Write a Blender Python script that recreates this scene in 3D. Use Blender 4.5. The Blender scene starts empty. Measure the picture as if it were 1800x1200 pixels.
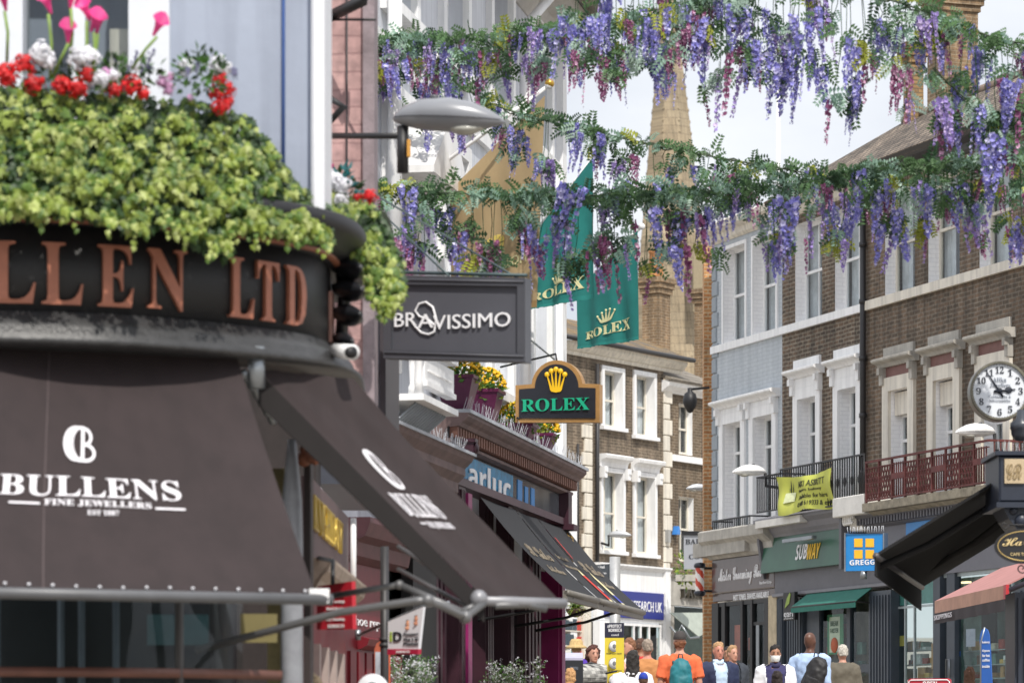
import bpy, bmesh, math, random
from mathutils import Vector, Matrix, noise
R = math.radians
SC = bpy.context.scene
COL = SC.collection
rnd = random.Random(7)

# ---------------------------------------------------------------- camera
CAMZ, FPX, HX, HY = 1.6, 6000.0, 900.0, 1300.0      # eye height, focal length in photo pixels, principal column, horizon row
cam_d = bpy.data.cameras.new("camera")
cam = bpy.data.objects.new("camera", cam_d); COL.objects.link(cam)
cam.location = (0, 0, CAMZ); cam.rotation_euler = (R(90), 0, 0)
cam_d.sensor_width = 36; cam_d.lens = 36*FPX/1800; cam_d.shift_y = (HY-600)/1800
cam_d.clip_start = 0.5; cam_d.clip_end = 3000
cam_d.dof.use_dof = True; cam_d.dof.focus_distance = 41; cam_d.dof.aperture_fstop = 4.2
SC.camera = cam
# ---------------------------------------------------------------- light
SUN_EL, SUN_AZ = R(50), math.atan2(0.26, -0.96)      # azimuth from +Y, clockwise: behind the camera, a little to the right
wd = bpy.data.worlds.new("World"); SC.world = wd; wd.use_nodes = True
nt = wd.node_tree; nt.nodes.clear()
sky = nt.nodes.new("ShaderNodeTexSky"); sky.sky_type = 'NISHITA'; sky.sun_disc = False
sky.sun_elevation = SUN_EL; sky.sun_rotation = SUN_AZ
bgs = nt.nodes.new("ShaderNodeBackground"); bgs.inputs[1].default_value = 0.09
nt.links.new(sky.outputs[0], bgs.inputs[0])
tc = nt.nodes.new("ShaderNodeTexCoord"); mp = nt.nodes.new("ShaderNodeMapping"); mp.inputs['Scale'].default_value = (2.2, 2.2, 5)
nt.links.new(tc.outputs['Generated'], mp.inputs[0])
nz = nt.nodes.new("ShaderNodeTexNoise"); nz.inputs['Scale'].default_value = 2.6; nz.inputs['Detail'].default_value = 6
nt.links.new(mp.outputs[0], nz.inputs[0])
cr = nt.nodes.new("ShaderNodeValToRGB"); cr.color_ramp.elements[0].position = .3; cr.color_ramp.elements[1].position = .72
cr.color_ramp.elements[0].color = (.56, .59, .65, 1); cr.color_ramp.elements[1].color = (.9, .905, .92, 1)
nt.links.new(nz.outputs[0], cr.inputs[0])
bgc = nt.nodes.new("ShaderNodeBackground"); bgc.inputs[1].default_value = 1.14
sz = nt.nodes.new("ShaderNodeSeparateXYZ"); nt.links.new(tc.outputs['Generated'], sz.inputs[0])
gz = nt.nodes.new("ShaderNodeMath"); gz.operation = 'MULTIPLY_ADD'; gz.inputs[1].default_value = .75; gz.inputs[2].default_value = .83; gz.use_clamp = False
nt.links.new(sz.outputs[2], gz.inputs[0])                # an overcast sky is brighter overhead than at the horizon
st = nt.nodes.new("ShaderNodeMath"); st.operation = 'MULTIPLY'; st.inputs[1].default_value = 1.12; nt.links.new(gz.outputs[0], st.inputs[0])
nt.links.new(cr.outputs[0], bgc.inputs[0]); nt.links.new(st.outputs[0], bgc.inputs[1])
mx = nt.nodes.new("ShaderNodeMixShader"); mx.inputs[0].default_value = .86
nt.links.new(bgs.outputs[0], mx.inputs[1]); nt.links.new(bgc.outputs[0], mx.inputs[2])
wo = nt.nodes.new("ShaderNodeOutputWorld"); nt.links.new(mx.outputs[0], wo.inputs[0])
sd = bpy.data.lights.new("sun", 'SUN'); sd.energy = 3.4; sd.angle = R(.5); sd.color = (1, .95, .87)
sun = bpy.data.objects.new("sun", sd); COL.objects.link(sun)
sv = Vector((math.sin(SUN_AZ)*math.cos(SUN_EL), math.cos(SUN_AZ)*math.cos(SUN_EL), math.sin(SUN_EL)))
sun.rotation_euler = sv.to_track_quat('Z', 'Y').to_euler(); sun.location = sv*50
SC.view_settings.view_transform = 'Standard'; SC.view_settings.look = 'None'
SC.view_settings.exposure = 0.3; SC.view_settings.gamma = 1
SC.cycles.max_bounces = 6; SC.cycles.transparent_max_bounces = 12

# ---------------------------------------------------------------- materials
def H(h):
    h = h.lstrip('#'); c = [int(h[i:i+2], 16)/255 for i in (0, 2, 4)]
    return tuple((x/12.92 if x <= .04045 else ((x+.055)/1.055)**2.4) for x in c)+(1,)
MATS = {}
def nodes(name):
    m = bpy.data.materials.new(name); m.use_nodes = True
    t = m.node_tree; return m, t, t.nodes['Principled BSDF']
def mat(name, col, rough=.6, metal=0, var=.12, vscale=6, bump=.0, bscale=60, spec=.5, trans=0, streak=0):
    """procedural paint / cloth / metal: base colour with two scales of noise variation, optional bump"""
    if name in MATS: return MATS[name]
    m, t, b = nodes(name)
    c = H(col) if isinstance(col, str) else tuple(col)+(1,)
    tc = t.nodes.new("ShaderNodeTexCoord")
    n = t.nodes.new("ShaderNodeTexNoise"); n.inputs['Scale'].default_value = vscale; n.inputs['Detail'].default_value = 8; n.inputs['Roughness'].default_value = .65
    t.links.new(tc.outputs['Object'], n.inputs[0])
    r = t.nodes.new("ShaderNodeValToRGB"); e = r.color_ramp.elements
    e[0].position = .32; e[1].position = .68
    e[0].color = tuple(max(0, x*(1-var)) for x in c[:3])+(1,); e[1].color = tuple(min(1, x*(1+var)) for x in c[:3])+(1,)
    t.links.new(n.outputs[0], r.inputs[0]); t.links.new(r.outputs[0], b.inputs['Base Color'])
    b.inputs['Roughness'].default_value = rough; b.inputs['Metallic'].default_value = metal
    b.inputs['Specular IOR Level'].default_value = spec
    if streak:
        mp = t.nodes.new("ShaderNodeMapping"); mp.inputs['Scale'].default_value = (3, 3, .18); t.links.new(tc.outputs['Object'], mp.inputs[0])
        n3 = t.nodes.new("ShaderNodeTexNoise"); n3.inputs['Scale'].default_value = 3.5; n3.inputs['Detail'].default_value = 8; t.links.new(mp.outputs[0], n3.inputs[0])
        r3 = t.nodes.new("ShaderNodeValToRGB"); r3.color_ramp.elements[0].position = .34; r3.color_ramp.elements[1].position = .58
        r3.color_ramp.elements[0].color = (1-streak, 1-streak, 1-streak*.95, 1); r3.color_ramp.elements[1].color = (1.03, 1.03, 1.03, 1); t.links.new(n3.outputs[0], r3.inputs[0])
        mu = t.nodes.new("ShaderNodeMix"); mu.data_type = 'RGBA'; mu.blend_type = 'MULTIPLY'; mu.inputs[0].default_value = 1
        t.links.new(r.outputs[0], mu.inputs[6]); t.links.new(r3.outputs[0], mu.inputs[7]); t.links.new(mu.outputs[2], b.inputs['Base Color'])
    if bump:
        n2 = t.nodes.new("ShaderNodeTexNoise"); n2.inputs['Scale'].default_value = bscale; n2.inputs['Detail'].default_value = 5
        t.links.new(tc.outputs['Object'], n2.inputs[0])
        bp = t.nodes.new("ShaderNodeBump"); bp.inputs['Strength'].default_value = bump; bp.inputs['Distance'].default_value = .02
        t.links.new(n2.outputs[0], bp.inputs['Height']); t.links.new(bp.outputs[0], b.inputs['Normal'])
    MATS[name] = m; return m
def leafmat(name, col, tr=.35):
    if name in MATS: return MATS[name]
    m, t, b = nodes(name); c = H(col)
    tc = t.nodes.new("ShaderNodeTexCoord"); n = t.nodes.new("ShaderNodeTexNoise"); n.inputs['Scale'].default_value = 9; n.inputs['Detail'].default_value = 3
    t.links.new(tc.outputs['Object'], n.inputs[0])
    r = t.nodes.new("ShaderNodeValToRGB"); e = r.color_ramp.elements; e[0].position = .35; e[1].position = .65
    e[0].color = tuple(x*.75 for x in c[:3])+(1,); e[1].color = tuple(min(1, x*1.25) for x in c[:3])+(1,)
    t.links.new(n.outputs[0], r.inputs[0]); t.links.new(r.outputs[0], b.inputs['Base Color']); b.inputs['Roughness'].default_value = .5
    d = t.nodes.new("ShaderNodeBsdfTranslucent"); t.links.new(r.outputs[0], d.inputs[0])
    x = t.nodes.new("ShaderNodeMixShader"); x.inputs[0].default_value = tr
    t.links.new(b.outputs[0], x.inputs[1]); t.links.new(d.outputs[0], x.inputs[2])
    t.links.new(x.outputs[0], t.nodes['Material Output'].inputs[0])
    MATS[name] = m; return m
def brick(name, c1, c2, mort, bw=.225, bh=.075, ms=.009, rough=.85, dirt=.35, dscale=.9, off=.5, bumpd=.01, bstr=.6, v3=.28):
    if name in MATS: return MATS[name]
    m, t, b = nodes(name); L = t.links.new
    tc = t.nodes.new("ShaderNodeTexCoord"); s = t.nodes.new("ShaderNodeSeparateXYZ"); L(tc.outputs['Object'], s.inputs[0])
    a = t.nodes.new("ShaderNodeMath"); a.operation = 'ADD'; L(s.outputs[0], a.inputs[0]); L(s.outputs[1], a.inputs[1])
    cb = t.nodes.new("ShaderNodeCombineXYZ"); L(a.outputs[0], cb.inputs[0]); L(s.outputs[2], cb.inputs[1])
    # slight waviness of the courses
    nw = t.nodes.new("ShaderNodeTexNoise"); nw.inputs['Scale'].default_value = 3; L(cb.outputs[0], nw.inputs[0])
    vm = t.nodes.new("ShaderNodeVectorMath"); vm.operation = 'MULTIPLY_ADD'; vm.inputs[1].default_value = (.03, .03, 0)
    L(nw.outputs['Color'], vm.inputs[0]); L(cb.outputs[0], vm.inputs[2])
    k = t.nodes.new("ShaderNodeTexBrick"); L(vm.outputs[0], k.inputs['Vector']); k.offset = off
    k.inputs['Scale'].default_value = 1; k.inputs['Brick Width'].default_value = bw; k.inputs['Row Height'].default_value = bh
    k.inputs['Mortar Size'].default_value = ms; k.inputs['Mortar Smooth'].default_value = .2; k.inputs['Bias'].default_value = 0
    k.inputs['Color1'].default_value = H(c1); k.inputs['Color2'].default_value = H(c2); k.inputs['Mortar'].default_value = H(mort)
    n = t.nodes.new("ShaderNodeTexNoise"); n.inputs['Scale'].default_value = dscale; n.inputs['Detail'].default_value = 10; n.inputs['Roughness'].default_value = .7
    L(cb.outputs[0], n.inputs[0])
    r = t.nodes.new("ShaderNodeValToRGB"); e = r.color_ramp.elements; e[0].position = .3; e[1].position = .7
    e[0].color = (1-dirt,)*3+(1,); e[1].color = (1+dirt*.5,)*3+(1,)
    L(n.outputs[0], r.inputs[0])
    mu = t.nodes.new("ShaderNodeMix"); mu.data_type = 'RGBA'; mu.blend_type = 'MULTIPLY'; mu.inputs[0].default_value = 1
    L(k.outputs['Color'], mu.inputs[6]); L(r.outputs[0], mu.inputs[7])
    n3 = t.nodes.new("ShaderNodeTexNoise"); n3.inputs['Scale'].default_value = 14; n3.inputs['Detail'].default_value = 4; L(cb.outputs[0], n3.inputs[0])
    r3 = t.nodes.new("ShaderNodeValToRGB"); r3.color_ramp.elements[0].position = .3; r3.color_ramp.elements[1].position = .7
    r3.color_ramp.elements[0].color = (1-v3,)*3+(1,); r3.color_ramp.elements[1].color = (1+v3*.7, 1+v3*.64, 1+v3*.53, 1); L(n3.outputs[0], r3.inputs[0])
    mu2 = t.nodes.new("ShaderNodeMix"); mu2.data_type = 'RGBA'; mu2.blend_type = 'MULTIPLY'; mu2.inputs[0].default_value = 1
    L(mu.outputs[2], mu2.inputs[6]); L(r3.outputs[0], mu2.inputs[7])
    ms_ = t.nodes.new("ShaderNodeMapping"); ms_.inputs['Scale'].default_value = (3.2, .22, 1); L(cb.outputs[0], ms_.inputs[0])
    n4 = t.nodes.new("ShaderNodeTexNoise"); n4.inputs['Scale'].default_value = 1.6; n4.inputs['Detail'].default_value = 7; L(ms_.outputs[0], n4.inputs[0])
    r4 = t.nodes.new("ShaderNodeValToRGB"); r4.color_ramp.elements[0].position = .36; r4.color_ramp.elements[1].position = .6
    r4.color_ramp.elements[0].color = (1-dirt*.75,)*3+(1,); r4.color_ramp.elements[1].color = (1.06, 1.05, 1.04, 1); L(n4.outputs[0], r4.inputs[0])
    mu3 = t.nodes.new("ShaderNodeMix"); mu3.data_type = 'RGBA'; mu3.blend_type = 'MULTIPLY'; mu3.inputs[0].default_value = 1
    L(mu2.outputs[2], mu3.inputs[6]); L(r4.outputs[0], mu3.inputs[7])
    L(mu3.outputs[2], b.inputs['Base Color']); b.inputs['Roughness'].default_value = rough
    bp = t.nodes.new("ShaderNodeBump"); bp.inputs['Strength'].default_value = bstr; bp.inputs['Distance'].default_value = bumpd; bp.invert = True
    L(k.outputs['Fac'], bp.inputs['Height']); L(bp.outputs[0], b.inputs['Normal'])
    MATS[name] = m; return m
def glassmat(name, tint=(.75, .82, .84), refl=.12, rough=.03, ior=1.45):
    if name in MATS: return MATS[name]
    m, t, b = nodes(name); L = t.links.new
    g = t.nodes.new("ShaderNodeBsdfGlossy"); g.inputs['Roughness'].default_value = rough; g.inputs[0].default_value = (.9, .93, .95, 1)
    tr = t.nodes.new("ShaderNodeBsdfTransparent"); tr.inputs[0].default_value = tint+(1,)
    f = t.nodes.new("ShaderNodeFresnel"); f.inputs[0].default_value = ior
    ad = t.nodes.new("ShaderNodeMath"); ad.operation = 'ADD'; ad.use_clamp = True; ad.inputs[1].default_value = refl; L(f.outputs[0], ad.inputs[0])
    tc = t.nodes.new("ShaderNodeTexCoord"); n = t.nodes.new("ShaderNodeTexNoise"); n.inputs['Scale'].default_value = 1.7; L(tc.outputs['Object'], n.inputs[0])
    bp = t.nodes.new("ShaderNodeBump"); bp.inputs['Strength'].default_value = .5; bp.inputs['Distance'].default_value = .03
    L(n.outputs[0], bp.inputs['Height']); L(bp.outputs[0], g.inputs['Normal'])
    ge = t.nodes.new("ShaderNodeNewGeometry"); iv = t.nodes.new("ShaderNodeMath"); iv.operation = 'SUBTRACT'; iv.inputs[0].default_value = 1; L(ge.outputs['Backfacing'], iv.inputs[1])
    fm = t.nodes.new("ShaderNodeMath"); fm.operation = 'MULTIPLY'; L(ad.outputs[0], fm.inputs[0]); L(iv.outputs[0], fm.inputs[1])   # the pane's inner face adds no second mirror
    x = t.nodes.new("ShaderNodeMixShader"); L(fm.outputs[0], x.inputs[0]); L(tr.outputs[0], x.inputs[1]); L(g.outputs[0], x.inputs[2])
    L(x.outputs[0], t.nodes['Material Output'].inputs[0]); MATS[name] = m; return m
def emat(name, col, s=1):
    if name in MATS: return MATS[name]
    m, t, b = nodes(name); b.inputs['Base Color'].default_value = H(col); b.inputs['Emission Color'].default_value = H(col); b.inputs['Emission Strength'].default_value = s
    MATS[name] = m; return m

# ---------------------------------------------------------------- objects
def W(px, py, Y):
    return Vector(((px-HX)/FPX*Y, Y, CAMZ+(HY-py)/FPX*Y))
def G(Y):                                            # the street climbs away from the camera
    return .035*(Y-10.5)
def E(name, label, cat, loc=(0, 0, 0), rz=0, group=None):
    o = bpy.data.objects.new(name, None); COL.objects.link(o); o.empty_display_size = .2
    o.location = loc; o.rotation_euler = (0, 0, rz); o['label'] = label; o['category'] = cat; o['kind'] = 'thing'
    if group: o['group'] = group
    return o
def tag(o, label, cat, group=None, kind=None):
    if label: o['label'] = label; o['category'] = cat
    if group: o['group'] = group
    if kind: o['kind'] = kind
    return o
def mworld(p):
    M = Matrix.Identity(4)
    while p is not None:
        M = (Matrix.Translation(p.location) @ p.rotation_euler.to_matrix().to_4x4() @ Matrix.Diagonal(p.scale).to_4x4()) @ M; p = p.parent
    return M
def copy_tree(o, parent=None):
    c = o.copy(); COL.objects.link(c)
    if parent: c.parent = parent
    for ch in [x for x in bpy.data.objects if x.parent == o]: copy_tree(ch, c)
    return c
KEEP = {"lettering", "foliage", "ivy", "bird_spikes", "railing", "balcony_railing", "hanging_stem", "quoins", "dentil_band", "minute_marks", "lavender", "flower_leaves", "blossom", "crockets", "monogram", "spots", "pencil_print", "gilded_capital", "carved_capital", "ridge_tiles", "wall", "spire_stone", "emblem", "crown_emblem", "tie", "strap", "fronds", "dark_ivy_core"}
def pieces(vs, fs):
    """which far-apart piece each face belongs to"""
    par = list(range(len(vs)))
    def find(i):
        while par[i] != i: par[i] = par[par[i]]; i = par[i]
        return i
    for f in fs:
        a = find(f[0])
        for k in f[1:]: par[find(k)] = a
    isl = {}
    for f in fs:
        for k in f:
            p = vs[k]; r = isl.setdefault(find(k), [p.x, p.y, p.z, p.x, p.y, p.z])
            r[0] = min(r[0], p.x); r[1] = min(r[1], p.y); r[2] = min(r[2], p.z); r[3] = max(r[3], p.x); r[4] = max(r[4], p.y); r[5] = max(r[5], p.z)
    if len(isl) > 400 or len(isl) < 2: return None
    ks = list(isl); g = list(range(len(ks))); bx = [isl[k] for k in ks]; sz = [max(b[3]-b[0], b[4]-b[1], b[5]-b[2]) for b in bx]
    def fg(i):
        while g[i] != i: i = g[i]
        return i
    for i in range(len(ks)):
        for j in range(i):
            d = math.sqrt(sum(max(0, bx[i][a]-bx[j][a+3], bx[j][a]-bx[i][a+3])**2 for a in range(3)))
            if d <= max(.02, .5*max(sz[i], sz[j])): g[fg(i)] = fg(j)
    no = {}
    idx = {k: no.setdefault(fg(i), len(no)) for i, k in enumerate(ks)}
    return [idx[find(f[0])] for f in fs]
class MB:
    def __init__(s): s.v = []; s.f = []; s.m = []; s.s = []; s.mi = 0; s.sm = False
    def add(s, vs, fs):
        k = len(s.v); s.v += [Vector(v) for v in vs]
        for f in fs: s.f.append([k+i for i in f]); s.m.append(s.mi); s.s.append(s.sm)
        return s
    def quad(s, a, b, c, d): return s.add([a, b, c, d], [(0, 1, 2, 3)])
    def hexa(s, p):                                   # 8 points: bottom ring 0-3, top ring 4-7
        return s.add(p, [(3, 2, 1, 0), (4, 5, 6, 7), (0, 1, 5, 4), (1, 2, 6, 5), (2, 3, 7, 6), (3, 0, 4, 7)])
    def box(s, x0, x1, y0, y1, z0, z1):
        return s.hexa([(x0, y0, z0), (x1, y0, z0), (x1, y1, z0), (x0, y1, z0), (x0, y0, z1), (x1, y0, z1), (x1, y1, z1), (x0, y1, z1)])
    def bbox(s, x0, x1, y0, y1, z0, z1, b=.01):       # box with chamfered front edges
        s.add([(x0, y0+b, z0), (x1, y0+b, z0), (x1, y0+b, z1), (x0, y0+b, z1), (x0+b, y0, z0+b), (x1-b, y0, z0+b), (x1-b, y0, z1-b), (x0+b, y0, z1-b),
               (x0, y1, z0), (x1, y1, z0), (x1, y1, z1), (x0, y1, z1)],
              [(4, 5, 6, 7), (0, 1, 5, 4), (1, 2, 6, 5), (2, 3, 7, 6), (3, 0, 4, 7), (0, 8, 9, 1), (1, 9, 10, 2), (2, 10, 11, 3), (3, 11, 8, 0), (11, 10, 9, 8)])
        return s
    def slab(s, quad, th):                            # a quad given thickness along its normal (away from the viewer side)
        q = [Vector(v) for v in quad]; n = (q[1]-q[0]).cross(q[3]-q[0]).normalized()*th
        return s.hexa([q[0], q[1], q[2], q[3]]+[v+n for v in q])
    def prism(s, poly, y0, y1, ax='xz'):
        n = len(poly)
        mk = (lambda p, y: (p[0], y, p[1])) if ax == 'xz' else (lambda p, y: (y, p[0], p[1])) if ax == 'yz' else (lambda p, y: (p[0], p[1], y))
        return s.add([mk(p, y0) for p in poly]+[mk(p, y1) for p in poly],
                     [tuple(range(n)), tuple(range(2*n-1, n-1, -1))]+[(i, i+n, (i+1) % n+n, (i+1) % n) for i in range(n)])
    def tube(s, pts, r, n=8, cap=True):
        pts = [Vector(p) for p in pts]; rs = r if isinstance(r, (list, tuple)) else [r]*len(pts)
        vs = []; up = None
        for i, p in enumerate(pts):
            t = (pts[min(i+1, len(pts)-1)]-pts[max(i-1, 0)])
            t = t.normalized() if t.length > 1e-9 else Vector((0, 0, 1))
            if up is None: up = t.orthogonal().normalized()
            up = (up-t*up.dot(t)); up = up.normalized() if up.length > 1e-6 else t.orthogonal().normalized()
            w = t.cross(up)
            for k in range(n):
                a = 2*math.pi*k/n; vs.append(p+(up*math.cos(a)+w*math.sin(a))*rs[i])
        fs = [(i*n+k, i*n+(k+1) % n, (i+1)*n+(k+1) % n, (i+1)*n+k) for i in range(len(pts)-1) for k in range(n)]
        if cap: fs += [tuple(range(n-1, -1, -1)), tuple((len(pts)-1)*n+k for k in range(n))]
        o = s.sm; s.sm = True; s.add(vs, fs); s.sm = o; return s
    def rings(s, rg, n=16, cap=True, smooth=True):    # rg: list of (centre, ux, uy) ellipse rings
        vs = []
        for c, a, b in rg:
            c, a, b = Vector(c), Vector(a), Vector(b)
            vs += [c+a*math.cos(2*math.pi*k/n)+b*math.sin(2*math.pi*k/n) for k in range(n)]
        L = len(rg); fs = [(i*n+k, i*n+(k+1) % n, (i+1)*n+(k+1) % n, (i+1)*n+k) for i in range(L-1) for k in range(n)]
        if cap: fs += [tuple(range(n-1, -1, -1)), tuple((L-1)*n+k for k in range(n))]
        o = s.sm; s.sm = smooth; s.add(vs, fs); s.sm = o; return s
    def lathe(s, prof, c=(0, 0, 0), n=20, sx=1, sy=1): # prof: (r, z)
        c = Vector(c); return s.rings([(c+Vector((0, 0, z)), (max(r, 1e-4)*sx, 0, 0), (0, max(r, 1e-4)*sy, 0)) for r, z in prof], n)
    def ball(s, c, rx, ry=None, rz=None, n=12, m=8):
        ry = rx if ry is None else ry; rz = rx if rz is None else rz; c = Vector(c)
        return s.rings([(c+Vector((0, 0, -rz*math.cos(math.pi*i/m))), (max(rx*math.sin(math.pi*i/m), 1e-4), 0, 0), (0, max(ry*math.sin(math.pi*i/m), 1e-4), 0)) for i in range(m+1)], n)
    def build(s, name, mt, parent=None, world=False, label=None):
        vs = s.v
        if world and parent is not None:
            Mi = mworld(parent).inverted(); vs = [Mi @ v for v in vs]
        if parent is not None and name not in KEEP and 1 < len(s.f) < 6000:
            gr = pieces(vs, s.f)
            if gr and 1 < max(gr)+1 <= 100:
                for q in range(max(gr)+1):
                    b = MB(); ids = [i for i in range(len(s.f)) if gr[i] == q]; mp_ = {}
                    for i in ids:
                        f = []
                        for k in s.f[i]:
                            if k not in mp_: mp_[k] = len(b.v); b.v.append(vs[k])
                            f.append(mp_[k])
                        b.f.append(f); b.m.append(s.m[i]); b.s.append(s.s[i])
                    o = b.mesh(name, mt, parent, label)
                return o
        s.v = vs; return s.mesh(name, mt, parent, label)
    def mesh(s, name, mt, parent, label=None):
        vs = s.v
        me = bpy.data.meshes.new(name); me.from_pydata([tuple(v) for v in vs], [], s.f)
        for x in (mt if isinstance(mt, (list, tuple)) else [mt]): me.materials.append(x)
        me.polygons.foreach_set('material_index', s.m); me.polygons.foreach_set('use_smooth', s.s)
        me.validate(); me.update()
        o = bpy.data.objects.new(name, me); COL.objects.link(o)
        if parent is not None: o.parent = parent
        if label: o['label'] = label
        return o
def recalc(o):
    bm = bmesh.new(); bm.from_mesh(o.data); bmesh.ops.recalc_face_normals(bm, faces=bm.faces); bm.to_mesh(o.data); bm.free(); return o

class Fac:
    """a vertical plane standing in the place; local x runs along it (left to right as seen), local y goes into it"""
    def __init__(s, pa, Ya, pb, Yb):
        s.A = Vector(((pa-HX)/FPX*Ya, Ya)); B = Vector(((pb-HX)/FPX*Yb, Yb)); s.L = (B-s.A).length
        s.d = (B-s.A).normalized(); s.i = Vector((-s.d.y, s.d.x)); s.rz = math.atan2(s.d.y, s.d.x)
    def l(s, px, py, out=0):
        a = (px-HX)/FPX; t = (s.A.dot(s.i)-out)/(Vector((a, 1)).dot(s.i))
        p = Vector((a*t, t)); return (p-s.A).dot(s.d), CAMZ+(HY-py)/FPX*t
    def x(s, px, out=0): return s.l(px, 0, out)[0]
    def z(s, px, py, out=0): return s.l(px, py, out)[1]
    def w(s, x, y, z): p = s.A+s.d*x+s.i*y; return Vector((p.x, p.y, z))
    def E(s, name, label, cat, group=None): return E(name, label, cat, (s.A.x, s.A.y, 0), s.rz, group)

GLY = {}
TMP = bpy.data.scenes.new('workbench')
def baked(o):
    """evaluate one loose object on its own (kept out of the real scene)"""
    TMP.collection.objects.link(o); vl = TMP.view_layers[0]; vl.update(); me = bpy.data.meshes.new_from_object(o.evaluated_get(vl.depsgraph)); TMP.collection.objects.unlink(o); return me
def glyph(txt, extr=0):
    k = (txt, extr)
    if k not in GLY:
        c = bpy.data.curves.new("t", 'FONT'); c.body = txt; c.extrude = extr; c.resolution_u = 3
        o = bpy.data.objects.new("t", c); me = baked(o)
        vs = [v.co.copy() for v in me.vertices]; fs = [list(p.vertices) for p in me.polygons]
        bpy.data.objects.remove(o); bpy.data.curves.remove(c); bpy.data.meshes.remove(me)
        x0 = min(v.x for v in vs); x1 = max(v.x for v in vs); y0 = min(v.y for v in vs); y1 = max(v.y for v in vs)
        GLY[k] = ([((v.x-x0)/(x1-x0), (v.y-y0)/(y1-y0), v.z) for v in vs], fs)
    return GLY[k]
SERIF = lambda t: ''.join(chr(0x1D400+ord(c)-65) if 'A' <= c <= 'Z' else chr(0x1D41A+ord(c)-97) if 'a' <= c <= 'z' else chr(0x1D7CE+ord(c)-48) if '0' <= c <= '9' else c for c in t)
SCRIPT = lambda t: ''.join(chr(0x1D4D0+ord(c)-65) if 'A' <= c <= 'Z' else chr(0x1D4EA+ord(c)-97) if 'a' <= c <= 'z' else c for c in t)
BOLD = lambda t: ''.join(chr(0x1D5D4+ord(c)-65) if 'A' <= c <= 'Z' else chr(0x1D5EE+ord(c)-97) if 'a' <= c <= 'z' else chr(0x1D7EC+ord(c)-48) if '0' <= c <= '9' else c for c in t)
def text(parent, txt, mt, x0, x1, z0, z1, y=-.004, th=.003, name="lettering", skew=0):
    """letters on the local x-z plane at depth y, standing th proud"""
    vs, fs = glyph(txt, .5); b = MB()
    b.add([(x0+(x1-x0)*u+skew*v*(z1-z0), y-(w+.5)*th, z0+(z1-z0)*v) for u, v, w in vs], fs)
    return b.build(name, mt, parent)
def text_on(parent, txt, mt, fn, u0, u1, v0, v1, name="lettering", off=.004, label=None):
    """letters laid on a surface fn(u, v, lift) given in world space"""
    vs, fs = glyph(txt, .5); b = MB()
    b.add([fn(u0+(u1-u0)*u, v0+(v1-v0)*v, off*(w+1)) for u, v, w in vs], fs)
    return b.build(name, mt, parent, world=True, label=label)
def quadfn(TL, TR, BR, BL):
    TL, TR, BR, BL = map(Vector, (TL, TR, BR, BL)); n = (BR-BL).cross(TL-BL).normalized()
    return lambda u, v, o=0: (BL*(1-u)+BR*u)*(1-v)+(TL*(1-u)+TR*u)*v+n*o

# ---------------------------------------------------------------- common building kit
def wall(b, x0, x1, z0, z1, ops, y=0, dep=.22, back=4.0, rmi=None):
    """front with openings (x0,x1,z0,z1) cut through it, reveals, ends and top"""
    xs = sorted({x0, x1, *[o[0] for o in ops], *[o[1] for o in ops]}); zs = sorted({z0, z1, *[o[2] for o in ops], *[o[3] for o in ops]})
    xs = [x for x in xs if x0 <= x <= x1]; zs = [z for z in zs if z0 <= z <= z1]
    for i in range(len(xs)-1):
        for j in range(len(zs)-1):
            cx, cz = (xs[i]+xs[i+1])/2, (zs[j]+zs[j+1])/2
            if any(o[0] < cx < o[1] and o[2] < cz < o[3] for o in ops): continue
            b.quad((xs[i], y, zs[j]), (xs[i+1], y, zs[j]), (xs[i+1], y, zs[j+1]), (xs[i], y, zs[j+1]))
    m = b.mi
    if rmi is not None: b.mi = rmi
    for a, c, e, f in ops:
        b.quad((a, y, e), (a, y, f), (a, y+dep, f), (a, y+dep, e)); b.quad((c, y, f), (c, y, e), (c, y+dep, e), (c, y+dep, f))
        b.quad((a, y, f), (c, y, f), (c, y+dep, f), (a, y+dep, f)); b.quad((c, y, e), (a, y, e), (a, y+dep, e), (c, y+dep, e))
    b.mi = m
    b.quad((x0, y, z1), (x0, y, z0), (x0, y+back, z0), (x0, y+back, z1)); b.quad((x1, y, z0), (x1, y, z1), (x1, y+back, z1), (x1, y+back, z0))
    b.quad((x0, y, z1), (x1, y, z1), (x1, y+back, z1), (x0, y+back, z1)); b.quad((x1, y+back, z0), (x0, y+back, z0), (x0, y+back, z1), (x1, y+back, z1))
    return b
GLASS = glassmat("window_glass", (.86, .88, .88), .03); SHOPGLASS = glassmat("shop_glass", (.82, .88, .88), .0, ior=1.3)
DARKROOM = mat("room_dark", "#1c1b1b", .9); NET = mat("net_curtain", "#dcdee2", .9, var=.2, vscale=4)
WHITE = mat("white_paint", "#e8e8e8", .45, var=.05, vscale=3, bump=.05, bscale=20, streak=.1); CREAM = mat("cream_paint", "#d9d2c4", .5, var=.08, vscale=3, bump=.05, streak=.22)
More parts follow.
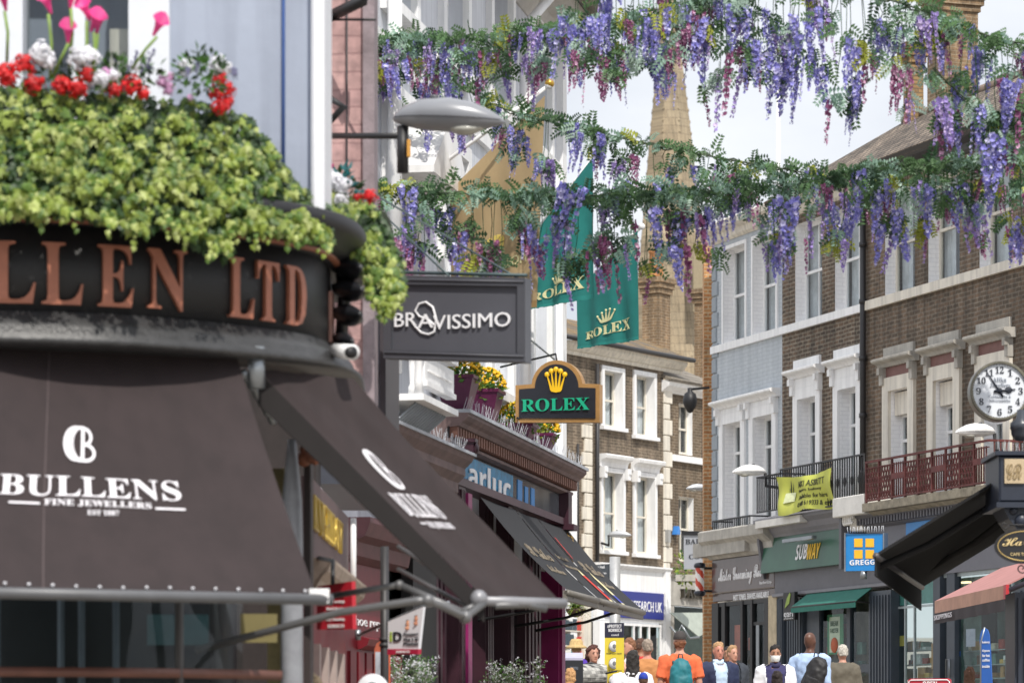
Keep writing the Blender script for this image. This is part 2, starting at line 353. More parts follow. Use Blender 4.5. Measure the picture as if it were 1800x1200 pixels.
def window(parent, x0, x1, z0, z1, y, fm=None, rail=.5, vbars=1, hbars=0, curtain='pair', fw=.055, tilt=0):
    fm = fm or WHITE; b = MB(); d = .05
    b.box(x0, x0+fw, y, y+d, z0, z1); b.box(x1-fw, x1, y, y+d, z0, z1); b.box(x0+fw, x1-fw, y, y+d, z1-fw, z1); b.box(x0+fw, x1-fw, y, y+d, z0, z0+fw*1.4)
    ix0, ix1, iz0, iz1 = x0+fw, x1-fw, z0+fw*1.4, z1-fw
    if rail:
        zr = iz0+(iz1-iz0)*rail; b.box(ix0, ix1, y-.012, y+d, zr-.025, zr+.025)
    for k in range(vbars):
        xc = ix0+(ix1-ix0)*(k+1)/(vbars+1); b.box(xc-.014, xc+.014, y+.006, y+d-.006, iz0, iz1)
    for k in range(hbars):
        zc = iz0+(iz1-iz0)*(k+1)/(hbars+1); b.box(ix0, ix1, y+.009, y+d-.009, zc-.012, zc+.012)
    f = b.build("window", fm, parent)
    MB().box(x0+.01, x1-.01, y+.026, y+.031, z0+.01, z1-.01).build("pane", GLASS, f)
    if curtain:
        c = MB(); c.sm = True; w = x1-x0
        spans = [(x0, x0+w*.36), (x1-w*.3, x1)] if curtain == 'pair' else [(x0, x1)]
        zt = z1; zb = z0 if curtain != 'blind' else z0+(z1-z0)*.45
        for a, e in spans:
            n = max(6, int((e-a)/.03)); p = [(a+(e-a)*k/n, y+.12+.02*math.sin(k*1.7+a*9)+.008*math.sin(k*.7)) for k in range(n+1)]
            if curtain == 'blind': p = [(q[0], y+.11) for q in p]
            c.add([(q[0], q[1], z) for q in p for z in (zb, zt)], [(2*k, 2*k+2, 2*k+3, 2*k+1) for k in range(n)])
        c.build("curtain", NET, f)
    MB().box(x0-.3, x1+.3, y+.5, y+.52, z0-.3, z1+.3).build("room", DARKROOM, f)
    return f
def surround(b, x0, x1, z0, z1, w, y0, y1, sill=True):
    b.box(x0-w, x0, y0, y1, z0, z1+w); b.box(x1, x1+w, y0, y1, z0, z1+w); b.box(x0, x1, y0, y1, z1, z1+w)
    if sill: b.box(x0-w-.04, x1+w+.04, y0-.07, y1, z0-.09, z0-.002)
def cornice(b, x0, x1, z, prof, y=0, ends=True):
    """run a moulding: prof = list of (out, dz) from bottom to top"""
    n = len(prof); vs = [(x, y-o, z+d) for x in (x0, x1) for o, d in prof]
    b.add(vs, [(i, n+i, n+i+1, i+1) for i in range(n-1)])
    b.quad((x0, y-prof[-1][0], z+prof[-1][1]), (x1, y-prof[-1][0], z+prof[-1][1]), (x1, y, z+prof[-1][1]), (x0, y, z+prof[-1][1]))
    b.quad((x0, y, z+prof[0][1]), (x1, y, z+prof[0][1]), (x1, y-prof[0][0], z+prof[0][1]), (x0, y-prof[0][0], z+prof[0][1]))
    if ends:
        for k, x in enumerate((x0, x1)):
            p = [(x, y-o, z+d) for o, d in prof]+[(x, y, z+prof[-1][1]), (x, y, z+prof[0][1])]
            b.add(p, [tuple(range(len(p))) if k else tuple(range(len(p)-1, -1, -1))])
def spikes(parent, p0, p1, n=40, h=.11, mt=None):
    b = MB(); p0, p1 = Vector(p0), Vector(p1); r = random.Random(len(bpy.data.objects)); b.tube([p0, p1], .004, 4)
    for k in range(n):
        p = p0.lerp(p1, (k+r.random()*.5)/n); q = p+Vector((r.uniform(-.03, .03), r.uniform(-.05, .03), h*r.uniform(.75, 1)))
        b.tube([p, q], .0022, 3, False)
    return b.build("bird_spikes", mt or mat("spike_plastic", "#c9ccd2", .3), parent)
# ================================================================ SETTING
gm = brick("paving", "#8d867c", "#9c958a", "#6e685f", bw=.6, bh=.4, ms=.012, dirt=.25)
b = MB(); N = 40
for i in range(N):
    Y0, Y1 = -10+i*10, i*10
    b.quad((-60, Y0, G(Y0)), (60, Y0, G(Y0)), (60, Y1, G(Y1)), (-60, Y1, G(Y1)))
tag(b.build("street_paving", gm), None, None, kind='structure')

BR_D = brick("sooty_brick", "#50453b", "#735e4d", "#8b8274", ms=.013, dirt=.55, dscale=.6)
BR_E = brick("weathered_brick", "#5d5144", "#7b6654", "#83796d", ms=.012, dirt=.55, dscale=.5)
BR_G = brick("painted_brick", "#b3bac1", "#b8bfc5", "#a9b0b7", ms=.008, dirt=.1, bstr=.12, bumpd=.004, v3=.05)
BR_W = brick("white_painted_brick", "#efeff1", "#f3f3f4", "#e6e6e8", ms=.008, dirt=.04, bstr=.12, bumpd=.004, v3=.04)
BR_Y = brick("buff_brick", "#7d6850", "#93795c", "#a08f78", ms=.010, dirt=.4)
BR_O = brick("orange_brick", "#b27a4c", "#c79362", "#c9b08d", ms=.012, dirt=.3)
BR_C = brick("chimney_brick", "#9a7a55", "#a98a5c", "#7c6a52", ms=.012, dirt=.4)
TILE = brick("clay_tile", "#665a4f", "#9a8b7b", "#2c2622", bw=.24, bh=.11, ms=.016, dirt=.5, bumpd=.03, bstr=1)
SLATE = brick("slate", "#7c766e", "#8d867b", "#5c564f", bw=.25, bh=.14, ms=.01, dirt=.4, bumpd=.02)
STONEW = mat("white_stone", "#d8d5cf", .6, var=.12, vscale=4, bump=.15, bscale=15)
STONEG = mat("grey_stone", "#a9a59d", .8, var=.2, vscale=3, bump=.2, bscale=12, streak=.15)
IRON = mat("black_iron", "#1d1d20", .5, var=.15); IRON_R = mat("rusty_red_iron", "#5f2f2d", .7, var=.45, vscale=5, bump=.1)
LEAD = mat("dark_gutter", "#2f2e30", .5); GREYP = mat("grey_paint", "#5b5a60", .5, var=.1); GREYL = mat("light_grey_paint", "#77767c", .5, var=.1)
NAVYG = mat("navy_grey_paint", "#3a424c", .45, var=.15, vscale=4)
BLACK = mat("black_paint", "#17171a", .5, var=.2); STEEL = mat("galvanised_steel", "#8f9499", .35, .7, var=.15)
GALVL = mat("lamp_grey", "#b9bcc0", .35, .1, var=.06, vscale=2)

# ---------------------------------------------------------------- right-hand terrace
RF = Fac(1253, 66.74, 1900, 52.54)
X = RF.x
Zs = RF.z(1522, 547); Ze = 11.5                       # top-floor sill band and eaves
Zb = RF.z(1522, 885, .6)                              # balcony floor
Z2a, Z2b = Zs+.14, Zs+1.95
x1375, x1522, x1900 = X(1375), X(1522), X(1900)
DOWN = CAMZ-.4

def hood(bm, x0, x1, z, out=.2, panel=True):
    cornice(bm, x0-.1, x1+.1, z, [(.08, 0), (.1, .04), (.12, .06), (out, .09), (out+.02, .11), (out+.02, .145), (out-.02, .16)])
    for xx in (x0-.02, x1-.12):
        bm.box(xx, xx+.12, -.1, 0, z-.3, z-.002); bm.box(xx+.01, xx+.11, -.15, -.1, z-.12, z-.003)
    if panel: bm.box(x0+.05, x1-.05, -.05, 0, z+.165, z+.34)

house = RF.E("painted_terrace_house", "pale grey painted brick house with white windows at the far end of the right terrace", "house")
ops2 = [(X(1273), X(1311), Z2a, Z2b), (X(1325), X(1366), Z2a, Z2b)]
z1t = RF.z(1277, 746)
ops1 = [(X(1274), X(1305), Zb, z1t), (X(1327), X(1360), Zb, z1t)]
b = MB(); wall(b, 0, x1375, Zb-.5, Ze, ops2+ops1, dep=.24, rmi=1); recalc(b.build("wall", [BR_G, BR_W], house))
b = MB(); b.box(0, x1375-.003, -.06, 0, Zs, Zs+.14); b.build("sill_band", WHITE, house)
b = MB()
for k in range(22):
    z = Zb+.1+k*.3
    if z < Ze-.4: b.bbox(.01, .3 if k % 2 else .22, -.035, 0, z, z+.27, .012)
b.build("quoins", mat("grey_quoin", "#8f979e", .6, var=.08), house)
b = MB(); cornice(b, -.1, x1375-.004, Ze, [(.02, -.25), (.08, -.2), (.1, -.1), (.28, -.04), (.3, .06), (.26, .1)]); b.build("cornice", CREAM, house)
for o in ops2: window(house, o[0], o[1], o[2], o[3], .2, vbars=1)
b = MB()
for o in ops2: surround(b, *o, .07, -.03, 0, False)
for o in ops1: surround(b, *o, .2, -.05, 0, False); b.box(o[0]-.2, o[1]+.2, -.045, 0, z1t+.203, z1t+.32)
b.build("window_surround", WHITE, house)
b = MB()
for o in ops1: hood(b, o[0]-.22, o[1]+.22, z1t+.3, panel=False)
b.build("window_hood", WHITE, house)
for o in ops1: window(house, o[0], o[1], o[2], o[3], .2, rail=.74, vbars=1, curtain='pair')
# white-bagged pipe curtain hanging outside is drawn as the curtain of each tall window; window-box balconies
for (pa, pb, pt, pm, out) in ((1253, 1318, 915, 950, .4), (1331, 1372, 838, 902, .5)):
    xa, xb = X(pa, out), X(pb, out); zt = RF.z(pa, pt, out); zb_ = RF.z(pa, pm, out)
    m = MB(); m.box(xa, xb, -out-.02, -out+.02, zt-.03, zt); m.box(xa, xb, -out-.015, -out+.015, zb_, zb_+.025)
    n = int((xb-xa)/.09)
    for k in range(n+1):
        xx = xa+(xb-xa)*k/n; m.tube([(xx, -out, zb_), (xx, -out, zt)], .012, 5)
    for xx in (xa, xb): m.box(xx-.012, xx+.012, -out+.02, 0, zt-.03, zt)
    m.build("balcony_railing", IRON, house)
b = MB(); b.box(0, X(1345), -.42, 0, Zb-.5, RF.z(1253, 951, .42)); b.build("balcony_slab", STONEG, house)

house2 = RF.E("brick_terrace_house", "sooty brown brick house with bright white windows in the middle of the right terrace", "house")
ops2 = [(X(1398), X(1445), Z2a, Z2b), (X(1468), X(1516), Z2a, Z2b)]
z1t = RF.z(1404, 703)
ops1 = [(X(1405), X(1437), Zb, z1t), (X(1476), X(1508), Zb, z1t)]
b = MB(); wall(b, x1375, x1522, Zb-.5, Ze, ops2+ops1, dep=.24, rmi=1); recalc(b.build("wall", [BR_D, BR_W], house2))
b = MB(); b.box(x1375, x1522-.003, -.063, 0, Zs, Zs+.14); b.build("sill_band", WHITE, house2)
b = MB(); cornice(b, x1375, x1522-.004, Ze, [(.02, -.25), (.08, -.2), (.1, -.1), (.28, -.04), (.32, .06), (.28, .1)]); b.build("cornice", CREAM, house2)
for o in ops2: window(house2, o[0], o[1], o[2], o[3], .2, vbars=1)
b = MB()
for o in ops1: surround(b, *o, .2, -.05, 0, False); b.box(o[0]-.2, o[1]+.2, -.045, 0, z1t+.203, RF.z(1404, 664))
b.build("window_surround", WHITE, house2)
b = MB()
for o in ops1: hood(b, o[0]-.22, o[1]+.22, RF.z(1404, 666))
b.build("window_hood", WHITE, house2)
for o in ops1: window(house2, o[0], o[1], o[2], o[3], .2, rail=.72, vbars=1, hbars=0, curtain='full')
b = MB(); out = .55; xa, xb = X(1372, out), X(1519, out); zt = Zb+.88
b.box(xa, xb, -out-.02, -out+.02, zt-.03, zt); b.box(xa, xb, -out-.015, -out+.015, Zb+.05, Zb+.075)
n = 36
for k in range(n+1):
    xx = xa+(xb-xa)*k/n; b.tube([(xx, -out, Zb+.05), (xx, -out, zt)], .013, 5)
    if k % 3 == 1: b.tube([(xx, -out, Zb+.2+.1*math.cos(a)) if 0 else (xx+.05*math.sin(a), -out, Zb+.45+.09*math.cos(a)) for a in [q*.7 for q in range(10)]], .008, 4)
b.build("balcony_railing", IRON, house2)
b = MB(); b.box(x1375+.01, X(1455), -.55, 0, Zb-.13, Zb); b.bbox(X(1463, .62), X(1518, .62), -.62, 0, Zb-.16, Zb+.18, .015); b.build("balcony_slab", STONEW, house2)

house3 = RF.E("cream_windowed_house", "soot stained brick house with cream windows and tiled roof behind the clock", "house")
P2 = [(1556, 1608), (1632, 1687), (1722, 1778)]
ops2 = [(X(a), X(c), Z2a, Z2b) for a, c in P2]
z1t = RF.z(1565, 688)
P1 = [(1566, 1600), (1645, 1680), (1730, 1768)]
ops1 = [(X(a), X(c), Zb, z1t) for a, c in P1]
b = MB(); wall(b, x1522, x1900, Zb-.5, Ze, ops2+ops1, dep=.24, rmi=1); recalc(b.build("wall", [BR_E, BR_W], house3))
b = MB(); b.box(x1522, x1900, -.07, 0, Zs, Zs+.16); b.build("sill_band", CREAM, house3)
b = MB(); cornice(b, x1522, x1900, Ze, [(.02, -.25), (.08, -.2), (.1, -.1), (.28, -.04), (.36, .06), (.32, .1)]); b.build("cornice", LEAD, house3)
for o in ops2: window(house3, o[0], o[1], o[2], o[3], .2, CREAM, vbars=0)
b = MB(); b2 = MB(); b3 = MB()
for k, o in enumerate(ops1):
    surround(b, *o, .24, -.06, 0, False)
    b.box(o[0]+.01, o[1]-.01, .07, .198, o[3]-.42, o[3]-.03)                    # roller blind box
    hz = RF.z((P1[k][0]), (618, 592, 560)[k])
    hood(b2, o[0]-.26, o[1]+.26, o[3]+.42); b3.box(o[0]-.2, o[1]+.2, -.02, 0, o[3]+.24, o[3]+.42)
b.build("window_surround", CREAM, house3); b2.build("window_hood", STONEG, house3); b3.build("lintel_panel", mat("dull_red_paint", "#7d5b56", .7), house3)
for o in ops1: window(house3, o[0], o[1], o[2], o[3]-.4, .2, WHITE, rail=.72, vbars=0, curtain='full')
# pitched tiled roof with a sloping left verge
rd, rr = 2.5, 1.66
b = MB(); E0 = (x1375-.05, -.34, Ze+.06); b.slab([(x1375-.05, -.36, Ze+.08), (x1900, -.36, Ze+.08), (x1900, rd, Ze+.08+rr), (x1375-.05, rd, Ze+.08+rr)], -.09)
b.slab([(x1375-.05, rd, Ze+.08+rr), (x1900, rd, Ze+.08+rr), (x1900, rd+3.5, Ze+.3), (x1375-.05, rd+3.5, Ze+.3)], -.09)
b.add([(x1375, -.3, Ze), (x1375, rd+3.4, Ze), (x1375, rd, Ze+rr)], [(0, 1, 2)])
roof = b.build("roof", TILE, house3)
b = MB()
for k in range(30):
    xa = x1375+(x1900-x1375)*k/30; b.tube([(xa, rd, Ze+.1+rr), (xa+.30, rd, Ze+.1+rr)], .09, 8)
b.build("ridge_tiles", mat("ridge_tile", "#7d6f63", .8, var=.3), roof)
def stack(parent, f, pa, pb, y, d, z0, z1, m, caps=3, pots=0):
    b = MB(); xa, xb = f.x(pa, -y), f.x(pb, -y); b.box(xa, xb, y, y+d, z0, z1-.35)
    for k in range(caps): b.box(xa-.04-.05*k, xb+.04+.05*k, y-.04-.05*k, y+d+.04+.05*k, z1-.35+k*.12+.001, z1-.35+(k+1)*.12)
    c = b.build("chimney", m, parent)
    for k in range(pots):
        q = MB(); xc = xa+(xb-xa)*(k+.5)/pots; q.lathe([(.15, z1), (.13, z1+.05), (.11, z1+.5), (.15, z1+.52), (.15, z1+.6), (.1, z1+.6)], (xc, y+d/2, 0), 12)
        q.build("chimney_pot", mat("terracotta_pot", "#b07a4e", .8, var=.2), c)
    return c
stack(roof, RF, 1588, 1601, rd-.25, .26, Ze+1, RF.z(1600, 88, -rd), BR_C)
stack(roof, RF, 1630, 1660, rd+1.4, .72, Ze+.8, RF.z(1660, -14, -rd-1.4), BR_Y, 4, 2)
# downpipe between the two brick houses
dp = RF.E("drainpipe", "black cast iron drainpipe running down between the two brown brick houses", "drainpipe")
b = MB(); xp = X(1524); b.tube([(xp, -.08, Zb-.3), (xp, -.08, Ze-.05)], .055, 10)
for k in range(6): b.tube([(xp, -.08, Zb+.6+k*1.0), (xp, -.08, Zb+.68+k*1.0)], .07, 10)
b.build("pipe", LEAD, dp)
# red iron balcony
bal = RF.E("ornate_balcony", "rust red ornate cast iron balcony across the cream windowed house", "balcony")
out = .6; xa, xb = X(1523, out), X(1738, out); zt = RF.z(1523, 811, out); m = MB(); H_ = zt-Zb
m.box(xa, xb, -out-.025, -out+.025, zt-.035, zt); m.box(xa, xb, -out-.02, -out+.02, Zb+.03, Zb+.06); m.box(xa, xb, -out-.015, -out+.015, zt-.13, zt-.115)
m.box(xb-.02, xb+.02, -out, 0, zt-.035, zt); m.box(xb-.02, xb+.02, -out, 0, Zb+.03, Zb+.06)
np_ = 9; w = (xb-xa)/np_
for k in range(np_):
    x0 = xa+k*w
    m.box(x0-.018, x0+.018, -out-.018, -out+.018, Zb, zt)
    if k % 3 == 2:
        for j in range(1, 6): m.tube([(x0+w*j/6, -out, Zb+.05), (x0+w*j/6, -out, zt-.1)], .014, 4)
        m.box(x0, x0+w, -out-.02, -out+.02, Zb+.34, Zb+.44)
    else:
        for r in range(6):
            for c in range(5):
                cx = x0+w*(c+.5+(r % 2)*.5-.25)/5; cz = Zb+.07+(H_-.2)*(r+.5)/6; rx, rz = w/11, (H_-.2)/11
                m.tube([(cx+rx*math.cos(q*math.pi/4), -out, cz+rz*math.sin(q*math.pi/4)) for q in range(9)], .012, 4, False)
        for j in range(1, 5): m.tube([(x0+w*j/5+.02*math.sin(q), -out, Zb+.05+(H_-.16)*q/8) for q in range(9)], .01, 4, False)
for j in range(5): m.tube([(xb, -out+.1+j*.11, Zb+.05), (xb, -out+.1+j*.11, zt-.03)], .014, 4)
m.build("railing", IRON_R, bal)
m = MB(); m.box(xa-.05, xb+.12, -out-.06, 0, Zb-.14, Zb+.0); cornice(m, xa-.03, xb+.08, Zb-.3, [(.3, 0), (.34, .04), (.5, .12), (.55, .155)]); m.build("slab", mat("mossy_stone", "#8a8272", .85, var=.4, vscale=6, bump=.3), bal)

# ---------------------------------------------------------------- right shopfronts (same plane, standing .25 proud)
O = .25
def pil(bm, pa, pb, zt, out=O, fl=5, zb=DOWN):
    xa, xb = X(pa, out), X(pb, out); bm.box(xa, xb, -out, 0, zb, zt); w = (xb-xa)/(fl*2+1)
    for k in range(fl): bm.box(xa+w*(2*k+1), xa+w*(2*k+2), -out-.025, -out, zb, zt-.08)
def fz(px, py, out=O): return RF.z(px, py, out)
# barber
sh = RF.E("barber_shopfront", "brown barber shopfront with white script lettering under the pale grey house", "shopfront")
za, zc, zd = fz(1250, 984), fz(1250, 1044), fz(1250, 1052)
xa, xb = X(1251, O), X(1361, O)
m = MB(); m.bbox(xa, xb, -O, 0, zc, za, .02); m.bbox(xa, xb, -O+.02, 0, fz(1290, 1054), zc-.006, .01); m.build("fascia", mat("brown_gloss", "#574a47", .12, var=.15, vscale=2), sh)
m = MB(); cornice(m, xa-.1, xb+.05, za, [(O, 0), (O+.05, .06), (O+.08, .2), (O+.25, .34), (O+.25, .52), (O+.2, .55)]); m.build("cornice", STONEG, sh)
PALE = mat("white_lettering", "#e8e8ea", .5, var=.03)
text(sh, SCRIPT("Mister Grooming Room"), PALE, X(1264, O), X(1346, O), fz(1262, 1032), fz(1262, 1000), -O-.003, .012)
text(sh, "barbershop", PALE, X(1336, O), X(1357, O), fz(1336, 1028), fz(1336, 1021), -O-.003, .006)
text(sh, BOLD("HOT TOWEL SHAVES AVAILABLE"), PALE, X(1288, O), X(1350, O), fz(1288, 1055), fz(1288, 1045), -O+.017, .006)
m = MB(); zt = fz(1290, 1056)
for pa, pb in ((1251, 1262), (1268, 1274), (1301, 1305), (1318, 1322), (1343, 1350)): m.box(X(pa, O), X(pb, O), -O, -O+.1, DOWN, zt)
m.box(X(1322, O), X(1343, O), -O+.02, -O+.08, fz(1330, 1098), fz(1330, 1092)); m.box(X(1251, O), X(1350, O), -O+.015, -O+.085, zt-.08, zt)
m.build("frame", BLACK, sh)
m = MB(); m.box(X(1262, O), X(1348, O), -O+.05, -O+.056, DOWN, zt); m.build("shop_window", SHOPGLASS, sh)
m = MB(); m.box(X(1251, O), X(1358, O), .02, .1, DOWN, zt); m.build("room", DARKROOM, sh)
m = MB(); m.box(X(1281, O), X(1299, O), -O+.12, -O+.125, fz(1281, 1160), fz(1281, 1098)); m.box(X(1305, O), X(1316, O), -O+.12, -O+.125, fz(1305, 1142), fz(1305, 1120)); m.build("poster", mat("orange_poster", "#c2553a", .5, var=.3, vscale=5), sh)
m = MB(); m.box(X(1328, O), X(1333, O), -O+.01, -O+.03, DOWN, fz(1330, 1098)); m.build("door_handle", STEEL, sh)
m = MB(); m.bbox(X(1350, O+.03), X(1364, O+.03), -O-.03, 0, DOWN, fz(1356, 1046, O+.03)); m.build("stone_pier", mat("buff_stone", "#b6a78c", .8, var=.2, bump=.2), sh)

# sandwich shop
s2 = RF.E("sandwich_shopfront", "sandwich shopfront with a tilted dark green fascia under the yellow banner", "shopfront")
xa, xb = X(1343, .3), X(1486, .3); zt, zb_ = fz(1343, 947, .3), fz(1356, 1006, .3)
m = MB(); m.hexa([(xa, -.38, zb_), (xb, -.38, zb_), (xb, 0, zb_), (xa, 0, zb_), (xa, -.28, zt), (xb, -.28, zt), (xb, 0, zt), (xa, 0, zt)])
m.build("fascia", mat("green_gloss", "#2f5543", .3, var=.25, vscale=1.2, spec=.3), s2)
m = MB(); cornice(m, xa-.05, X(1500, .3), zt, [(.29, 0), (.31, .04), (.36, .1), (.4, .2), (.5, .28), (.5, .34), (.2, .42)]); m.build("cornice", GREYL, s2)
def tiltf(x, z, o=0): k = (z-zb_)/(zt-zb_); return RF.w(x, -.383+.1*k-o, z)
def tt(txt, m_, p0, p1, py0, py1):
    x0, x1, z0, z1 = X(p0, .35), X(p1, .35), RF.z(p0, py0, .35), RF.z(p0, py1, .35)
    text_on(s2, txt, m_, lambda u, v, o: tiltf(x0+(x1-x0)*u, z0+(z1-z0)*v, o), 0, 1, 0, 1, off=.008)
tt(BOLD("SUB"), PALE, 1399, 1418, 984, 957); tt(BOLD("WAY"), mat("yellow_lettering", "#e8b91e", .5), 1418, 1440, 983, 956)
m = MB(); xl, xr = X(1380, .5), X(1432, .5); m.box(xl, xr, -.56, -.46, RF.z(1400, 951, .5), RF.z(1400, 945, .5)); m.build("trough_light", STEEL, s2)
m = MB(); m.hexa([tuple(v) for v in [(xa-.1, -.3, zb_-.1), (xa-.01, -.3, zb_-.1), (xa-.01, 0, zb_-.1), (xa-.1, 0, zb_-.1), (xa-.1, -.42, zt+.1), (xa-.01, -.42, zt+.1), (xa-.01, 0, zt+.1), (xa-.12, 0, zt+.1)]])
x3 = X(1493, .3)
m.box(x3, x3+.1, -.5, 0, zb_-.1, zt+.35); m.build("end_console", GREYP, s2)
sc = MB()
x4 = X(1497, .35)
sc.hexa([(x4, -.35, zb_+.55), (x4+.5, -.35, zb_+.55), (x4+.5, 0, zb_+.55), (x4, 0, zb_+.55), (x4, -.6, zt+.48), (x4+.5, -.6, zt+.48), (x4+.5, 0, zt+.48), (x4, 0, zt+.48)])
for q in range(5): sc.tube([(x4+.03+.1*q+.05*math.cos(a*.8), -.5-.05*q*.2, zt+.1+.09*math.sin(a*.8)) for a in range(8)], .022, 5)
sc.build("scroll_bracket", STONEW, s2)
m = MB(); m.box(X(1362, O), X(1566, O), -O, 0, fz(1362, 1043), fz(1362, 1004)); m.build("lower_fascia", GREYP, s2)
m = MB(); cornice(m, X(1362, O), X(1566, O), fz(1362, 1043)-.08, [(O, 0), (O+.06, .02), (O+.06, .07), (O, .08)]); m.build("moulding", GREYL, s2)
m = MB(); ztp = fz(1364, 1046); pil(m, 1364, 1377, ztp); pil(m, 1383, 1410, ztp, .2, 6); pil(m, 1527, 1566, fz(1527, 1040), O+.05, 7); m.build("pilaster", NAVYG, s2)
m = MB(); m.box(X(1408, O), X(1528, O), -.1, -.093, DOWN, ztp); m.build("shop_window", SHOPGLASS, s2)
m = MB(); m.box(X(1408, O), X(1430, O), -.14, -.04, DOWN, ztp); m.box(X(1478, O), X(1484, O), -.14, -.02, DOWN, ztp); m.box(X(1430, O), X(1527, O), -.14, -.03, fz(1480, 1172)-.1, fz(1480, 1168)); m.build("frame", NAVYG, s2)
m = MB(); m.box(X(1364, O), X(1527, O), .1, .2, DOWN, ztp); m.build("room", mat("room_brown", "#5b5348", .9, var=.6, vscale=2), s2)
m = MB(); m.box(X(1440, O), X(1468, O), -.09, -.085, fz(1440, 1150), fz(1440, 1080)); p_ = m.build("poster", mat("green_poster", "#2f8a4d", .5), s2)
m = MB(); m.box(X(1444, O), X(1462, O), -.095, -.09, fz(1444, 1146), fz(1444, 1084)); m.build("poster_sheet", mat("pale_poster", "#c9d2b4", .6), p_)
m = MB(); m.ball(((X(1453, O)), -.1, fz(1453, 1133)), .16, .02, .14); m.build("picture", mat("orange_print", "#a9532f", .6, var=.4), p_)
text(p_, BOLD("BREAK"), mat("green_ink", "#245c38", .6), X(1446, O), X(1460, O), fz(1446, 1100), fz(1446, 1091), -.098, .002)
text(p_, BOLD("FASTER"), mat("green_ink", "#245c38", .6), X(1446, O), X(1460, O), fz(1446, 1112), fz(1446, 1104), -.098, .002)
aw = RF.E("window_awning", "small teal fabric window awning below the green fascia", "awning")
xa, xb = X(1400, .5), X(1513, .5); z0, z1 = fz(1400, 1050, .3), fz(1400, 1066, .6)
m = MB(); m.slab([(xa, -.6, z1), (xb, -.6, z1), (xb, -.28, z0+.04), (xa, -.28, z0+.04)], .01); m.box(xa, xb, -.61, -.6, z1-.1, z1-.002)
m.build("canopy", mat("teal_canvas", "#2a6c60", .8, var=.12, vscale=8), aw)
m = MB(); m.tube([(xa, -.6, z1), (xb, -.6, z1)], .018, 6); m.tube([(xa+.02, -.6, z1), (xa+.02, -.27, z1-.02)], .012, 5); m.tube([(xb-.02, -.6, z1), (xb-.02, -.27, z1-.02)], .012, 5); m.build("frame", IRON, aw)
pl_ = RF.E("plant_sign", "black hanging sign with a green feather emblem beside the sandwich shop window", "sign")
xa, xb = X(1378, .45), X(1398, .45); z0, z1 = fz(1380, 1090, .45), fz(1380, 1041, .45)
m = MB(); m.bbox(xa, xb, -.47, -.4, z0, z1, .01); m.build("board", BLACK, pl_)
m = MB(); m.prism([(xa+.1, z0+.22), (xa+.3, z0+.3), (xa+.36, z0+.46), (xa+.33, z0+.5), (xa+.2, z0+.4)], -.48, -.473); m.build("emblem", mat("leaf_green_paint", "#8ca34a", .6), pl_)
text(pl_, "earl", PALE, xa+.06, xb-.06, z0+.06, z0+.18, -.473, .004)
text(pl_, "of norwich", PALE, xa+.06, xb-.06, z0+.02, z0+.045, -.473, .004)
m = MB(); m.box((xa+xb)/2-.02, (xa+xb)/2+.02, -.4, -.2, z1-.08, z1-.03); m.build("bracket", IRON, pl_)

# bakery
s3 = RF.E("bakery_shopfront", "grey bakery shopfront with tall glass windows under the red balcony", "shopfront")
xa, xb = X(1523, O), x1900; zt = fz(1523, 955); zf = fz(1523, 1022)
ztop = fz(1523, 930)
m = MB(); m.box(X(1566, O), xb, -O, 0, zf, ztop); m.box(xa, X(1566, O), -O, 0, fz(1523, 1003), ztop); m.build("fascia", mat("lilac_grey_paint", "#6a6a72", .5, var=.06), s3)
m = MB(); cornice(m, xa, xb, ztop, [(O, 0), (O+.1, .04), (O+.1, .1), (O+.22, .2), (O+.24, .3)])
k = 0; xx = xa
while xx < X(1690, O): m.box(xx, xx+.06, -O-.19, -O-.08, ztop+.06, ztop+.17); xx += .115
m.build("cornice", GREYP, s3)
m = MB(); m.bbox(X(1592, O+.03), X(1702, O+.03), -O-.03, -O, fz(1592, 992), fz(1592, 919), .01); p_ = m.build("sign_panel", mat("sign_blue", "#1f7fc4", .4, var=.05), s3)
text(p_, BOLD("GREGGS"), PALE, X(1622, O+.04), X(1690, O+.04), fz(1622, 982), fz(1622, 950), -O-.034, .01)
m = MB(); pil(m, 1782, 1860, fz(1780, 1030), O, 5); m.box(X(1640, O), X(1652, O), -O, -O+.15, DOWN, zf); m.box(X(1662, O), X(1676, O), -O+.02, -O+.14, DOWN, zf); m.build("pilaster", NAVYG, s3)
m = MB(); m.box(X(1566, O), X(1650, O), -O+.1, -O+.107, DOWN, zf); m.box(X(1676, O), X(1785, O), -O+.1, -O+.107, DOWN, zf); m.build("shop_window", SHOPGLASS, s3)
m = MB()
for p in (1582, 1598, 1770): m.box(X(p, O), X(p+1.5, O), -O+.08, -O+.12, DOWN, zf)
m.box(X(1566, O), X(1645, O), -O+.085, -O+.115, fz(1566, 1070), fz(1566, 1066)); m.box(X(1566, O), X(1785, O), -O+.07, -O+.13, zf-.06, zf)
m.build("mullions", mat("steel_paint", "#a9b4b6", .3, .3), s3)
m = MB(); m.box(X(1566, O), x1900, .7, .75, DOWN, zf); m.build("room", mat("room_teal", "#6d8480", .9, var=.6, vscale=1.6), s3)
m = MB(); m.box(X(1567, O), X(1644, O), -O+.12, -O+.13, fz(1567, 1064), zf-.07); m.build("upper_panel", mat("teal_panel", "#5d9a90", .5, var=.2), s3)
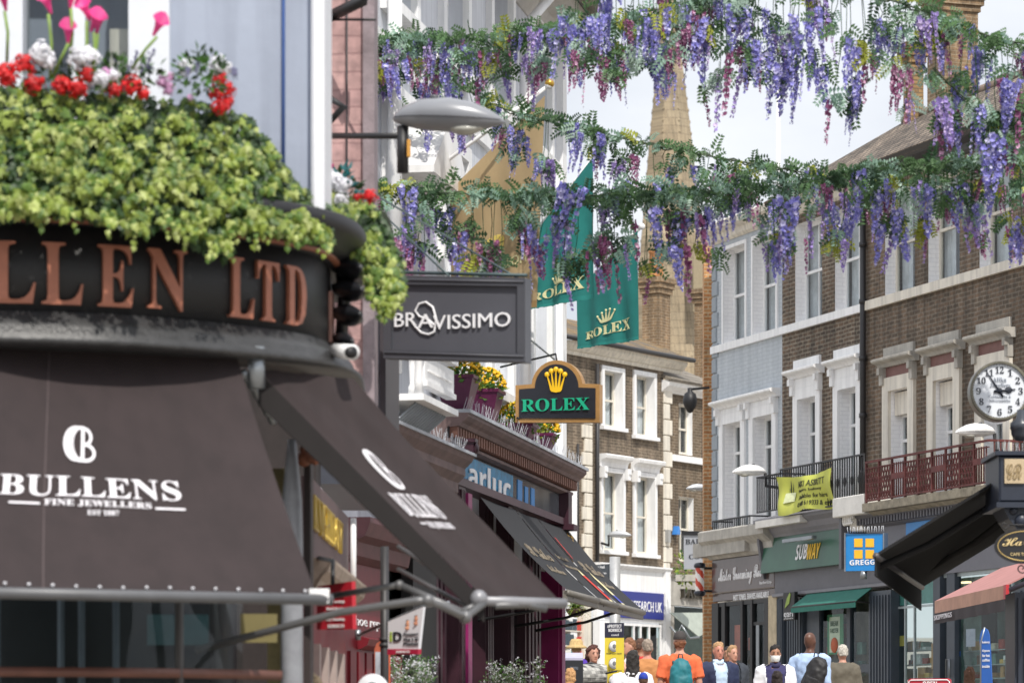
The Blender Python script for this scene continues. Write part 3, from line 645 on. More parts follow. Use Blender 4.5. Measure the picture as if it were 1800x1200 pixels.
for (p0, p1, q0, q1, c, nm) in ((1568, 1581, 1135, 1117, "#b7a24e", "yellow_strip"), (1626, 1637, 1175, 1130, "#b98a5a", "wall_picture"), (1630, 1644, 1118, 1080, "#8d8a7e", "wall_picture"), (1687, 1703, 1136, 1105, "#b9b3c4", "notice"), (1758, 1766, 1150, 1119, "#a9c7c4", "notice"), (1768, 1776, 1150, 1119, "#a9c7c4", "notice"), (1756, 1770, 1186, 1160, "#dfe4e0", "notice"), (1669, 1677, 1153, 1144, "#2d62b3", "notice")):
    m = MB(); m.box(X(p0, O), X(p1, O), -O+.115, -O+.12, fz(p0, q0), fz(p0, q1)); m.build(nm, mat("paper_"+c[1:], c, .6, var=.15), s3)
m = MB(); m.tube([(X(1666, O), -O-.03, fz(1666, 1190)), (X(1666, O), -O-.03, fz(1666, 1158)), (X(1672, O), -O-.03, fz(1672, 1158)), (X(1672, O), -O-.03, fz(1672, 1190))], .015, 6); m.build("door_handle", STEEL, s3)
m = MB(); m.box(X(1677, .2), X(1700, .2), .3, .35, DOWN, zf-.1); m.build("inner_door", BLACK, s3)
m = MB()
for k in range(3): m.box(X(1660+k*26, -.4), X(1672+k*26, -.4), .4, .5, zf-.1-.02*k, zf-.07-.02*k)
m.build("ceiling_lamp", emat("lit_tube", "#ffe2b0", 2), s3)
r0 = random.Random(12)
GOODS = ["#b98d55", "#d8cfb8", "#9c3b2f", "#5c7f74", "#c7a24a", "#7a5a3c", "#dfe2df"]
for k in range(34):
    p = r0.choice([r0.uniform(1569, 1628), r0.uniform(1688, 1776)]); lv = (1192, 1168, 1143)[k % 3]; w_ = r0.uniform(.08, .3); x_ = X(p, 0); z_ = fz(p, lv, 0); c_ = r0.choice(GOODS)
    m = MB(); m.bbox(x_, x_+w_, .12, .3, z_, z_+r0.uniform(.06, .2), .012); m.build("display_box", mat("goods_"+c_[1:], c_, .6, var=.3, vscale=9), s3)
for lv in (1192, 1168, 1143):
    for pa, pb in ((1567, 1630), (1686, 1780)): m = MB(); m.box(X(pa, 0), X(pb, 0), .1, .34, fz(pa, lv, 0)-.02, fz(pa, lv, 0)-.002); m.build("display_shelf", mat("shelf_pale", "#9aa5a2", .5), s3)
for k in range(12):
    p = r0.uniform(1432, 1520); x_ = X(p, 0); z_ = fz(p, r0.choice((1188, 1150, 1120)), 0); c_ = r0.choice(GOODS); m = MB(); m.bbox(x_, x_+r0.uniform(.1, .3), .0, .09, z_, z_+r0.uniform(.1, .3), .01); m.build("menu_card", mat("goods_"+c_[1:], c_, .6, var=.3, vscale=9), s2)
# projecting sign
pg = E("projecting_sign", "square blue projecting sign with four yellow squares beside the green fascia", "sign", W(1520, 970, 57.5))
f_ = Fac(1486.5, 57.6, 1553, 57.2)
def sgn(fac, root, name, pts_px, y0, y1, mt):
    m = MB(); pl = [fac.l(*p) for p in pts_px]
    m.add([fac.w(x, y0, z) for x, z in pl]+[fac.w(x, y1, z) for x, z in pl], [tuple(range(len(pl))), tuple(range(2*len(pl)-1, len(pl)-1, -1))]+[(i, i+len(pl), (i+1) % len(pl)+len(pl), (i+1) % len(pl)) for i in range(len(pl))])
    return recalc(m.build(name, mt, root, world=True))
def txt_px(fac, root, s, mt, p0, p1, q0, q1, y=-.004, th=.004, skew=0, dz=0):
    """lettering on a sign plane: p0..p1 columns, q0 baseline row at p0, q1 cap row at p0; dz = rise over its length in pixels"""
    x0, z0 = fac.l(p0, q0); x1, _ = fac.l(p1, q0); z1 = fac.z(p0, q1); r = fac.z(p1, q0-dz)-fac.z(p1, q0) if dz else 0
    return text_on(root, s, mt, lambda u, v, o: fac.w(x0+(x1-x0)*u+skew*v*(z1-z0), y-o, z0+(z1-z0)*v+r*u), 0, 1, 0, 1, off=th)
sgn(f_, pg, "panel", [(1486.5, 1003), (1553, 1002), (1553, 937.5), (1486.5, 937.5)], 0, .1, mat("sign_blue", "#1f7fc4", .4, var=.05))
fr = MB()
for (a, q, c, e) in ((1485, 1004, 1555, 1002), (1485, 938.5, 1555, 936), (1485, 1004, 1487, 936), (1553, 1004, 1555, 936)):
    (x0, z0), (x1, z1) = f_.l(a, q), f_.l(c, e); z0, z1 = min(z0, z1), max(z0, z1)
    fr.add([f_.w(xx, yy, zz) for zz in (z0, z1) for xx, yy in ((x0, -.02), (x1, -.02), (x1, .12), (x0, .12))], [(3, 2, 1, 0), (4, 5, 6, 7), (0, 1, 5, 4), (1, 2, 6, 5), (2, 3, 7, 6), (3, 0, 4, 7)])
fr.build("frame", STEEL, pg, world=True)
YEL = mat("sign_yellow", "#f0b429", .5, var=.05)
for a, q in ((1502, 961), (1522, 961), (1502, 981), (1522, 981)): sgn(f_, pg, "square", [(a, q), (a+14.5, q), (a+14.5, q-15), (a, q-15)], -.012, -.003, YEL)
txt_px(f_, pg, BOLD("GREGGS"), PALE, 1494, 1546, 993, 984)
m = MB()
for k in range(16): p = f_.w(f_.x(1488+k*4.2), .05, f_.z(1488, 936)); m.tube([p, p+Vector((.01*(k % 3-1), 0, .1))], .006, 4)
m.build("bird_spikes", mat("spike_plastic", "#c9ccd2", .3), pg, world=True)
m = MB(); m.tube([W(1518, 1003, 57.45), W(1518, 1017, 57.45)], .06, 10); m.tube([W(1550, 970, 57.2), RF.w(X(1562), 0, W(1550, 970, 57.2).z)], .03, 6); m.build("bracket", STEEL, pg, world=True)
# yellow banner on the railing
bn = RF.E("yellow_banner", "creased yellow green banner tied to the black balcony railing", "banner")
xa, xb = X(1370, .6), X(1467, .6); zt0, zt1 = RF.z(1370, 838, .6), RF.z(1467, 822, .6); zb0, zb1 = RF.z(1370, 906, .6), RF.z(1467, 889, .6)
def bfn(u, v, o=0):
    x = xa+(xb-xa)*u; zt = zt0+(zt1-zt0)*u-.06*math.sin(u*math.pi); zb = zb0+(zb1-zb0)*u-.03*math.sin(u*9)
    y = -.62-.035*math.sin(u*13+2*v)-.03*math.sin(u*5-3*v)-.015*math.sin(u*27)-.02*math.sin(v*7+u*4)
    return RF.w(x, y-o, zb+(zt-zb)*v)
m = MB(); m.sm = True; nu, nv = 60, 24
m.add([bfn(i/nu, j/nv) for i in range(nu+1) for j in range(nv+1)], [(i*(nv+1)+j, (i+1)*(nv+1)+j, (i+1)*(nv+1)+j+1, i*(nv+1)+j+1) for i in range(nu) for j in range(nv)])
m.build("sheet", mat("yellow_cloth", "#b7bb52", .7, var=.08, vscale=4), bn, world=True)
INK = mat("dark_ink", "#2e3020", .7)
for s_, u0, u1, v0, v1 in (("ALIKI ASBRITT", .36, .86, .68, .86), ("Flowers balcony", .36, .80, .52, .62), ("Available for hire", .36, .86, .34, .46), ("01603 619333 & events", .36, .96, .13, .26)):
    text_on(bn, s_, INK, bfn, u0, u1, v0, v1, off=.006)
m = MB(); m.add([bfn(u, v, .01) for u, v in ((.12, .32), (.3, .34), (.3, .58), (.12, .58))], [(0, 1, 2, 3)]); m.build("patch", mat("pale_print", "#d7dcae", .7, var=.2, vscale=20), bn, world=True)
m = MB()
for u in (.02, .25, .5, .75, .98): m.tube([bfn(u, 1), bfn(u, 1)+Vector((.04, .04, .05))], .008, 4)
m.build("tie", IRON, bn, world=True)
# orange brick end wall beyond the terrace
ew = E("brick_end_wall", "narrow sunlit orange brick end wall beside the pale grey house", "wall", W(1246, 1300, 67.4)-Vector((0, 0, 1.6)))
m = MB(); p0, p1 = W(1237.5, 415, 67.4), W(1262, 415, 67.4); m.box(p0.x, p1.x, 67.4, 67.9, 0, p0.z); m.build("brickwork", BR_O, ew, world=True)
m = MB(); m.box(p0.x-.05, p1.x+.05, 67.34, 67.92, p0.z, p0.z+.1); m.build("coping", STONEG, ew, world=True)

# ---------------------------------------------------------------- street lamps on brackets
def lantern(root, c, L, ax, fm=GALVL):
    """flattened teardrop head of length L along ax from c (bracket end)"""
    ax = Vector(ax).normalized(); sd_ = Vector((0, 0, 1)).cross(ax).normalized(); up = Vector((0, 0, 1)); c = Vector(c)
    prof = [(-.02, .004), (0, .035), (.08, .085), (.25, .135), (.5, .15), (.7, .125), (.85, .08), (.96, .035), (1, .004)]
    hd = MB(); hd.rings([(c+ax*L*t+up*L*(r*.36-.01), sd_*L*r*1.15, up*L*r*(1.02)) for t, r in prof], 20); h = hd.build("lamp_housing", fm, root, world=True)
    s_ = MB(); s_.rings([(c+ax*L*t+up*L*.006, sd_*L*(r*1.17+.004), up*L*.012) for t, r in prof[1:-1]], 20); s_.build("seam", mat("lamp_seam", "#4b4d52", .5), h, world=True)
    g = MB(); g.rings([(c+ax*L*t+up*L*(-.055-.03*math.sin((t-.42)/.4*math.pi)), sd_*L*.11*math.sin((t-.4)/.46*math.pi+.05), up*L*.05*max(.05, math.sin((t-.42)/.42*math.pi))) for t in [.43+.05*k for k in range(9)]], 14)
    g.build("lens", mat("lamp_lens", "#a7a69e", .25), h, world=True)
    k = MB(); k.rings([(c+ax*L*.36+up*L*z, sd_*L*r, ax*L*r) for z, r in ((.17, .045), (.21, .04), (.215, .03))], 12); k.build("sensor_cap", mat("lamp_seam", "#4b4d52", .5), h, world=True)
def arm(root, pts, r, m_=None): m = MB(); m.tube(pts, r, 8); return m.build("arm", m_ or IRON, root, world=True)
for (pa, pb, py, Y, attach, lab) in ((1345, 1287, 829, 63, (1352, 842), "white lantern on a bracket in front of the pale grey house"), (1748, 1679, 759, 55, (1752, 778), "white lantern on a bracket above the red iron balcony")):
    a, e = W(pa, py, Y), W(pb, py, Y-.3); r_ = E("street_lamp", lab, "street lamp", a, 0, "bracket street lamps")
    lantern(r_, a, (e-a).length, e-a, WHITE)
    q = W(attach[0], attach[1], Y); arm(r_, [a+Vector((0, 0, -.02)), Vector((a.x+.02, a.y, q.z-.12)), RF.w(RF.l(attach[0]+20, 800)[0], 0, q.z-.12)], .03)
# ================================================================ CENTRE: houses closing the street
CF = Fac(1000, 82, 1260, 88.2)
hA = CF.E("brick_house", "sunlit brick house with four white framed sash windows closing the street", "house")
x0, x1 = CF.x(985), CF.x(1166); zE = CF.z(1100, 618); zsf = CF.z(1100, 1000)
opsU = [(CF.x(a), CF.x(c), CF.z(a, q), CF.z(a, t)) for a, c, q, t in ((1060, 1092, 748, 650), (1116, 1148, 764, 658))]
opsL = [(CF.x(a), CF.x(c), CF.z(a, q), CF.z(a, t)) for a, c, q, t in ((1058, 1093, 966, 828), (1116, 1149, 972, 836))]
b = MB(); wall(b, x0, x1, zsf, zE, opsU+opsL, dep=.27, rmi=1, back=5); recalc(b.build("wall", [brick("house_brick", "#65594c", "#7c6d5e", "#8d806e", ms=.013, dirt=.5), WHITE], hA))
b = MB()
for o in opsU+opsL: surround(b, *o, .11, -.05, 0)
b.build("window_surround", WHITE, hA)
b = MB()
for o in opsL:
    cornice(b, o[0]-.2, o[1]+.18, o[3]+.12, [(.06, 0), (.08, .1), (.12, .16), (.24, .2), (.26, .27), (.22, .3)])
    for xx in (o[0]-.16, o[1]+.02): b.box(xx, xx+.13, -.18, 0, o[3]-.16, o[3]+.118); b.box(xx+.02, xx+.11, -.21, -.18, o[3]-.02, o[3]+.1)
b.build("window_hood", WHITE, hA)
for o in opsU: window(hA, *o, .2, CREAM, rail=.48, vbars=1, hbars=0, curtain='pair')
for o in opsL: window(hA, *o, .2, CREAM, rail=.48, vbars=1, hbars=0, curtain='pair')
b = MB(); cornice(b, x0, CF.x(1196), zE-.02, [(.03, -.3), (.06, -.22), (.1, -.2), (.2, -.08), (.22, 0)]); b.build("cornice", CREAM, hA)
b = MB(); zq = CF.z(1030, 985); k = 0
while zq < CF.z(1030, 690):
    w_ = (1022, 1039) if k % 2 else (1026, 1039)
    b.bbox(CF.x(w_[0]), CF.x(w_[1]), -.05, 0, zq, zq+.31, .015); zq += .33; k += 1
b.build("quoins", CREAM, hA)
b = MB(); b.box(CF.x(996), CF.x(1007), -.12, 0, CF.z(1000, 1200), CF.z(1000, 815)); b.build("white_pilaster", WHITE, hA)
b = MB(); b.tube([(CF.x(1044), -.1, zsf-.3), (CF.x(1044), -.1, zE-.45)], .05, 8); b.tube([(CF.x(1012), -.06, zsf+.2), (CF.x(1012), -.06, CF.z(1012, 780))], .03, 6); b.build("drainpipe", LEAD, hA)
zR = zE+.05
ORT = brick("lichen_tile", "#716a60", "#94784c", "#4f473c", bw=.25, bh=.12, ms=.012, dirt=.5, bumpd=.02)
b = MB(); b.slab([(x0-.4, -.3, zR), (CF.x(1200), -.3, zR), (CF.x(1180), 1.6, zR+.85), (x0-.4, 1.6, zR+.85)], -.08); r_ = b.build("roof", ORT, hA)
b = MB(); b.tube([(x0-.4, -.33, zR-.02), (CF.x(1200), -.33, zR-.02)], .06, 8); b.build("gutter", LEAD, r_)
b = MB(); xk = CF.x(1178, -1.6); b.box(xk-.6, xk, 1.6, 2.1, zR, CF.z(1150, 520, -2)); z_ = CF.z(1150, 520, -2)
for k in range(3): b.box(xk-.65-.04*k, xk+.05+.04*k, 1.55-.04*k, 2.15+.04*k, z_+k*.14+.001, z_+(k+1)*.14)
c_ = b.build("chimney", BR_Y, r_)
for k in range(2):
    q = MB(); q.lathe([(.13, z_+.42), (.12, z_+.5), (.1, z_+1.05), (.13, z_+1.08), (.13, z_+1.15), (.08, z_+1.15)], (xk-.45+k*.3, 1.85, 0), 14); q.build("chimney_pot", mat("terracotta_pot", "#b07a4e", .8, var=.2), c_)
# charity shop below
cs = CF.E("charity_shopfront", "white charity shopfront with a dark blue sign below the sunlit brick house", "shopfront")
zt = CF.z(1100, 1002); zg = CF.z(1100, 1215)
b = MB(); b.box(CF.x(1042), CF.x(1160), -.12, -.002, CF.z(1100, 1092), zt); b.box(CF.x(1158), CF.x(1167), -.2, -.002, zg-1, zt+.05); b.box(CF.x(1042), CF.x(1062), -.2, -.002, zg-1, CF.z(1100, 1094)); cornice(b, CF.x(1042), CF.x(1168), zt, [(.13, 0), (.2, .05), (.24, .09), (.24, .13)]); b.build("fascia", WHITE, cs)
b = MB(); b.bbox(CF.x(1054), CF.x(1157), -.17, -.12, CF.z(1100, 1086), CF.z(1100, 1039), .01); p_ = b.build("sign_panel", mat("royal_blue_sign", "#27307f", .4, var=.06), cs)
text(p_, "CANCER RESEARCH UK", PALE, CF.x(1060), CF.x(1152.5), CF.z(1100, 1073), CF.z(1100, 1055), -.174, .01)
b = MB(); zt2 = CF.z(1100, 1094)
for a in (1062, 1083, 1108, 1120, 1135, 1155): b.box(CF.x(a), CF.x(a)+.05, -.1, -.03, zg-1, zt2)
b.box(CF.x(1062), CF.x(1158), -.095, -.035, zt2-.07, zt2-.001); b.build("frame", WHITE, cs)
b = MB(); b.box(CF.x(1062), CF.x(1158), -.07, -.062, zg-1, zt2); b.build("shop_window", SHOPGLASS, cs)
b = MB(); b.box(CF.x(1042), CF.x(1166), .2, .3, zg-1, zt2); b.build("room", mat("room_brown", "#5b5348", .9, var=.6, vscale=2), cs)
# bookshop front under the hanging fern
bs = CF.E("bookshop_front", "cream shopfront with a book display under the hanging fern", "shopfront")
b = MB(); b.box(CF.x(975), CF.x(1030), -.05, 0, zg-1, CF.z(1000, 1083)); b.build("backboard", mat("pale_board", "#b8b2a4", .8), bs)
r0 = random.Random(5); za = CF.z(1000, 1160); nb = 0
cm = [("red", "#b23a30"), ("slate grey", "#3a4750"), ("teal", "#2e6f72"), ("white", "#d5d5d0")]
while za < CF.z(1000, 1095):
    xx = CF.x(984)
    while xx < CF.x(1014):
        w_ = r0.uniform(.09, .2); q = 0 if xx > CF.x(1003) else r0.randrange(1, 4); b = MB(); b.bbox(xx, xx+w_-.012, -.13, -.052, za, za+r0.uniform(.2, .28), .008); xx += w_
        o = b.build("book", mat("book_"+cm[q][1][1:], cm[q][1], .6), None); o.location = (CF.A.x, CF.A.y, 0); o.rotation_euler = (0, 0, CF.rz); o['kind'] = 'thing'
        tag(o, cm[q][0]+" book standing in the display under the hanging fern", "book", "books in the shop display")
    b = MB(); b.box(CF.x(978), CF.x(1014), -.14, -.051, za-.03, za-.004); b.build("shelf", CREAM, bs); za += .36
b = MB(); b.box(CF.x(1014), CF.x(1027), -.2, -.05, zg-1, CF.z(1000, 1050)); b.build("pillar", CREAM, bs)
# second house with stone shopfront
hB = CF.E("quoined_house", "narrow brick house with white quoins between the charity shop and the orange end wall", "house")
xb0, xb1 = CF.x(1166), CF.x(1262); zB = CF.z(1200, 676); zsB = CF.z(1200, 1018)
o1 = [(CF.x(a), CF.x(c), CF.z(a, q), CF.z(a, t)) for a, c, q, t in ((1196, 1220, 797, 708), (1196, 1222, 985, 872))]
b = MB(); wall(b, xb0+.003, xb1, zsB, zB, o1, y=.05, dep=.2, rmi=1, back=5); recalc(b.build("wall", [brick("house_brick_dark", "#645545", "#796855", "#8d806e", ms=.013, dirt=.5), WHITE], hB))
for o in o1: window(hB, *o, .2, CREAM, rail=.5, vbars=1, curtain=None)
b = MB(); b.box(CF.x(1180), xb1, -.06, .05, CF.z(1200, 812), CF.z(1200, 801)); cornice(b, CF.x(1163), xb1, zB-.02, [(.0, -.25), (.05, -.2), (.2, -.1), (.25, 0), (.22, .05)]); b.build("string_course", WHITE, hB)
b = MB(); zq = zsB; k = 0
while zq < zB-.5:
    b.bbox(CF.x(1165.5), CF.x(1180 if k % 2 else 1176), -.04, .05, zq, zq+.38, .015); zq += .4; k += 1
b.build("quoins", CREAM, hB)
b = MB(); b.slab([(xb0-.1, -.3, zB+.05), (xb1, -.3, zB+.05), (xb1, 2.6, zB+1.25), (xb0-.1, 2.6, zB+1.25)], -.08); r2 = b.build("roof", SLATE, hB)
b = MB(); xk = CF.x(1262, -2.2); b.box(xk-.6, xk, 2.2, 2.6, zB, CF.z(1225, 535, -2.6)); z_ = CF.z(1225, 535, -2.6)
for k in range(3): b.box(xk-.65-.05*k, xk+.06, 2.15-.05*k, 2.65, z_+k*.13+.001, z_+(k+1)*.13)
b.build("chimney", BR_Y, r2)
b = MB(); b.box(xb0+.01, xb1, -.15, .05, CF.z(1200, 1065), zsB); cornice(b, xb0+.01, xb1, zsB, [(.15, 0), (.22, .05), (.26, .1)], y=0); b.box(xb0+.01, CF.x(1176), -.15, .05, zg-1, CF.z(1200, 1066)); b.build("stone_fascia", STONEG, hB)
text(hB, SERIF("PALMER"), mat("bronze_letters", "#3a352c", .4), CF.x(1186), CF.x(1246), CF.z(1210, 1052), CF.z(1210, 1036), -.155, .1)
b = MB(); b.box(CF.x(1176), xb1, .2, .25, zg-1, CF.z(1200, 1065)); b.build("room", mat("room_green", "#46493f", .9, var=.4), hB)
b = MB(); b.box(CF.x(1176), xb1, -.02, -.012, zg-1, CF.z(1200, 1066)); b.build("shop_window", SHOPGLASS, hB)
b = MB(); b.box(xb0+.02, xb0+.14, -.14, -.04, CF.z(1160, 952), CF.z(1160, 930)); b.build("meter_box", mat("box_grey", "#9a9a98", .6), hB)
b = MB(); b.prism([(CF.x(1184), CF.z(1186, 939)), (CF.x(1190), CF.z(1186, 939)), (CF.x(1189), CF.z(1186, 926)), (CF.x(1187), CF.z(1186, 924))], -.1, .05); b.build("alarm_box", mat("alarm_blue", "#3d7cc4", .4), hB)
# triangular blind
ta = E("window_blind", "pale grey fabric blind slanting across the stone shopfront", "blind", W(1215, 1080, 85))
b = MB(); b.slab([W(1178, 1076, 85), W(1242, 1076, 86.8), W(1242, 1112, 86.2), W(1228, 1118, 85.6)], .02); b.build("canopy", mat("sage_canvas", "#9aa198", .8), ta, world=True)
b = MB(); b.tube([W(1178, 1100, 85), W(1190, 1115, 85), W(1198, 1098, 85), W(1212, 1121, 85), W(1228, 1119, 85.5)], .03, 6); b.build("folding_arm", STEEL, ta, world=True)
# hanging sign beside
hs = E("solicitor_sign", "pale grey hanging sign with dark serif letters beside the barber pole", "sign", W(1220, 968, 74))
f_ = Fac(1200, 74, 1250, 73.6)
sgn(f_, hs, "board", [(1202, 1000), (1250, 1000), (1250, 936), (1202, 936)], 0, .05, mat("sign_pale_grey", "#a4a7ad", .5, var=.05))
sgn(f_, hs, "top_bar", [(1199, 940), (1252, 940), (1252, 933), (1199, 933)], -.03, .09, IRON)
for s_, a, c, q, t in (("BARR &", 1205, 1262, 956, 947), ("&", 1226, 1238, 972, 960), ("COOK", 1211, 1253, 982, 974)):
    txt_px(f_, hs, SERIF(s_.replace(" &", "AR")), mat("sign_ink", "#33343a", .6), a, c, q, t)
b = MB(); b.tube([f_.w(f_.x(1200), .03, f_.z(1200, 937)), W(1255, 937, 73.5)], .03, 6); b.build("bracket", IRON, hs, world=True)
pl_ = E("window_plant", "small lime green trailing plant on the ledge beside the pale grey sign", "plant", W(1203, 1008, 84.8))
def leaves(b, c, n, R_, L, seed, nm=1, up=.3, flat=1.0):
    r = random.Random(seed)
    for k in range(n):
        u = Vector((r.gauss(0, 1), r.gauss(0, 1), r.gauss(0, 1))).normalized()*(r.random()**.4)
        p = Vector(c)+Vector((u.x*R_[0], u.y*R_[1], u.z*R_[2])); d = (u+Vector((r.gauss(0, .5), r.gauss(0, .5), r.gauss(up, .5)))).normalized()
        s_ = d.orthogonal().normalized(); s_.rotate(Matrix.Rotation(r.random()*6.28, 3, d)); l = L*r.uniform(.6, 1.2); n_ = d.cross(s_)*l*.12
        b.mi = r.randrange(nm); b.add([p, p+d*l*.5+s_*l*.25+n_, p+d*l, p+d*l*.5-s_*l*.25+n_], [(0, 1, 2), (0, 2, 3)])
    b.mi = 0
LIME = leafmat("lime_leaf", "#8fa03a"); MIDG = leafmat("mid_leaf", "#4f7a35"); DKG = leafmat("dark_leaf", "#33492c")
b = MB(); leaves(b, W(1203, 1000, 84.6), 160, (.22, .15, .5), .13, 3, 2); b.build("foliage", [LIME, MIDG], pl_, world=True)
b = MB(); c = W(1205, 1014, 84.6); b.box(c.x-.25, c.x+.35, 84.45, 84.85, c.z-.1, c.z+.06); b.build("trough", STONEG, pl_, world=True)
fn = E("hanging_fern", "bright green fern in a hanging basket at the edge of the black awnings", "plant", W(1015, 1068, 44))
b = MB(); r0 = random.Random(9)
for k in range(150):
    a = r0.random()*6.28; e = r0.uniform(-.2, 1.1); L_ = r0.uniform(.12, .26); c = W(1012, 1068, 44)
    for j in range(9):
        t = j/8; p = c+Vector((math.cos(a)*L_*t*math.cos(e), math.sin(a)*L_*t*math.cos(e), L_*t*math.sin(e)-.25*t*t*L_*1.4))
        s_ = Vector((-math.sin(a), math.cos(a), 0))*.022*(1-t*.6); d = Vector((math.cos(a), math.sin(a), -.3))*.02
        b.mi = r0.randrange(2); b.add([p-s_, p+d, p+s_, p-d*.3], [(0, 1, 2, 3)])
b.build("fronds", [LIME, MIDG], fn, world=True)
b = MB(); c = W(1012, 1072, 44); b.lathe([(.02, -.09), (.09, -.06), (.13, 0), (.13, .02)], c, 14); b.tube([c+Vector((0, 0, .02)), c+Vector((0, 0, .35))], .006, 5); b.build("basket", mat("basket_brown", "#4b3b2b", .8), fn, world=True)
# lamps on this side
for (pa, pb, py, Y, lab) in ((1070, 1110, 940, 83, "pale lantern on a bracket in front of the sunlit brick house"), (1243, 1206, 858, 72, "steel lantern sticking out from the orange end wall")):
    a, e = W(pa, py, Y), W(pb, py, Y-.2); r_ = E("street_lamp", lab, "street lamp", a, 0, "bracket street lamps")
    lantern(r_, a, (e-a).length, e-a)
    if pa < 1100: arm(r_, [a, a+Vector((0, 0, -.25)), W(1040, 948, 83.5)], .03)
    else: arm(r_, [a, W(1248, 858, 67.5)], .04)
gl = E("globe_lantern", "black pendant lantern hanging from an arm on the orange end wall", "street lamp", W(1213, 700, 67))
b = MB(); c = W(1213, 706, 67); b.lathe([(.01, .28), (.05, .27), (.05, .2), (.11, .16), (.14, .05), (.14, -.02), (.11, -.1), (.05, -.2), (.01, -.22)], c, 16); b.build("housing", BLACK, gl, world=True)
arm(gl, [c+Vector((0, 0, .26)), W(1213, 684, 67), W(1246, 681, 67.3)], .025)
# church spire
sp = E("church_spire", "tall tapering buff stone church spire rising behind the rooftops", "spire", W(1180, 1300, 240)-Vector((0, 0, 1.6)))
def sr(py, hw): p = W(1177+(py-110)*.011, py, 240); r = hw/6000*240; return p, r
b = MB(); rg = []
for py, hw in ((900, 96), (640, 74), (400, 51), (250, 37), (110, 22), (-90, 2)):
    p, r = sr(py, hw); rg.append((p, (r*math.cos(.3927)*1.08, 0, 0), (0, r*1.08, 0)))
vs = [Vector(c)+Vector((a[0]*1.0*math.cos(2*math.pi*(k+.5)/8)/.924, a[0]/.924*math.sin(2*math.pi*(k+.5)/8), 0)) for c, a, _ in rg for k in range(8)]
b.add(vs, [(i*8+k, i*8+(k+1) % 8, (i+1)*8+(k+1) % 8, (i+1)*8+k) for i in range(len(rg)-1) for k in range(8)])
SPB = brick("spire_ashlar", "#9c8d75", "#a89a82", "#7e7260", bw=1.1, bh=.55, ms=.02, dirt=.35, dscale=.25)
for k in range(8):
    for j in range(34):
        t = j/34; i = t*(len(rg)-1); q = int(i); p = vs[q*8+k].lerp(vs[(q+1)*8+k], i-q); b.ball(p, .07, .07, .13, 5, 4)
b.build("spire_stone", SPB, sp, world=True)
b = MB(); 
for dz in (0,): p = W(1228, 500, 238); b.box(p.x-.5, p.x+.5, 235.5, 236, p.z-2.2, p.z+3.2)
b.build("lucarne", mat("crocket_stone", "#8f836c", .9), sp, world=True)
fp = E("flagpole", "bare white flagpole standing against the sky left of the tiled roof", "flagpole", W(1368, 500, 100))
b = MB(); b.tube([W(1368, 620, 100), W(1368, 150, 100)], [.075, .05], 10); b.build("pole", WHITE, fp, world=True)
b = MB(); b.ball(W(1368, 148, 100), .1); b.build("finial", mat("gilt", "#b9933d", .3, .6), fp, world=True)

# ================================================================ LEFT SIDE OF THE STREET
LF = Fac(554, 25, 990, 36)
wh = LF.E("white_house", "tall white rendered house with slate eaves on the left of the street", "house")
x0, x1 = LF.x(628), LF.x(984); zc = LF.z(900, 770); zE = LF.z(1000, 60)
L_ = x1-x0; ops = []
for k in range(4):
    xa = x0+1.0+k*2.25
    if xa+1 < x1: ops += [(xa, xa+1.0, zc+.35, zc+2.25), (xa, xa+1.0, zc+3.0, zc+4.3)]
b = MB(); wall(b, x0, x1, zc-1.2, zE, ops, dep=.2, back=5); recalc(b.build("wall", mat("white_render", "#c9ccd3", .7, var=.08, vscale=2, bump=.1, bscale=12, streak=.14), wh))
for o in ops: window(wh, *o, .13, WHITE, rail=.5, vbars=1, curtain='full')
b = MB()
for o in ops: surround(b, *o, .13, -.06, 0)
b.box(x1-.22, x1+.02, -.07, 0, zc-1.2, zE-.3); b.box(x0, x1-.23, -.05, 0, zc+2.55, zc+2.7); b.build("trim", WHITE, wh)
b = MB(); cornice(b, x0-.2, x1+.2, zE-.05, [(.02, -.3), (.08, -.2), (.1, -.12), (.36, -.06), (.38, 0)]); b.build("eaves_soffit", mat("soffit_grey", "#b4b2ae", .6), wh)
b = MB(); b.slab([(x0-.2, -.5, zE), (x1+.25, -.5, zE), (x1+.25, 3, zE+2.6), (x0-.2, 3, zE+2.6)], -.1); b.tube([(x0-.2, -.5, zE-.02), (x1+.25, -.5, zE-.02)], .065, 8); b.build("roof", SLATE, wh)
b = MB(); xp = LF.x(905); b.tube([(xp+.4, -.4, zE-.1), (xp, -.1, zE-.6), (xp, -.1, zc)], .055, 8); b.tube([(LF.x(668), -.12, zc), (LF.x(668), -.12, zE)], .06, 8)
for k in range(5): b.tube([(LF.x(668), -.12, zc+.4+k), (LF.x(668), -.12, zc+.48+k)], .078, 8)
b.build("drainpipe", WHITE, wh)
# gabled white hood seen behind the lantern
b = MB(); xa = LF.x(722); zz = LF.z(722, 330); b.prism([(xa-.75, zz), (xa+.75, zz), (xa+.75, zz+.06), (xa, zz+.62), (xa-.75, zz+.06)], -.35, 0); b.build("gable_hood", WHITE, wh)
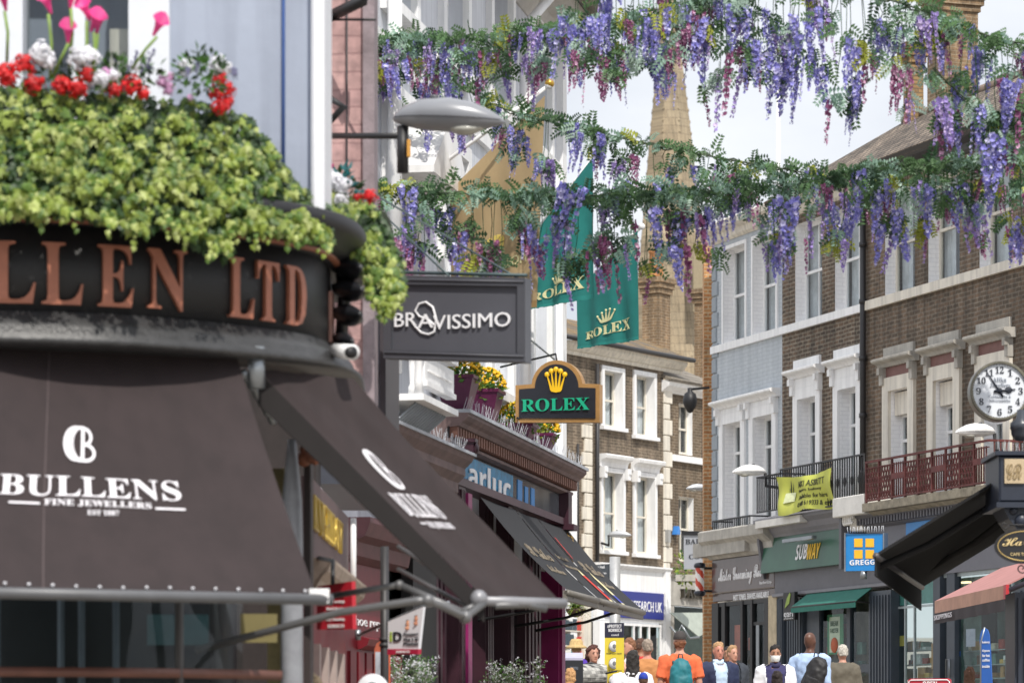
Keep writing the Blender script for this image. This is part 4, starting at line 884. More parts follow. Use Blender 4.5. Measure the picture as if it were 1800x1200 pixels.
# white balcony bay
wb = LF.E("white_balcony", "white panelled balcony with slim turned balusters under the grey hanging sign", "balcony")
o = .55; xa, xb = LF.x(738, o), LF.x(798, o); z0, z1 = LF.z(738, 691, o), LF.z(738, 596, o)
b = MB(); b.box(xa+.2, xb, -o, -o+.05, z0+.12, z1-.1); b.box(xa, xb+.03, -o-.03, 0, z0-.05, z0); b.box(xa, xb+.03, -o-.03, -o+.07, z1-.06, z1)
b.box(xa+.19, xb, -o-.02, -o+.06, z0+.08, z0+.12)
n = 26
for k in range(n): xx = xa+.3+(xb-xa-.4)*k/n; b.box(xx, xx+.02, -o-.015, -o, z0+.2, z1-.2)
b.build("panel", WHITE, wb)
b = MB()
for yy in (-.48, -.28, -.08): b.lathe([(.03, z0), (.03, z0+.05), (.018, z0+.08), (.026, z0+.22), (.018, z0+.4), (.03, z1-.1), (.03, z1-.05)], (xa+.05, yy, 0), 10)
b.lathe([(.04, z0), (.03, z0+.1), (.03, z1), (.05, z1+.02), (.01, z1+.07)], (xa+.05, -.53, 0), 10)
b.build("baluster", WHITE, wb)
b = MB(); xx = xa+.2
for k in range(14): xx = xa+.1+k*(xb-xa-.2)/13; b.tube([(xx, -.05, z0-.45), (xx, -o+.05, z0-.06)], .012, 5); b.tube([(xx+.06*math.sin(q), -.3, z0-.18+.07*math.cos(q)) for q in [j*.9 for j in range(7)]], .009, 4)
b.build("brackets", STEEL, wb)
# neighbour cornice (plum brown), dark below
PLUM = mat("plum_paint", "#57202f", .4, var=.15); PLUMD = mat("plum_dark", "#3a1f2a", .4, var=.2); WEATH = mat("weathered_plum", "#6d5a58", .7, var=.3, vscale=5, bump=.1)
MAG = mat("sunlit_magenta", "#8a2460", .35, var=.15)  # brighter than the plum: sunshine on the pilasters put into the colour
n1 = LF.E("plum_cornice_shop", "plum brown shop cornice weathered grey under the white balcony", "shopfront")
o = .36; xa, xb = LF.x(660, .2), LF.x(832, o); zt = LF.z(760, 772, o)
b = MB(); cornice(b, xa, xb, zt-.46, [(.14, 0), (.18, .04), (.18, .1), (.23, .16), (.23, .24), (.29, .3), (.29, .36), (.35, .42), (.37, .46)]); b.build("cornice", WEATH, n1)
b = MB(); b.box(LF.x(705), xb-.3, -.1, 0, 1, zt-.46); b.build("dark_interior", mat("interior_black", "#0e0d0f", .6), n1)  # black box stands for the unlit shop interior
b = MB(); b.box(xa, xb, -.39, 0, zt, zt+.025); b.build("lead_flashing", mat("lead_sheet", "#a9adb4", .5, .2, var=.25), n1)
spikes(n1, (xa+.2, -.3, zt+.025), (xb-.05, -.3, zt+.025), 70, .13)
b = MB(); b.box(xb-.1, xb+.0, -.38, -.28, zt+.026, zt+.12); b.box(xb-.12, xb+.02, -.4, -.26, zt+.121, zt+.15); b.ball((xb-.05, -.39, zt+.07), .04, .03, .05); b.build("end_console", PLUMD, n1)
# purple restaurant
ps = LF.E("purple_restaurant_front", "purple restaurant front with a long dentilled cornice and tall dark windows", "shopfront")
o = .34; xa, xb = LF.x(822, o)+.02, LF.x(1031, o); zt = LF.z(840, 733, o); xe = xb-.4
b = MB(); cornice(b, xa, xb, zt-.36, [(.14, .1), (.2, .115), (.2, .14), (.16, .15), (.16, .24), (.26, .25), (.28, .28), (.31, .3), (.34, .33), (.34, .36)]); b.build("cornice", WEATH, ps)
b = MB(); b.mi = 1; b.box(xa, xb-.02, -.174, -.161, zt-.205, zt-.112); b.mi = 0; xx = xa+.03  # black backing paints the shade between the dentils
while xx < xb-.05: b.box(xx, xx+.06, -.245, -.175, zt-.205, zt-.115); xx += .12
b.build("dentil_band", [mat("dentil_brown", "#7a5548", .7, var=.2), BLACK], ps)
b = MB(); b.box(xa, xb+.03, -.36, 0, zt, zt+.03); b.build("lead_flashing", mat("lead_sheet", "#a9adb4", .5, .2, var=.25), ps)
spikes(ps, (xa, -.3, zt+.03), (xb, -.3, zt+.03), 110, .13)
zf1, zf0 = zt-.265, LF.z(905, 880, .12)
b = MB(); b.box(xa-1.2, xe, -.12, 0, zf0, zf1); b.build("fascia", mat("reflecting_fascia", "#565a5f", .12, var=.35, vscale=3), ps)
b = MB(); b.box(xa-.1, xa+3.3, -.135, -.12, zf0+.02, zf1-.02); p_ = b.build("blue_panel", mat("turquoise_panel", "#1f86b4", .25, var=.45, vscale=7), ps)
text(p_, BOLD("Carluc"), PALE, xa+.5, xa+3.1, zf0-.05, zf1-.05, -.139, .01)
b = MB()
for k, (a, w_, h_) in enumerate(((3.6, .25, .5), (4.0, .18, .35), (4.35, .2, .4))): b.box(xa+a, xa+a+w_, -.127, -.12, zf0+.02, zf0+.02+(h_+.3)*(zf1-zf0))
b.build("blue_marks", mat("sign_blue", "#1f7fc4", .4), ps)
b = MB(); b.box(xa-1.2, xe+.05, -.18, 0, zf0-.07, zf0); b.box(xe-.02, xe+.2, -.22, 0, zf0-.06, zf1+.02); b.box(xe-.06, xe+.24, -.28, 0, zf0-.12, zf0-.062); b.build("mouldings", PLUMD, ps)
b = MB(); r0 = random.Random(2)
for k in range(26): b.ball((xe+.1+r0.uniform(-.1, .1), -.14+r0.uniform(-.1, .06), zf0-.14-r0.random()*.32), r0.uniform(.025, .06), None, None, 8, 5)
b.build("gilded_capital", mat("gilding", "#a8812f", .35, .6, var=.4, vscale=20), ps)
b = MB(); b.box(LF.x(690), xe+.1, .15, .2, .2, zf0-.07); b.build("room", DARKROOM, ps)
b = MB(); b.box(LF.x(690), xe, .05, .056, .2, zf0-.07); b.build("shop_window", SHOPGLASS, ps)
def pilL(bm, pa, w_, out): x_ = LF.x(pa); bm.box(x_, x_+w_, -out, .1, .2, zf0-.07); [bm.box(x_+w_*(2*k+1)/9, x_+w_*(2*k+2)/9, -out-.02, -out, .2, zf0-.1) for k in range(4)]
b = MB()
for pa, w_, out in ((742, .8, .05), (775, .3, .16), (842, .35, .06), (872, .2, .12), (918, .9, .03)): pilL(b, pa, w_, out)
b.build("pilaster", PLUMD, ps)
b = MB(); x_ = LF.x(958); b.box(x_, x_+.3, -.14, .1, .2, zf0-.12); b.box(x_+.05, x_+.25, -.17, -.14, .2, zf0-.2)
x_ = LF.x(783); b.box(x_+.02, x_+.2, -.2, -.1, .2, zf0-.12); b.build("lit_pilaster", MAG, ps)
b = MB(); b.box(LF.x(848), LF.x(858), -.03, .04, .2, 1.75); b.ball((LF.x(858), -.02, 1.55), .2, .03, .22); b.build("amber_panel", mat("amber", "#b9782b", .4, var=.3, vscale=3), ps)
b = MB(); b.box(LF.x(893), LF.x(912), -.02, .03, .2, 1.75); b.build("inner_board", mat("board_brown", "#6b543d", .7), ps)
b = MB(); [b.box(LF.x(806)+.0, LF.x(806)+.1, -.03, .03, .2+k*.2, .3+k*.2) for k in range(10)]; b.build("patterned_post", mat("post_pattern", "#9a9a9c", .5, var=.6, vscale=30), ps)
# the black awnings
AW = mat("charcoal_canvas", "#212226", .85, var=.1, vscale=12, bump=.05, bscale=300); CHALK = mat("chalk_print", "#857a6a", .8, var=.3)
ta_ = [(815, 866, 30), ]
xs = [LF.x(812), 0, 0, LF.x(972)]; xs[1] = xs[0]+(xs[3]-xs[0])*.37; xs[2] = xs[0]+(xs[3]-xs[0])*.62
zt_, zb_ = zf0-.1, LF.z(978, 1032, .95); OUT = .95
PR = [("nearest of three charcoal awnings with chalk script and no pencil", None), ("middle charcoal awning printed with a red pencil", "#c8372c"), ("farthest charcoal awning printed with a white and blue pencil", "#3d4aa8")]
for k in range(3):
    a0, a1 = xs[k]+.03, xs[k+1]-.03; yo = -.16
    r_ = E("pavement_awning", PR[k][0], "awning", LF.w(a0, -.2, zt_), LF.rz, "black awnings on the purple restaurant")
    TL, TR, BR, BL = LF.w(a0, yo, zt_), LF.w(a1, yo, zt_), LF.w(a1, -OUT, zb_), LF.w(a0, -OUT, zb_)
    fn_ = quadfn(TL, TR, BR, BL)
    b = MB(); nn = 10; b.sm = True
    sag = lambda u, v: fn_(u, v, -.035*math.sin(v*math.pi)-.01*math.sin(u*math.pi))
    b.add([sag(i/nn, j/nn) for i in range(nn+1) for j in range(nn+1)], [(i*(nn+1)+j, (i+1)*(nn+1)+j, (i+1)*(nn+1)+j+1, i*(nn+1)+j+1) for i in range(nn) for j in range(nn)])
    b.build("canopy", AW, r_, world=True)
    sg = lambda u, v, o=0: sag(u, v)+(fn_(u, v, 1)-fn_(u, v, 0))*(o+.003)
    b = MB(); b.slab([BL, BR, BR+Vector((0, 0, -.09)), BL+Vector((0, 0, -.09))], .04); b.tube([BL+Vector((0, 0, -.02)), BR+Vector((0, 0, -.02))], .03, 8); b.build("front_bar", mat("awning_bar", "#77736c", .5), r_, world=True)
    b = MB(); q0 = LF.w(a0+.2, -.1, zb_-.25)
    b.tube([q0, LF.w(a0+.5, -.55, zb_-.16), LF.w(a0+.3, -OUT, zb_-.05)], .015, 6); b.build("folding_arm", BLACK, r_, world=True)
    if k != 1:
        text_on(r_, SCRIPT("St Giles"), CHALK, lambda u, v, o: sg(1-v, 1-u, o) if 0 else sg(u, v, o), .16, .84, .42, .56, off=.004)
        text_on(r_, SCRIPT("kitchen"), CHALK, sg, .3, .76, .26, .34, off=.004)
    else:
        text_on(r_, "breakfast", CHALK, sg, .2, .75, .5, .55, off=.004); text_on(r_, "lunch and wine", CHALK, sg, .2, .8, .4, .44, off=.004)
    if PR[k][1]:
        u_ = .8 if k == 1 else .3
        b = MB(); w_ = .06; b.add([sg(u_-w_, .04, .004), sg(u_+w_, .04, .004), sg(u_+w_, .34, .004), sg(u_-w_, .34, .004)], [(0, 1, 2, 3)]); b.mi = 1
        b.add([sg(u_-w_, .34, .004), sg(u_+w_, .34, .004), sg(u_, .44, .004)], [(0, 1, 2)]); b.add([sg(u_-w_, .01, .004), sg(u_+w_, .01, .004), sg(u_+w_, .04, .004), sg(u_-w_, .04, .004)], [(0, 1, 2, 3)])
        if k == 2: b.mi = 1; b.add([sg(u_-w_, .14, .006), sg(u_+w_, .14, .006), sg(u_+w_, .34, .006), sg(u_-w_, .34, .006)], [(0, 1, 2, 3)]); b.mi = 2; b.add([sg(.05, .56, .004), sg(.09, .56, .004), sg(.09, .8, .004), sg(.05, .8, .004)], [(0, 1, 2, 3)])
        b.build("pencil_print", [mat("pencil_%d" % k, PR[k][1], .7), mat("pencil_wood", "#d6cda0", .7), mat("pencil_red", "#b8332c", .7)], r_, world=True)
# flower pots on the cornice
PURP = mat("purple_glaze", "#561d40", .3, var=.2, vscale=5); YF = mat("yellow_petal", "#e3b313", .6, var=.15, vscale=30)
for k, (pa, pt, pb_, lab) in enumerate(((832, 678, 716, "square purple pot of yellow flowers nearest the white balcony"), (876, 702, 738, "square purple pot of yellow flowers left of the arched black sign"), (936, 738, 768, "square purple pot below the arched black sign"), (972, 756, 793, "square purple pot of yellow flowers at the far end of the cornice"))):
    c = LF.w(LF.x(pa, .36)+.1, -.2, 0); Y = c.y; z1_ = CAMZ+(HY-pt)/FPX*Y+(.05 if k < 2 else -.07); z0_ = zt+.03; zb_p = max(z0_, z1_-.26)
    r_ = E("flower_pot", lab, "flower pot", (c.x, c.y, zb_p), LF.rz, "purple flower pots on the cornice")
    h_ = z1_-zb_p; b = MB(); w0, w1 = .1, .165
    b.hexa([(-w0, -w0, 0), (w0, -w0, 0), (w0, w0, 0), (-w0, w0, 0), (-w1, -w1, h_), (w1, -w1, h_), (w1, w1, h_), (-w1, w1, h_)])
    b.box(-w1-.012, w1+.012, -w1-.012, w1+.012, h_+.001, h_+.03); b.build("pot", PURP, r_)
    if zb_p > z0_+.01:
        b = MB(); b.box(-w0-.02, w0+.02, -w0-.02, w0+.02, z0_-zb_p, 0); b.build("plinth", WEATH, r_)
    b = MB(); leaves(b, (-.02, 0, h_+.06), 300, (.2, .2, .15), .06, 40+k, 2, .6); b.build("foliage", [MIDG, LIME], r_)
    b = MB(); r0 = random.Random(k)
    for q in range(210):
        u = Vector((r0.gauss(.25, .6), r0.gauss(-.2, .7), abs(r0.gauss(.4, .6)))).normalized()
        p = Vector((.03+u.x*.2, u.y*.2, h_+.06+u.z*.18)); b.ball(p, .017, .017, .013, 5, 3)
    b.build("blossom", YF, r_)

# pink building end wall + its brackets
pw = E("pink_house", "dusty pink rendered brick end wall behind the white corner post", "house", W(610, 1300, 21)-Vector((0, 0, 1.6)))
p0, p1 = W(300, 0, 21), W(650, 0, 21)
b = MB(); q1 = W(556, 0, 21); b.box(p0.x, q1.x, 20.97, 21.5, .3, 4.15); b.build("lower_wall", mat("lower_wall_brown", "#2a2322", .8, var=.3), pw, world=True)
b = MB(); b.box(p0.x, p1.x, 21, 21.5, 3.6, 6.8); b.build("wall", brick("pink_painted_brick", "#b29090", "#b79694", "#a58585", bw=.3, bh=.11, ms=.008, dirt=.15, dscale=2), pw, world=True)
b = MB(); b.box(p1.x-.04, p1.x+.03, 20.94, 21.52, 3.6, 6.8); b.build("stone_edge", mat("grey_edge", "#82767a", .8, var=.3, vscale=6, bump=.2), pw, world=True)
b = MB(); pc = W(610, 0, 20.98); b.tube([(pc.x, 20.97, 4), (pc.x, 20.97, 6.5)], .006, 5); b.build("cable", LEAD, pw, world=True)
sb = E("iron_sign_bracket", "dark iron bracket high on the pink wall at the top of the picture", "bracket", W(600, 20, 20.8))
b = MB()
def beam(b, p, q, w_): b.tube([p, q], w_, 4)
beam(b, W(575, 32, 20.8), W(640, 0, 20.5), .035); beam(b, W(572, 35, 20.8), W(660, 35, 20.5), .008); beam(b, W(640, -40, 20.5), W(640, 0, 20.5), .03); beam(b, W(575, 32, 20.99), W(575, 34, 20.7), .03)
b.build("strut", IRON, sb, world=True)
# big street lantern
bl = E("street_lamp", "large grey bracket lantern in front of the pink wall", "street lamp", W(705, 240, 20), 0, "bracket street lamps")
a, e = W(700, 208, 20), W(886, 213, 19.9); lantern(bl, a-Vector((.02, 0, 0)), (e-a).length+.03, e-a, mat("lamp_grey_dark", "#7f8186", .32, .1, var=.05, vscale=2))
b = MB(); p, q = W(560, 239, 20.6), W(700, 239, 20); b.tube([p, q], .022, 4); b.tube([W(708, 222, 20), W(708, 304, 20)], .034, 8)
b.tube([W(566, 165, 20.6), W(604, 188, 20.4), W(568, 226, 20.6)], .026, 4); b.build("arm", IRON, bl, world=True)
b = MB(); c = W(717, 262, 19.97); b.box(c.x-.004, c.x+.016, 19.93, 19.97, c.z-.05, c.z+.05); b.build("yellow_label", mat("label_amber", "#c08a35", .6), bl, world=True)

# grey shopfront return and hanging sign
gs = E("grey_shopfront", "slate grey shopfront return behind the jeweller's corner", "shopfront", W(645, 1300, 22.4)-Vector((0, 0, 1.6)))
p0, p1 = W(560, 0, 22.4), W(676, 0, 22.4); zt_s = W(600, 520, 22.4).z
b = MB(); zb_s = W(640, 850, 22.4).z; b.box(p0.x, p1.x-.03, 22.4, 25, zb_s, zt_s); b.build("panel", mat("slate_blue_paint", "#7d828d", .5, var=.06), gs, world=True)
b = MB(); b.box(p1.x-.028, p1.x+.01, 22.32, 25, zb_s, zt_s+.02); b.build("edge_post", mat("dark_plum_edge", "#3a363c", .5), gs, world=True)
b = MB(); zz = W(600, 640, 22.4).z; b.box(p0.x, p1.x-.03, 22.36, 22.399, zz-.05, zz); b.build("rail", mat("slate_blue_dark", "#646974", .5), gs, world=True)
hs = E("grey_hanging_sign", "wide charcoal hanging sign with white lettering and a curl through its A", "sign", W(800, 560, 21.7))
f_ = Fac(678, 21.9, 926, 21.55)
CH = mat("charcoal_sign", "#4c4d54", .45, var=.05); CH2 = mat("charcoal_frame", "#46474d", .4, var=.08)
sgn(f_, hs, "board", [(690, 622), (914, 628), (914, 498), (690, 494)], 0, .05, CH)
def bar(pp, y0, y1): sgn(f_, hs, "frame", pp, y0, y1, CH2)
bar([(677, 630), (926, 637), (926, 622), (677, 614)], -.03, .08); bar([(677, 500), (926, 504), (926, 489), (677, 484)], -.03, .08)
bar([(677, 614), (690, 614), (690, 500), (677, 500)], -.03, .08); bar([(912, 622), (926, 622), (926, 504), (912, 504)], -.03, .08)
for q in ((680, 620, 924, 627), (680, 492, 924, 496)):
    b = MB(); b.tube([f_.w(f_.x(q[0]), -.035, f_.z(q[0], q[1])), f_.w(f_.x(q[2]), -.035, f_.z(q[2], q[3]))], .006, 6); b.build("bead", CH, hs, world=True)
SG = mat("silver_white", "#e3e3e6", .4, var=.03)
tp = lambda s_, a, c, q, t: txt_px(f_, hs, s_, SG, a, c, q, t, -.002, .012)
tp("BR", 695, 734, 575, 551); tp("A", 736, 763, 577, 553); tp("VISSIMO", 763, 899, 580, 555)
b = MB(); P_ = [(765, 577), (768, 560), (762, 540), (750, 531), (738, 534), (731, 546), (738, 556), (754, 562), (766, 572), (765, 583), (755, 588), (742, 585), (731, 574), (728, 567)]
b.tube([f_.w(f_.x(p), -.012, f_.z(p, q)) for p, q in P_], .0075, 6); b.build("flourish", SG, hs, world=True)
b = MB(); top = f_.w(f_.x(690), .03, f_.z(690, 484)); b.tube([W(655, 340, 23.5), W(912, 490, 21.6)], .007, 5); b.tube([W(640, 345, 23.5), W(790, 486, 21.75)], .007, 5); b.tube([W(676, 478, 22.2), W(926, 484, 21.56)], .012, 6); b.tube([W(926, 592, 21.6), W(975, 632, 27)], .006, 4); b.build("stay_wire", mat("wire_grey_green", "#3f4e50", .5, .4), hs, world=True)
# arched black sign
rs = E("arched_sign", "black arched hanging sign with gold border, gold crown and green lettering", "sign", W(980, 690, 31.8))
f_ = Fac(905, 31.9, 1054, 31.65)
def arch(ex):
    P_ = [(908-ex, 740+ex), (1052+ex, 740+ex), (1052+ex, 677-ex), (1022+ex, 676-ex)]
    cx, cy, r = 979, 680, 43+ex
    P_ += [(cx+r*math.cos(t), cy-(r+2)*math.sin(t)) for t in [math.pi*(.04+.92*k/18) for k in range(19)]]
    return P_+[(936-ex, 677-ex), (908-ex, 679-ex)]
sgn(f_, rs, "border", arch(2), 0, .1, mat("gold_border", "#a9814f", .4, .2, var=.15, vscale=10)); sgn(f_, rs, "board", arch(-5), -.012, .02, mat("sign_black", "#20222a", .35, var=.05))
txt_px(f_, rs, SERIF("ROLEX"), mat("sign_green", "#16a37c", .4, var=.04), 918, 1037, 724, 702, -.014, .012)
def crown(f_, root, cx, cy, s_, mt, y=-.015, shear=0):
    b = MB(); g = lambda x, z: f_.w(f_.x(cx+x*s_), y, f_.z(cx+x*s_, cy-z*s_-shear*x*s_))
    for tx, tz in ((-15.5, 27), (-8, 33), (0, 36), (8, 33), (15.5, 27)):
        bx = tx*.5
        vs = [g(bx-2.4, 2), g(bx+2.4, 2), g(tx+.8, tz), g(tx-.8, tz)]; o_ = [v-Vector((0, .012, 0)) for v in vs]
        b.add(vs+o_, [(4, 5, 6, 7), (0, 1, 5, 4), (1, 2, 6, 5), (2, 3, 7, 6), (3, 0, 4, 7)])
        b.ball(g(tx, tz+1.5)-Vector((0, .006, 0)), .013*s_*2, .01, .013*s_*2, 8, 5)
    ring = [(-11, 3), (-8, -1.5), (0, -3), (8, -1.5), (11, 3), (0, 6)]
    vs = [g(*p)-Vector((0, .013, 0)) for p in ring]; b.add(vs, [tuple(range(6))])
    return b.build("crown_emblem", mt, root, world=True)
crown(f_, rs, 978, 687, 1.0, mat("crown_gold", "#e6b617", .4, var=.05))
b = MB(); b.tube([W(979, 636, 31.8), W(977, 622, 31.85), W(880, 645, 32.4)], .01, 6); b.tube([W(912, 735, 31.85), W(880, 722, 32.4)], .01, 6); b.build("bracket", IRON, rs, world=True)
# ---------------------------------------------------------------- flags hung from slanting poles on the left
def cloth(root, corners, mt, nu=26, nv=30, amp=.02, name="cloth", hem=True, seed=0):
    """corners TL, TR, BR, BL; hanging folds"""
    fn = quadfn(*corners)
    def f(u, v, o=0):
        k = (1-v)**.6
        return fn(u, v, amp*k*(math.sin(u*11+seed)+.6*math.sin(u*23+seed*2+v*2)+.5*math.sin(u*5-v*3))+o)
    def g(u, v, o=0): p = f(u, v, o); p.z += (.006*math.sin(u*60) if v < .01 and hem else 0); return p
    b = MB(); b.sm = True
    b.add([g(i/nu, j/nv) for i in range(nu+1) for j in range(nv+1)], [(i*(nv+1)+j, (i+1)*(nv+1)+j, (i+1)*(nv+1)+j+1, i*(nv+1)+j+1) for i in range(nu) for j in range(nv)])
    b.build(name, mt, root, world=True); return f
GREEN = mat("flag_green", "#217a75", .7, var=.1, vscale=4); CREAMP = mat("cream_print", "#ddd9a8", .6)
def flag(lab, TL, TR, BR, BL, word, pole, amp=.018, seed=0, mt=GREEN, hemm=None, ww=(.1, .86, .09, .19)):
    r_ = E("hanging_flag", lab, "flag", TL, 0, "flags on slanting poles")
    f = cloth(r_, (TL, TR, BR, BL), mt, amp=amp, seed=seed)
    b = MB(); b.sm = True; n = 24; hh = .035
    b.add([f(i/n, v, .004) for i in range(n+1) for v in (.0, hh)], [(2*i, 2*i+2, 2*i+3, 2*i+1) for i in range(n)]); b.build("hem", hemm or mat("flag_green_dark", "#26837d", .7), r_, world=True)
    if word: text_on(r_, word, CREAMP, f, *ww, off=.006)
    b = MB(); b.tube(pole, .016, 8); b.ball(pole[-1], .035, None, None, 10, 6); b.build("pole", WHITE, r_, world=True)
    return r_, f
def crown_on(r_, f, cu, cv, su, sv_):
    b = MB(); g = lambda x, z: f(cu+x*su, cv+z*sv_, .009)
    for tx, tz in ((-15.5, 25), (-8, 32), (0, 35), (8, 32), (15.5, 25)):
        bx = tx*.5; b.add([g(bx-2.6, 2), g(bx+2.6, 2), g(tx+1, tz), g(tx-1, tz)], [(0, 1, 2, 3)]); b.ball(g(tx, tz+1.5), .012, .006, .012, 8, 5)
    b.add([g(*p) for p in ((-11, 3), (-8, -1.5), (0, -3), (8, -1.5), (11, 3), (0, 6))], [tuple(range(6))]); b.build("crown_emblem", CREAMP, r_, world=True)
Y1, Y2 = 33.2, 32.5
r_, f = flag("green flag nearer the camera, printed with cream lettering behind the tan banner's edge", W(925, 430, Y1), W(1043, 275, Y2), W(1041, 524, Y2), W(926, 545, Y1), SERIF("ROLEX"), [W(905, 452, Y1+.2), W(1050, 270, Y2)], seed=1)
crown_on(r_, f, .53, .2, .008, .0028)
r_, f = flag("green flag farther right with its whole cream crown and lettering showing", W(1014, 510, 35.2), W(1121, 405, 34.5), W(1123, 597, 34.5), W(1015, 613, 35.2), SERIF("ROLEX"), [W(978, 547, 35.8), W(1128, 398, 34.5)], seed=3, ww=(.13, .86, .12, .235))
crown_on(r_, f, .5, .275, .0085, .0036)
TAN = mat("tan_cloth", "#ac9672", .75, var=.08, vscale=3)
r_, f = flag("tan banner on a white pole with a gilt ball behind the garlands", W(790, 335, 28.6), W(958, 168, 27.9), W(943, 540, 27.9), W(788, 560, 28.6), "MAISKUUIEOPPE", [W(715, 335, 28.3), W(965, 150, 27.9)], seed=5, mt=TAN, hemm=mat("tan_hem", "#94774c", .7), ww=(.2, .96, .235, .285))
b = MB()
for p in range(7): b.add([f(.5+.12*math.cos(a), .4+.055*math.sin(a), .008) for a in (p*.9, p*.9+.35, p*.9+.7)]+[f(.5, .4, .008)], [(0, 1, 2, 3)])
b.build("emblem", mat("emblem_yellow", "#e0c86a", .6), r_, world=True)
b = MB(); b.ball(W(966, 147, 27.9), .04, None, None, 14, 8); b.build("gilt_ball", mat("gilt", "#b9933d", .3, .6), r_, world=True)

# ================================================================ JEWELLER'S CORNER (near left)
jw = E("jeweller_shop", "jeweller's corner shop with a curved black fascia and copper letters", "shop", W(300, 1300, 16.5)-Vector((0, 0, 1.6)))
CPX = [(-160, 15.98), (0, 16.0), (95, 16.05), (195, 16.14), (295, 16.29), (410, 16.54), (465, 16.69), (515, 16.87), (555, 17.1), (577, 17.5), (585, 18.1), (588, 18.9)]
CP = [Vector(((p-HX)/FPX*y, y)) for p, y in CPX]
def catmull(P, n=8):
    o = []
    for i in range(len(P)-1):
        p0, p1, p2, p3 = P[max(i-1, 0)], P[i], P[i+1], P[min(i+2, len(P)-1)]
        for k in range(n):
            t = k/n; o.append(.5*((2*p1)+(p2-p0)*t+(2*p0-5*p1+4*p2-p3)*t*t+(3*p1-p0-3*p2+p3)*t**3))
    return o+[P[-1]]
CV = catmull(CP); CL = [0]
for i in range(1, len(CV)): CL.append(CL[-1]+(CV[i]-CV[i-1]).length)
def cat(s):
    i = max(0, min(len(CV)-2, next((j for j in range(len(CL)-1) if CL[j+1] >= s), len(CV)-2))); t = (s-CL[i])/(CL[i+1]-CL[i]); return CV[i].lerp(CV[i+1], t), (CV[i+1]-CV[i]).normalized()
def cpt(s, out, z): p, d = cat(s); return Vector((p.x+d.y*out, p.y-d.x*out, z))
def s_of(px):
    best = min(range(len(CV)), key=lambda i: abs(CV[i].x/CV[i].y*FPX+HX-px)); return CL[best]
def sweep(b, prof, s0=0, s1=None, n=70, cap=True):
    s1 = CL[-1] if s1 is None else s1; m = len(prof); o_ = b.sm
    vs = [cpt(s0+(s1-s0)*i/n, o, z) for i in range(n+1) for o, z in prof]; b.sm = True
    b.add(vs, [(i*m+j, (i+1)*m+j, (i+1)*m+j+1, i*m+j+1) for i in range(n) for j in range(m-1)])
    b.sm = False
    if cap: b.add(vs[:m], [tuple(range(m))]); b.add(vs[-m:], [tuple(range(m))])
    b.sm = o_
FB = mat("black_fascia", "#1a1a1c", .55, var=.3, vscale=2, bump=.08, bscale=25)
b = MB(); sweep(b, [(-.3, 3.56), (0, 3.56), (0, 4.06), (-.3, 4.06)]); b.build("fascia", FB, jw, world=True)
b = MB(); sweep(b, [(-.2, 3.44), (.16, 3.44), (.17, 3.47), (.12, 3.5), (.12, 3.53), (.04, 3.57), (.02, 3.61), (-.2, 3.62)]); b.build("moulding", mat("worn_black_paint", "#353536", .4, var=.3, vscale=14, bump=.2), jw, world=True)
b = MB(); sweep(b, [(-.3, 4.02), (.03, 4.02), (.05, 4.05), (.11, 4.07), (.12, 4.1), (.17, 4.12), (.19, 4.15), (.19, 4.2), (.16, 4.215), (-.6, 4.22)]); c_ = b.build("cornice", mat("black_cornice", "#17161a", .55, var=.3, vscale=6), jw, world=True)
b = MB(); sweep(b, [(.034, 4.025), (.06, 4.03), (.062, 4.045), (.05, 4.05)], cap=False); b.build("copper_line", mat("copper_line", "#8a5540", .5), c_, world=True)
# copper letters, each wrapped on the curve
COP = mat("copper_letters", "#a2664f", .45, .1, var=.12, vscale=14)
for ch, p0, p1 in (("L", -27, 57), ("L", 73, 143), ("E", 166, 229), ("N", 259, 331), ("L", 396, 439), ("T", 446, 486), ("D", 497, 531)):
    vs, fs = glyph(SERIF(ch), .5); s0, s1 = s_of(p0), s_of(p1); b = MB()
    b.add([cpt(s0+(s1-s0)*u, .004+.022*(w+.5), 3.645+.29*v) for u, v, w in vs], fs); b.build("lettering", COP, jw, world=True)
b = MB(); s0 = s_of(577); b.hexa([cpt(s0, .003, 3.64), cpt(s0+.22, .003, 3.64), cpt(s0+.22, .02, 3.64), cpt(s0, .02, 3.64), cpt(s0, .003, 3.9), cpt(s0+.22, .003, 3.9), cpt(s0+.22, .02, 3.9), cpt(s0, .02, 3.9)]); b.build("copper_panel", mat("copper_pink", "#a2776a", .5, var=.3), jw, world=True)
# stacked scroll console at the end of the fascia
b = MB()
for k, (py, pr, r) in enumerate(((462, 638, .055), (500, 640, .05), (543, 637, .05), (590, 622, .045))):
    b.rings([(W(585+(pr-585)*t, py+8+6*t, 17.7-.2*t), (0, .16*(1-t*.35), 0), (0, 0, r*math.sin(math.pi*(.12+.82*(1-t)))+.006)) for t in [j/8 for j in range(9)]], 14)
b.tube([W(600, 430, 17.7), W(606, 520, 17.7), W(598, 600, 17.7)], [.05, .035, .03], 8)
b.build("scroll_console", mat("black_gloss", "#232428", .3, var=.3), jw, world=True)
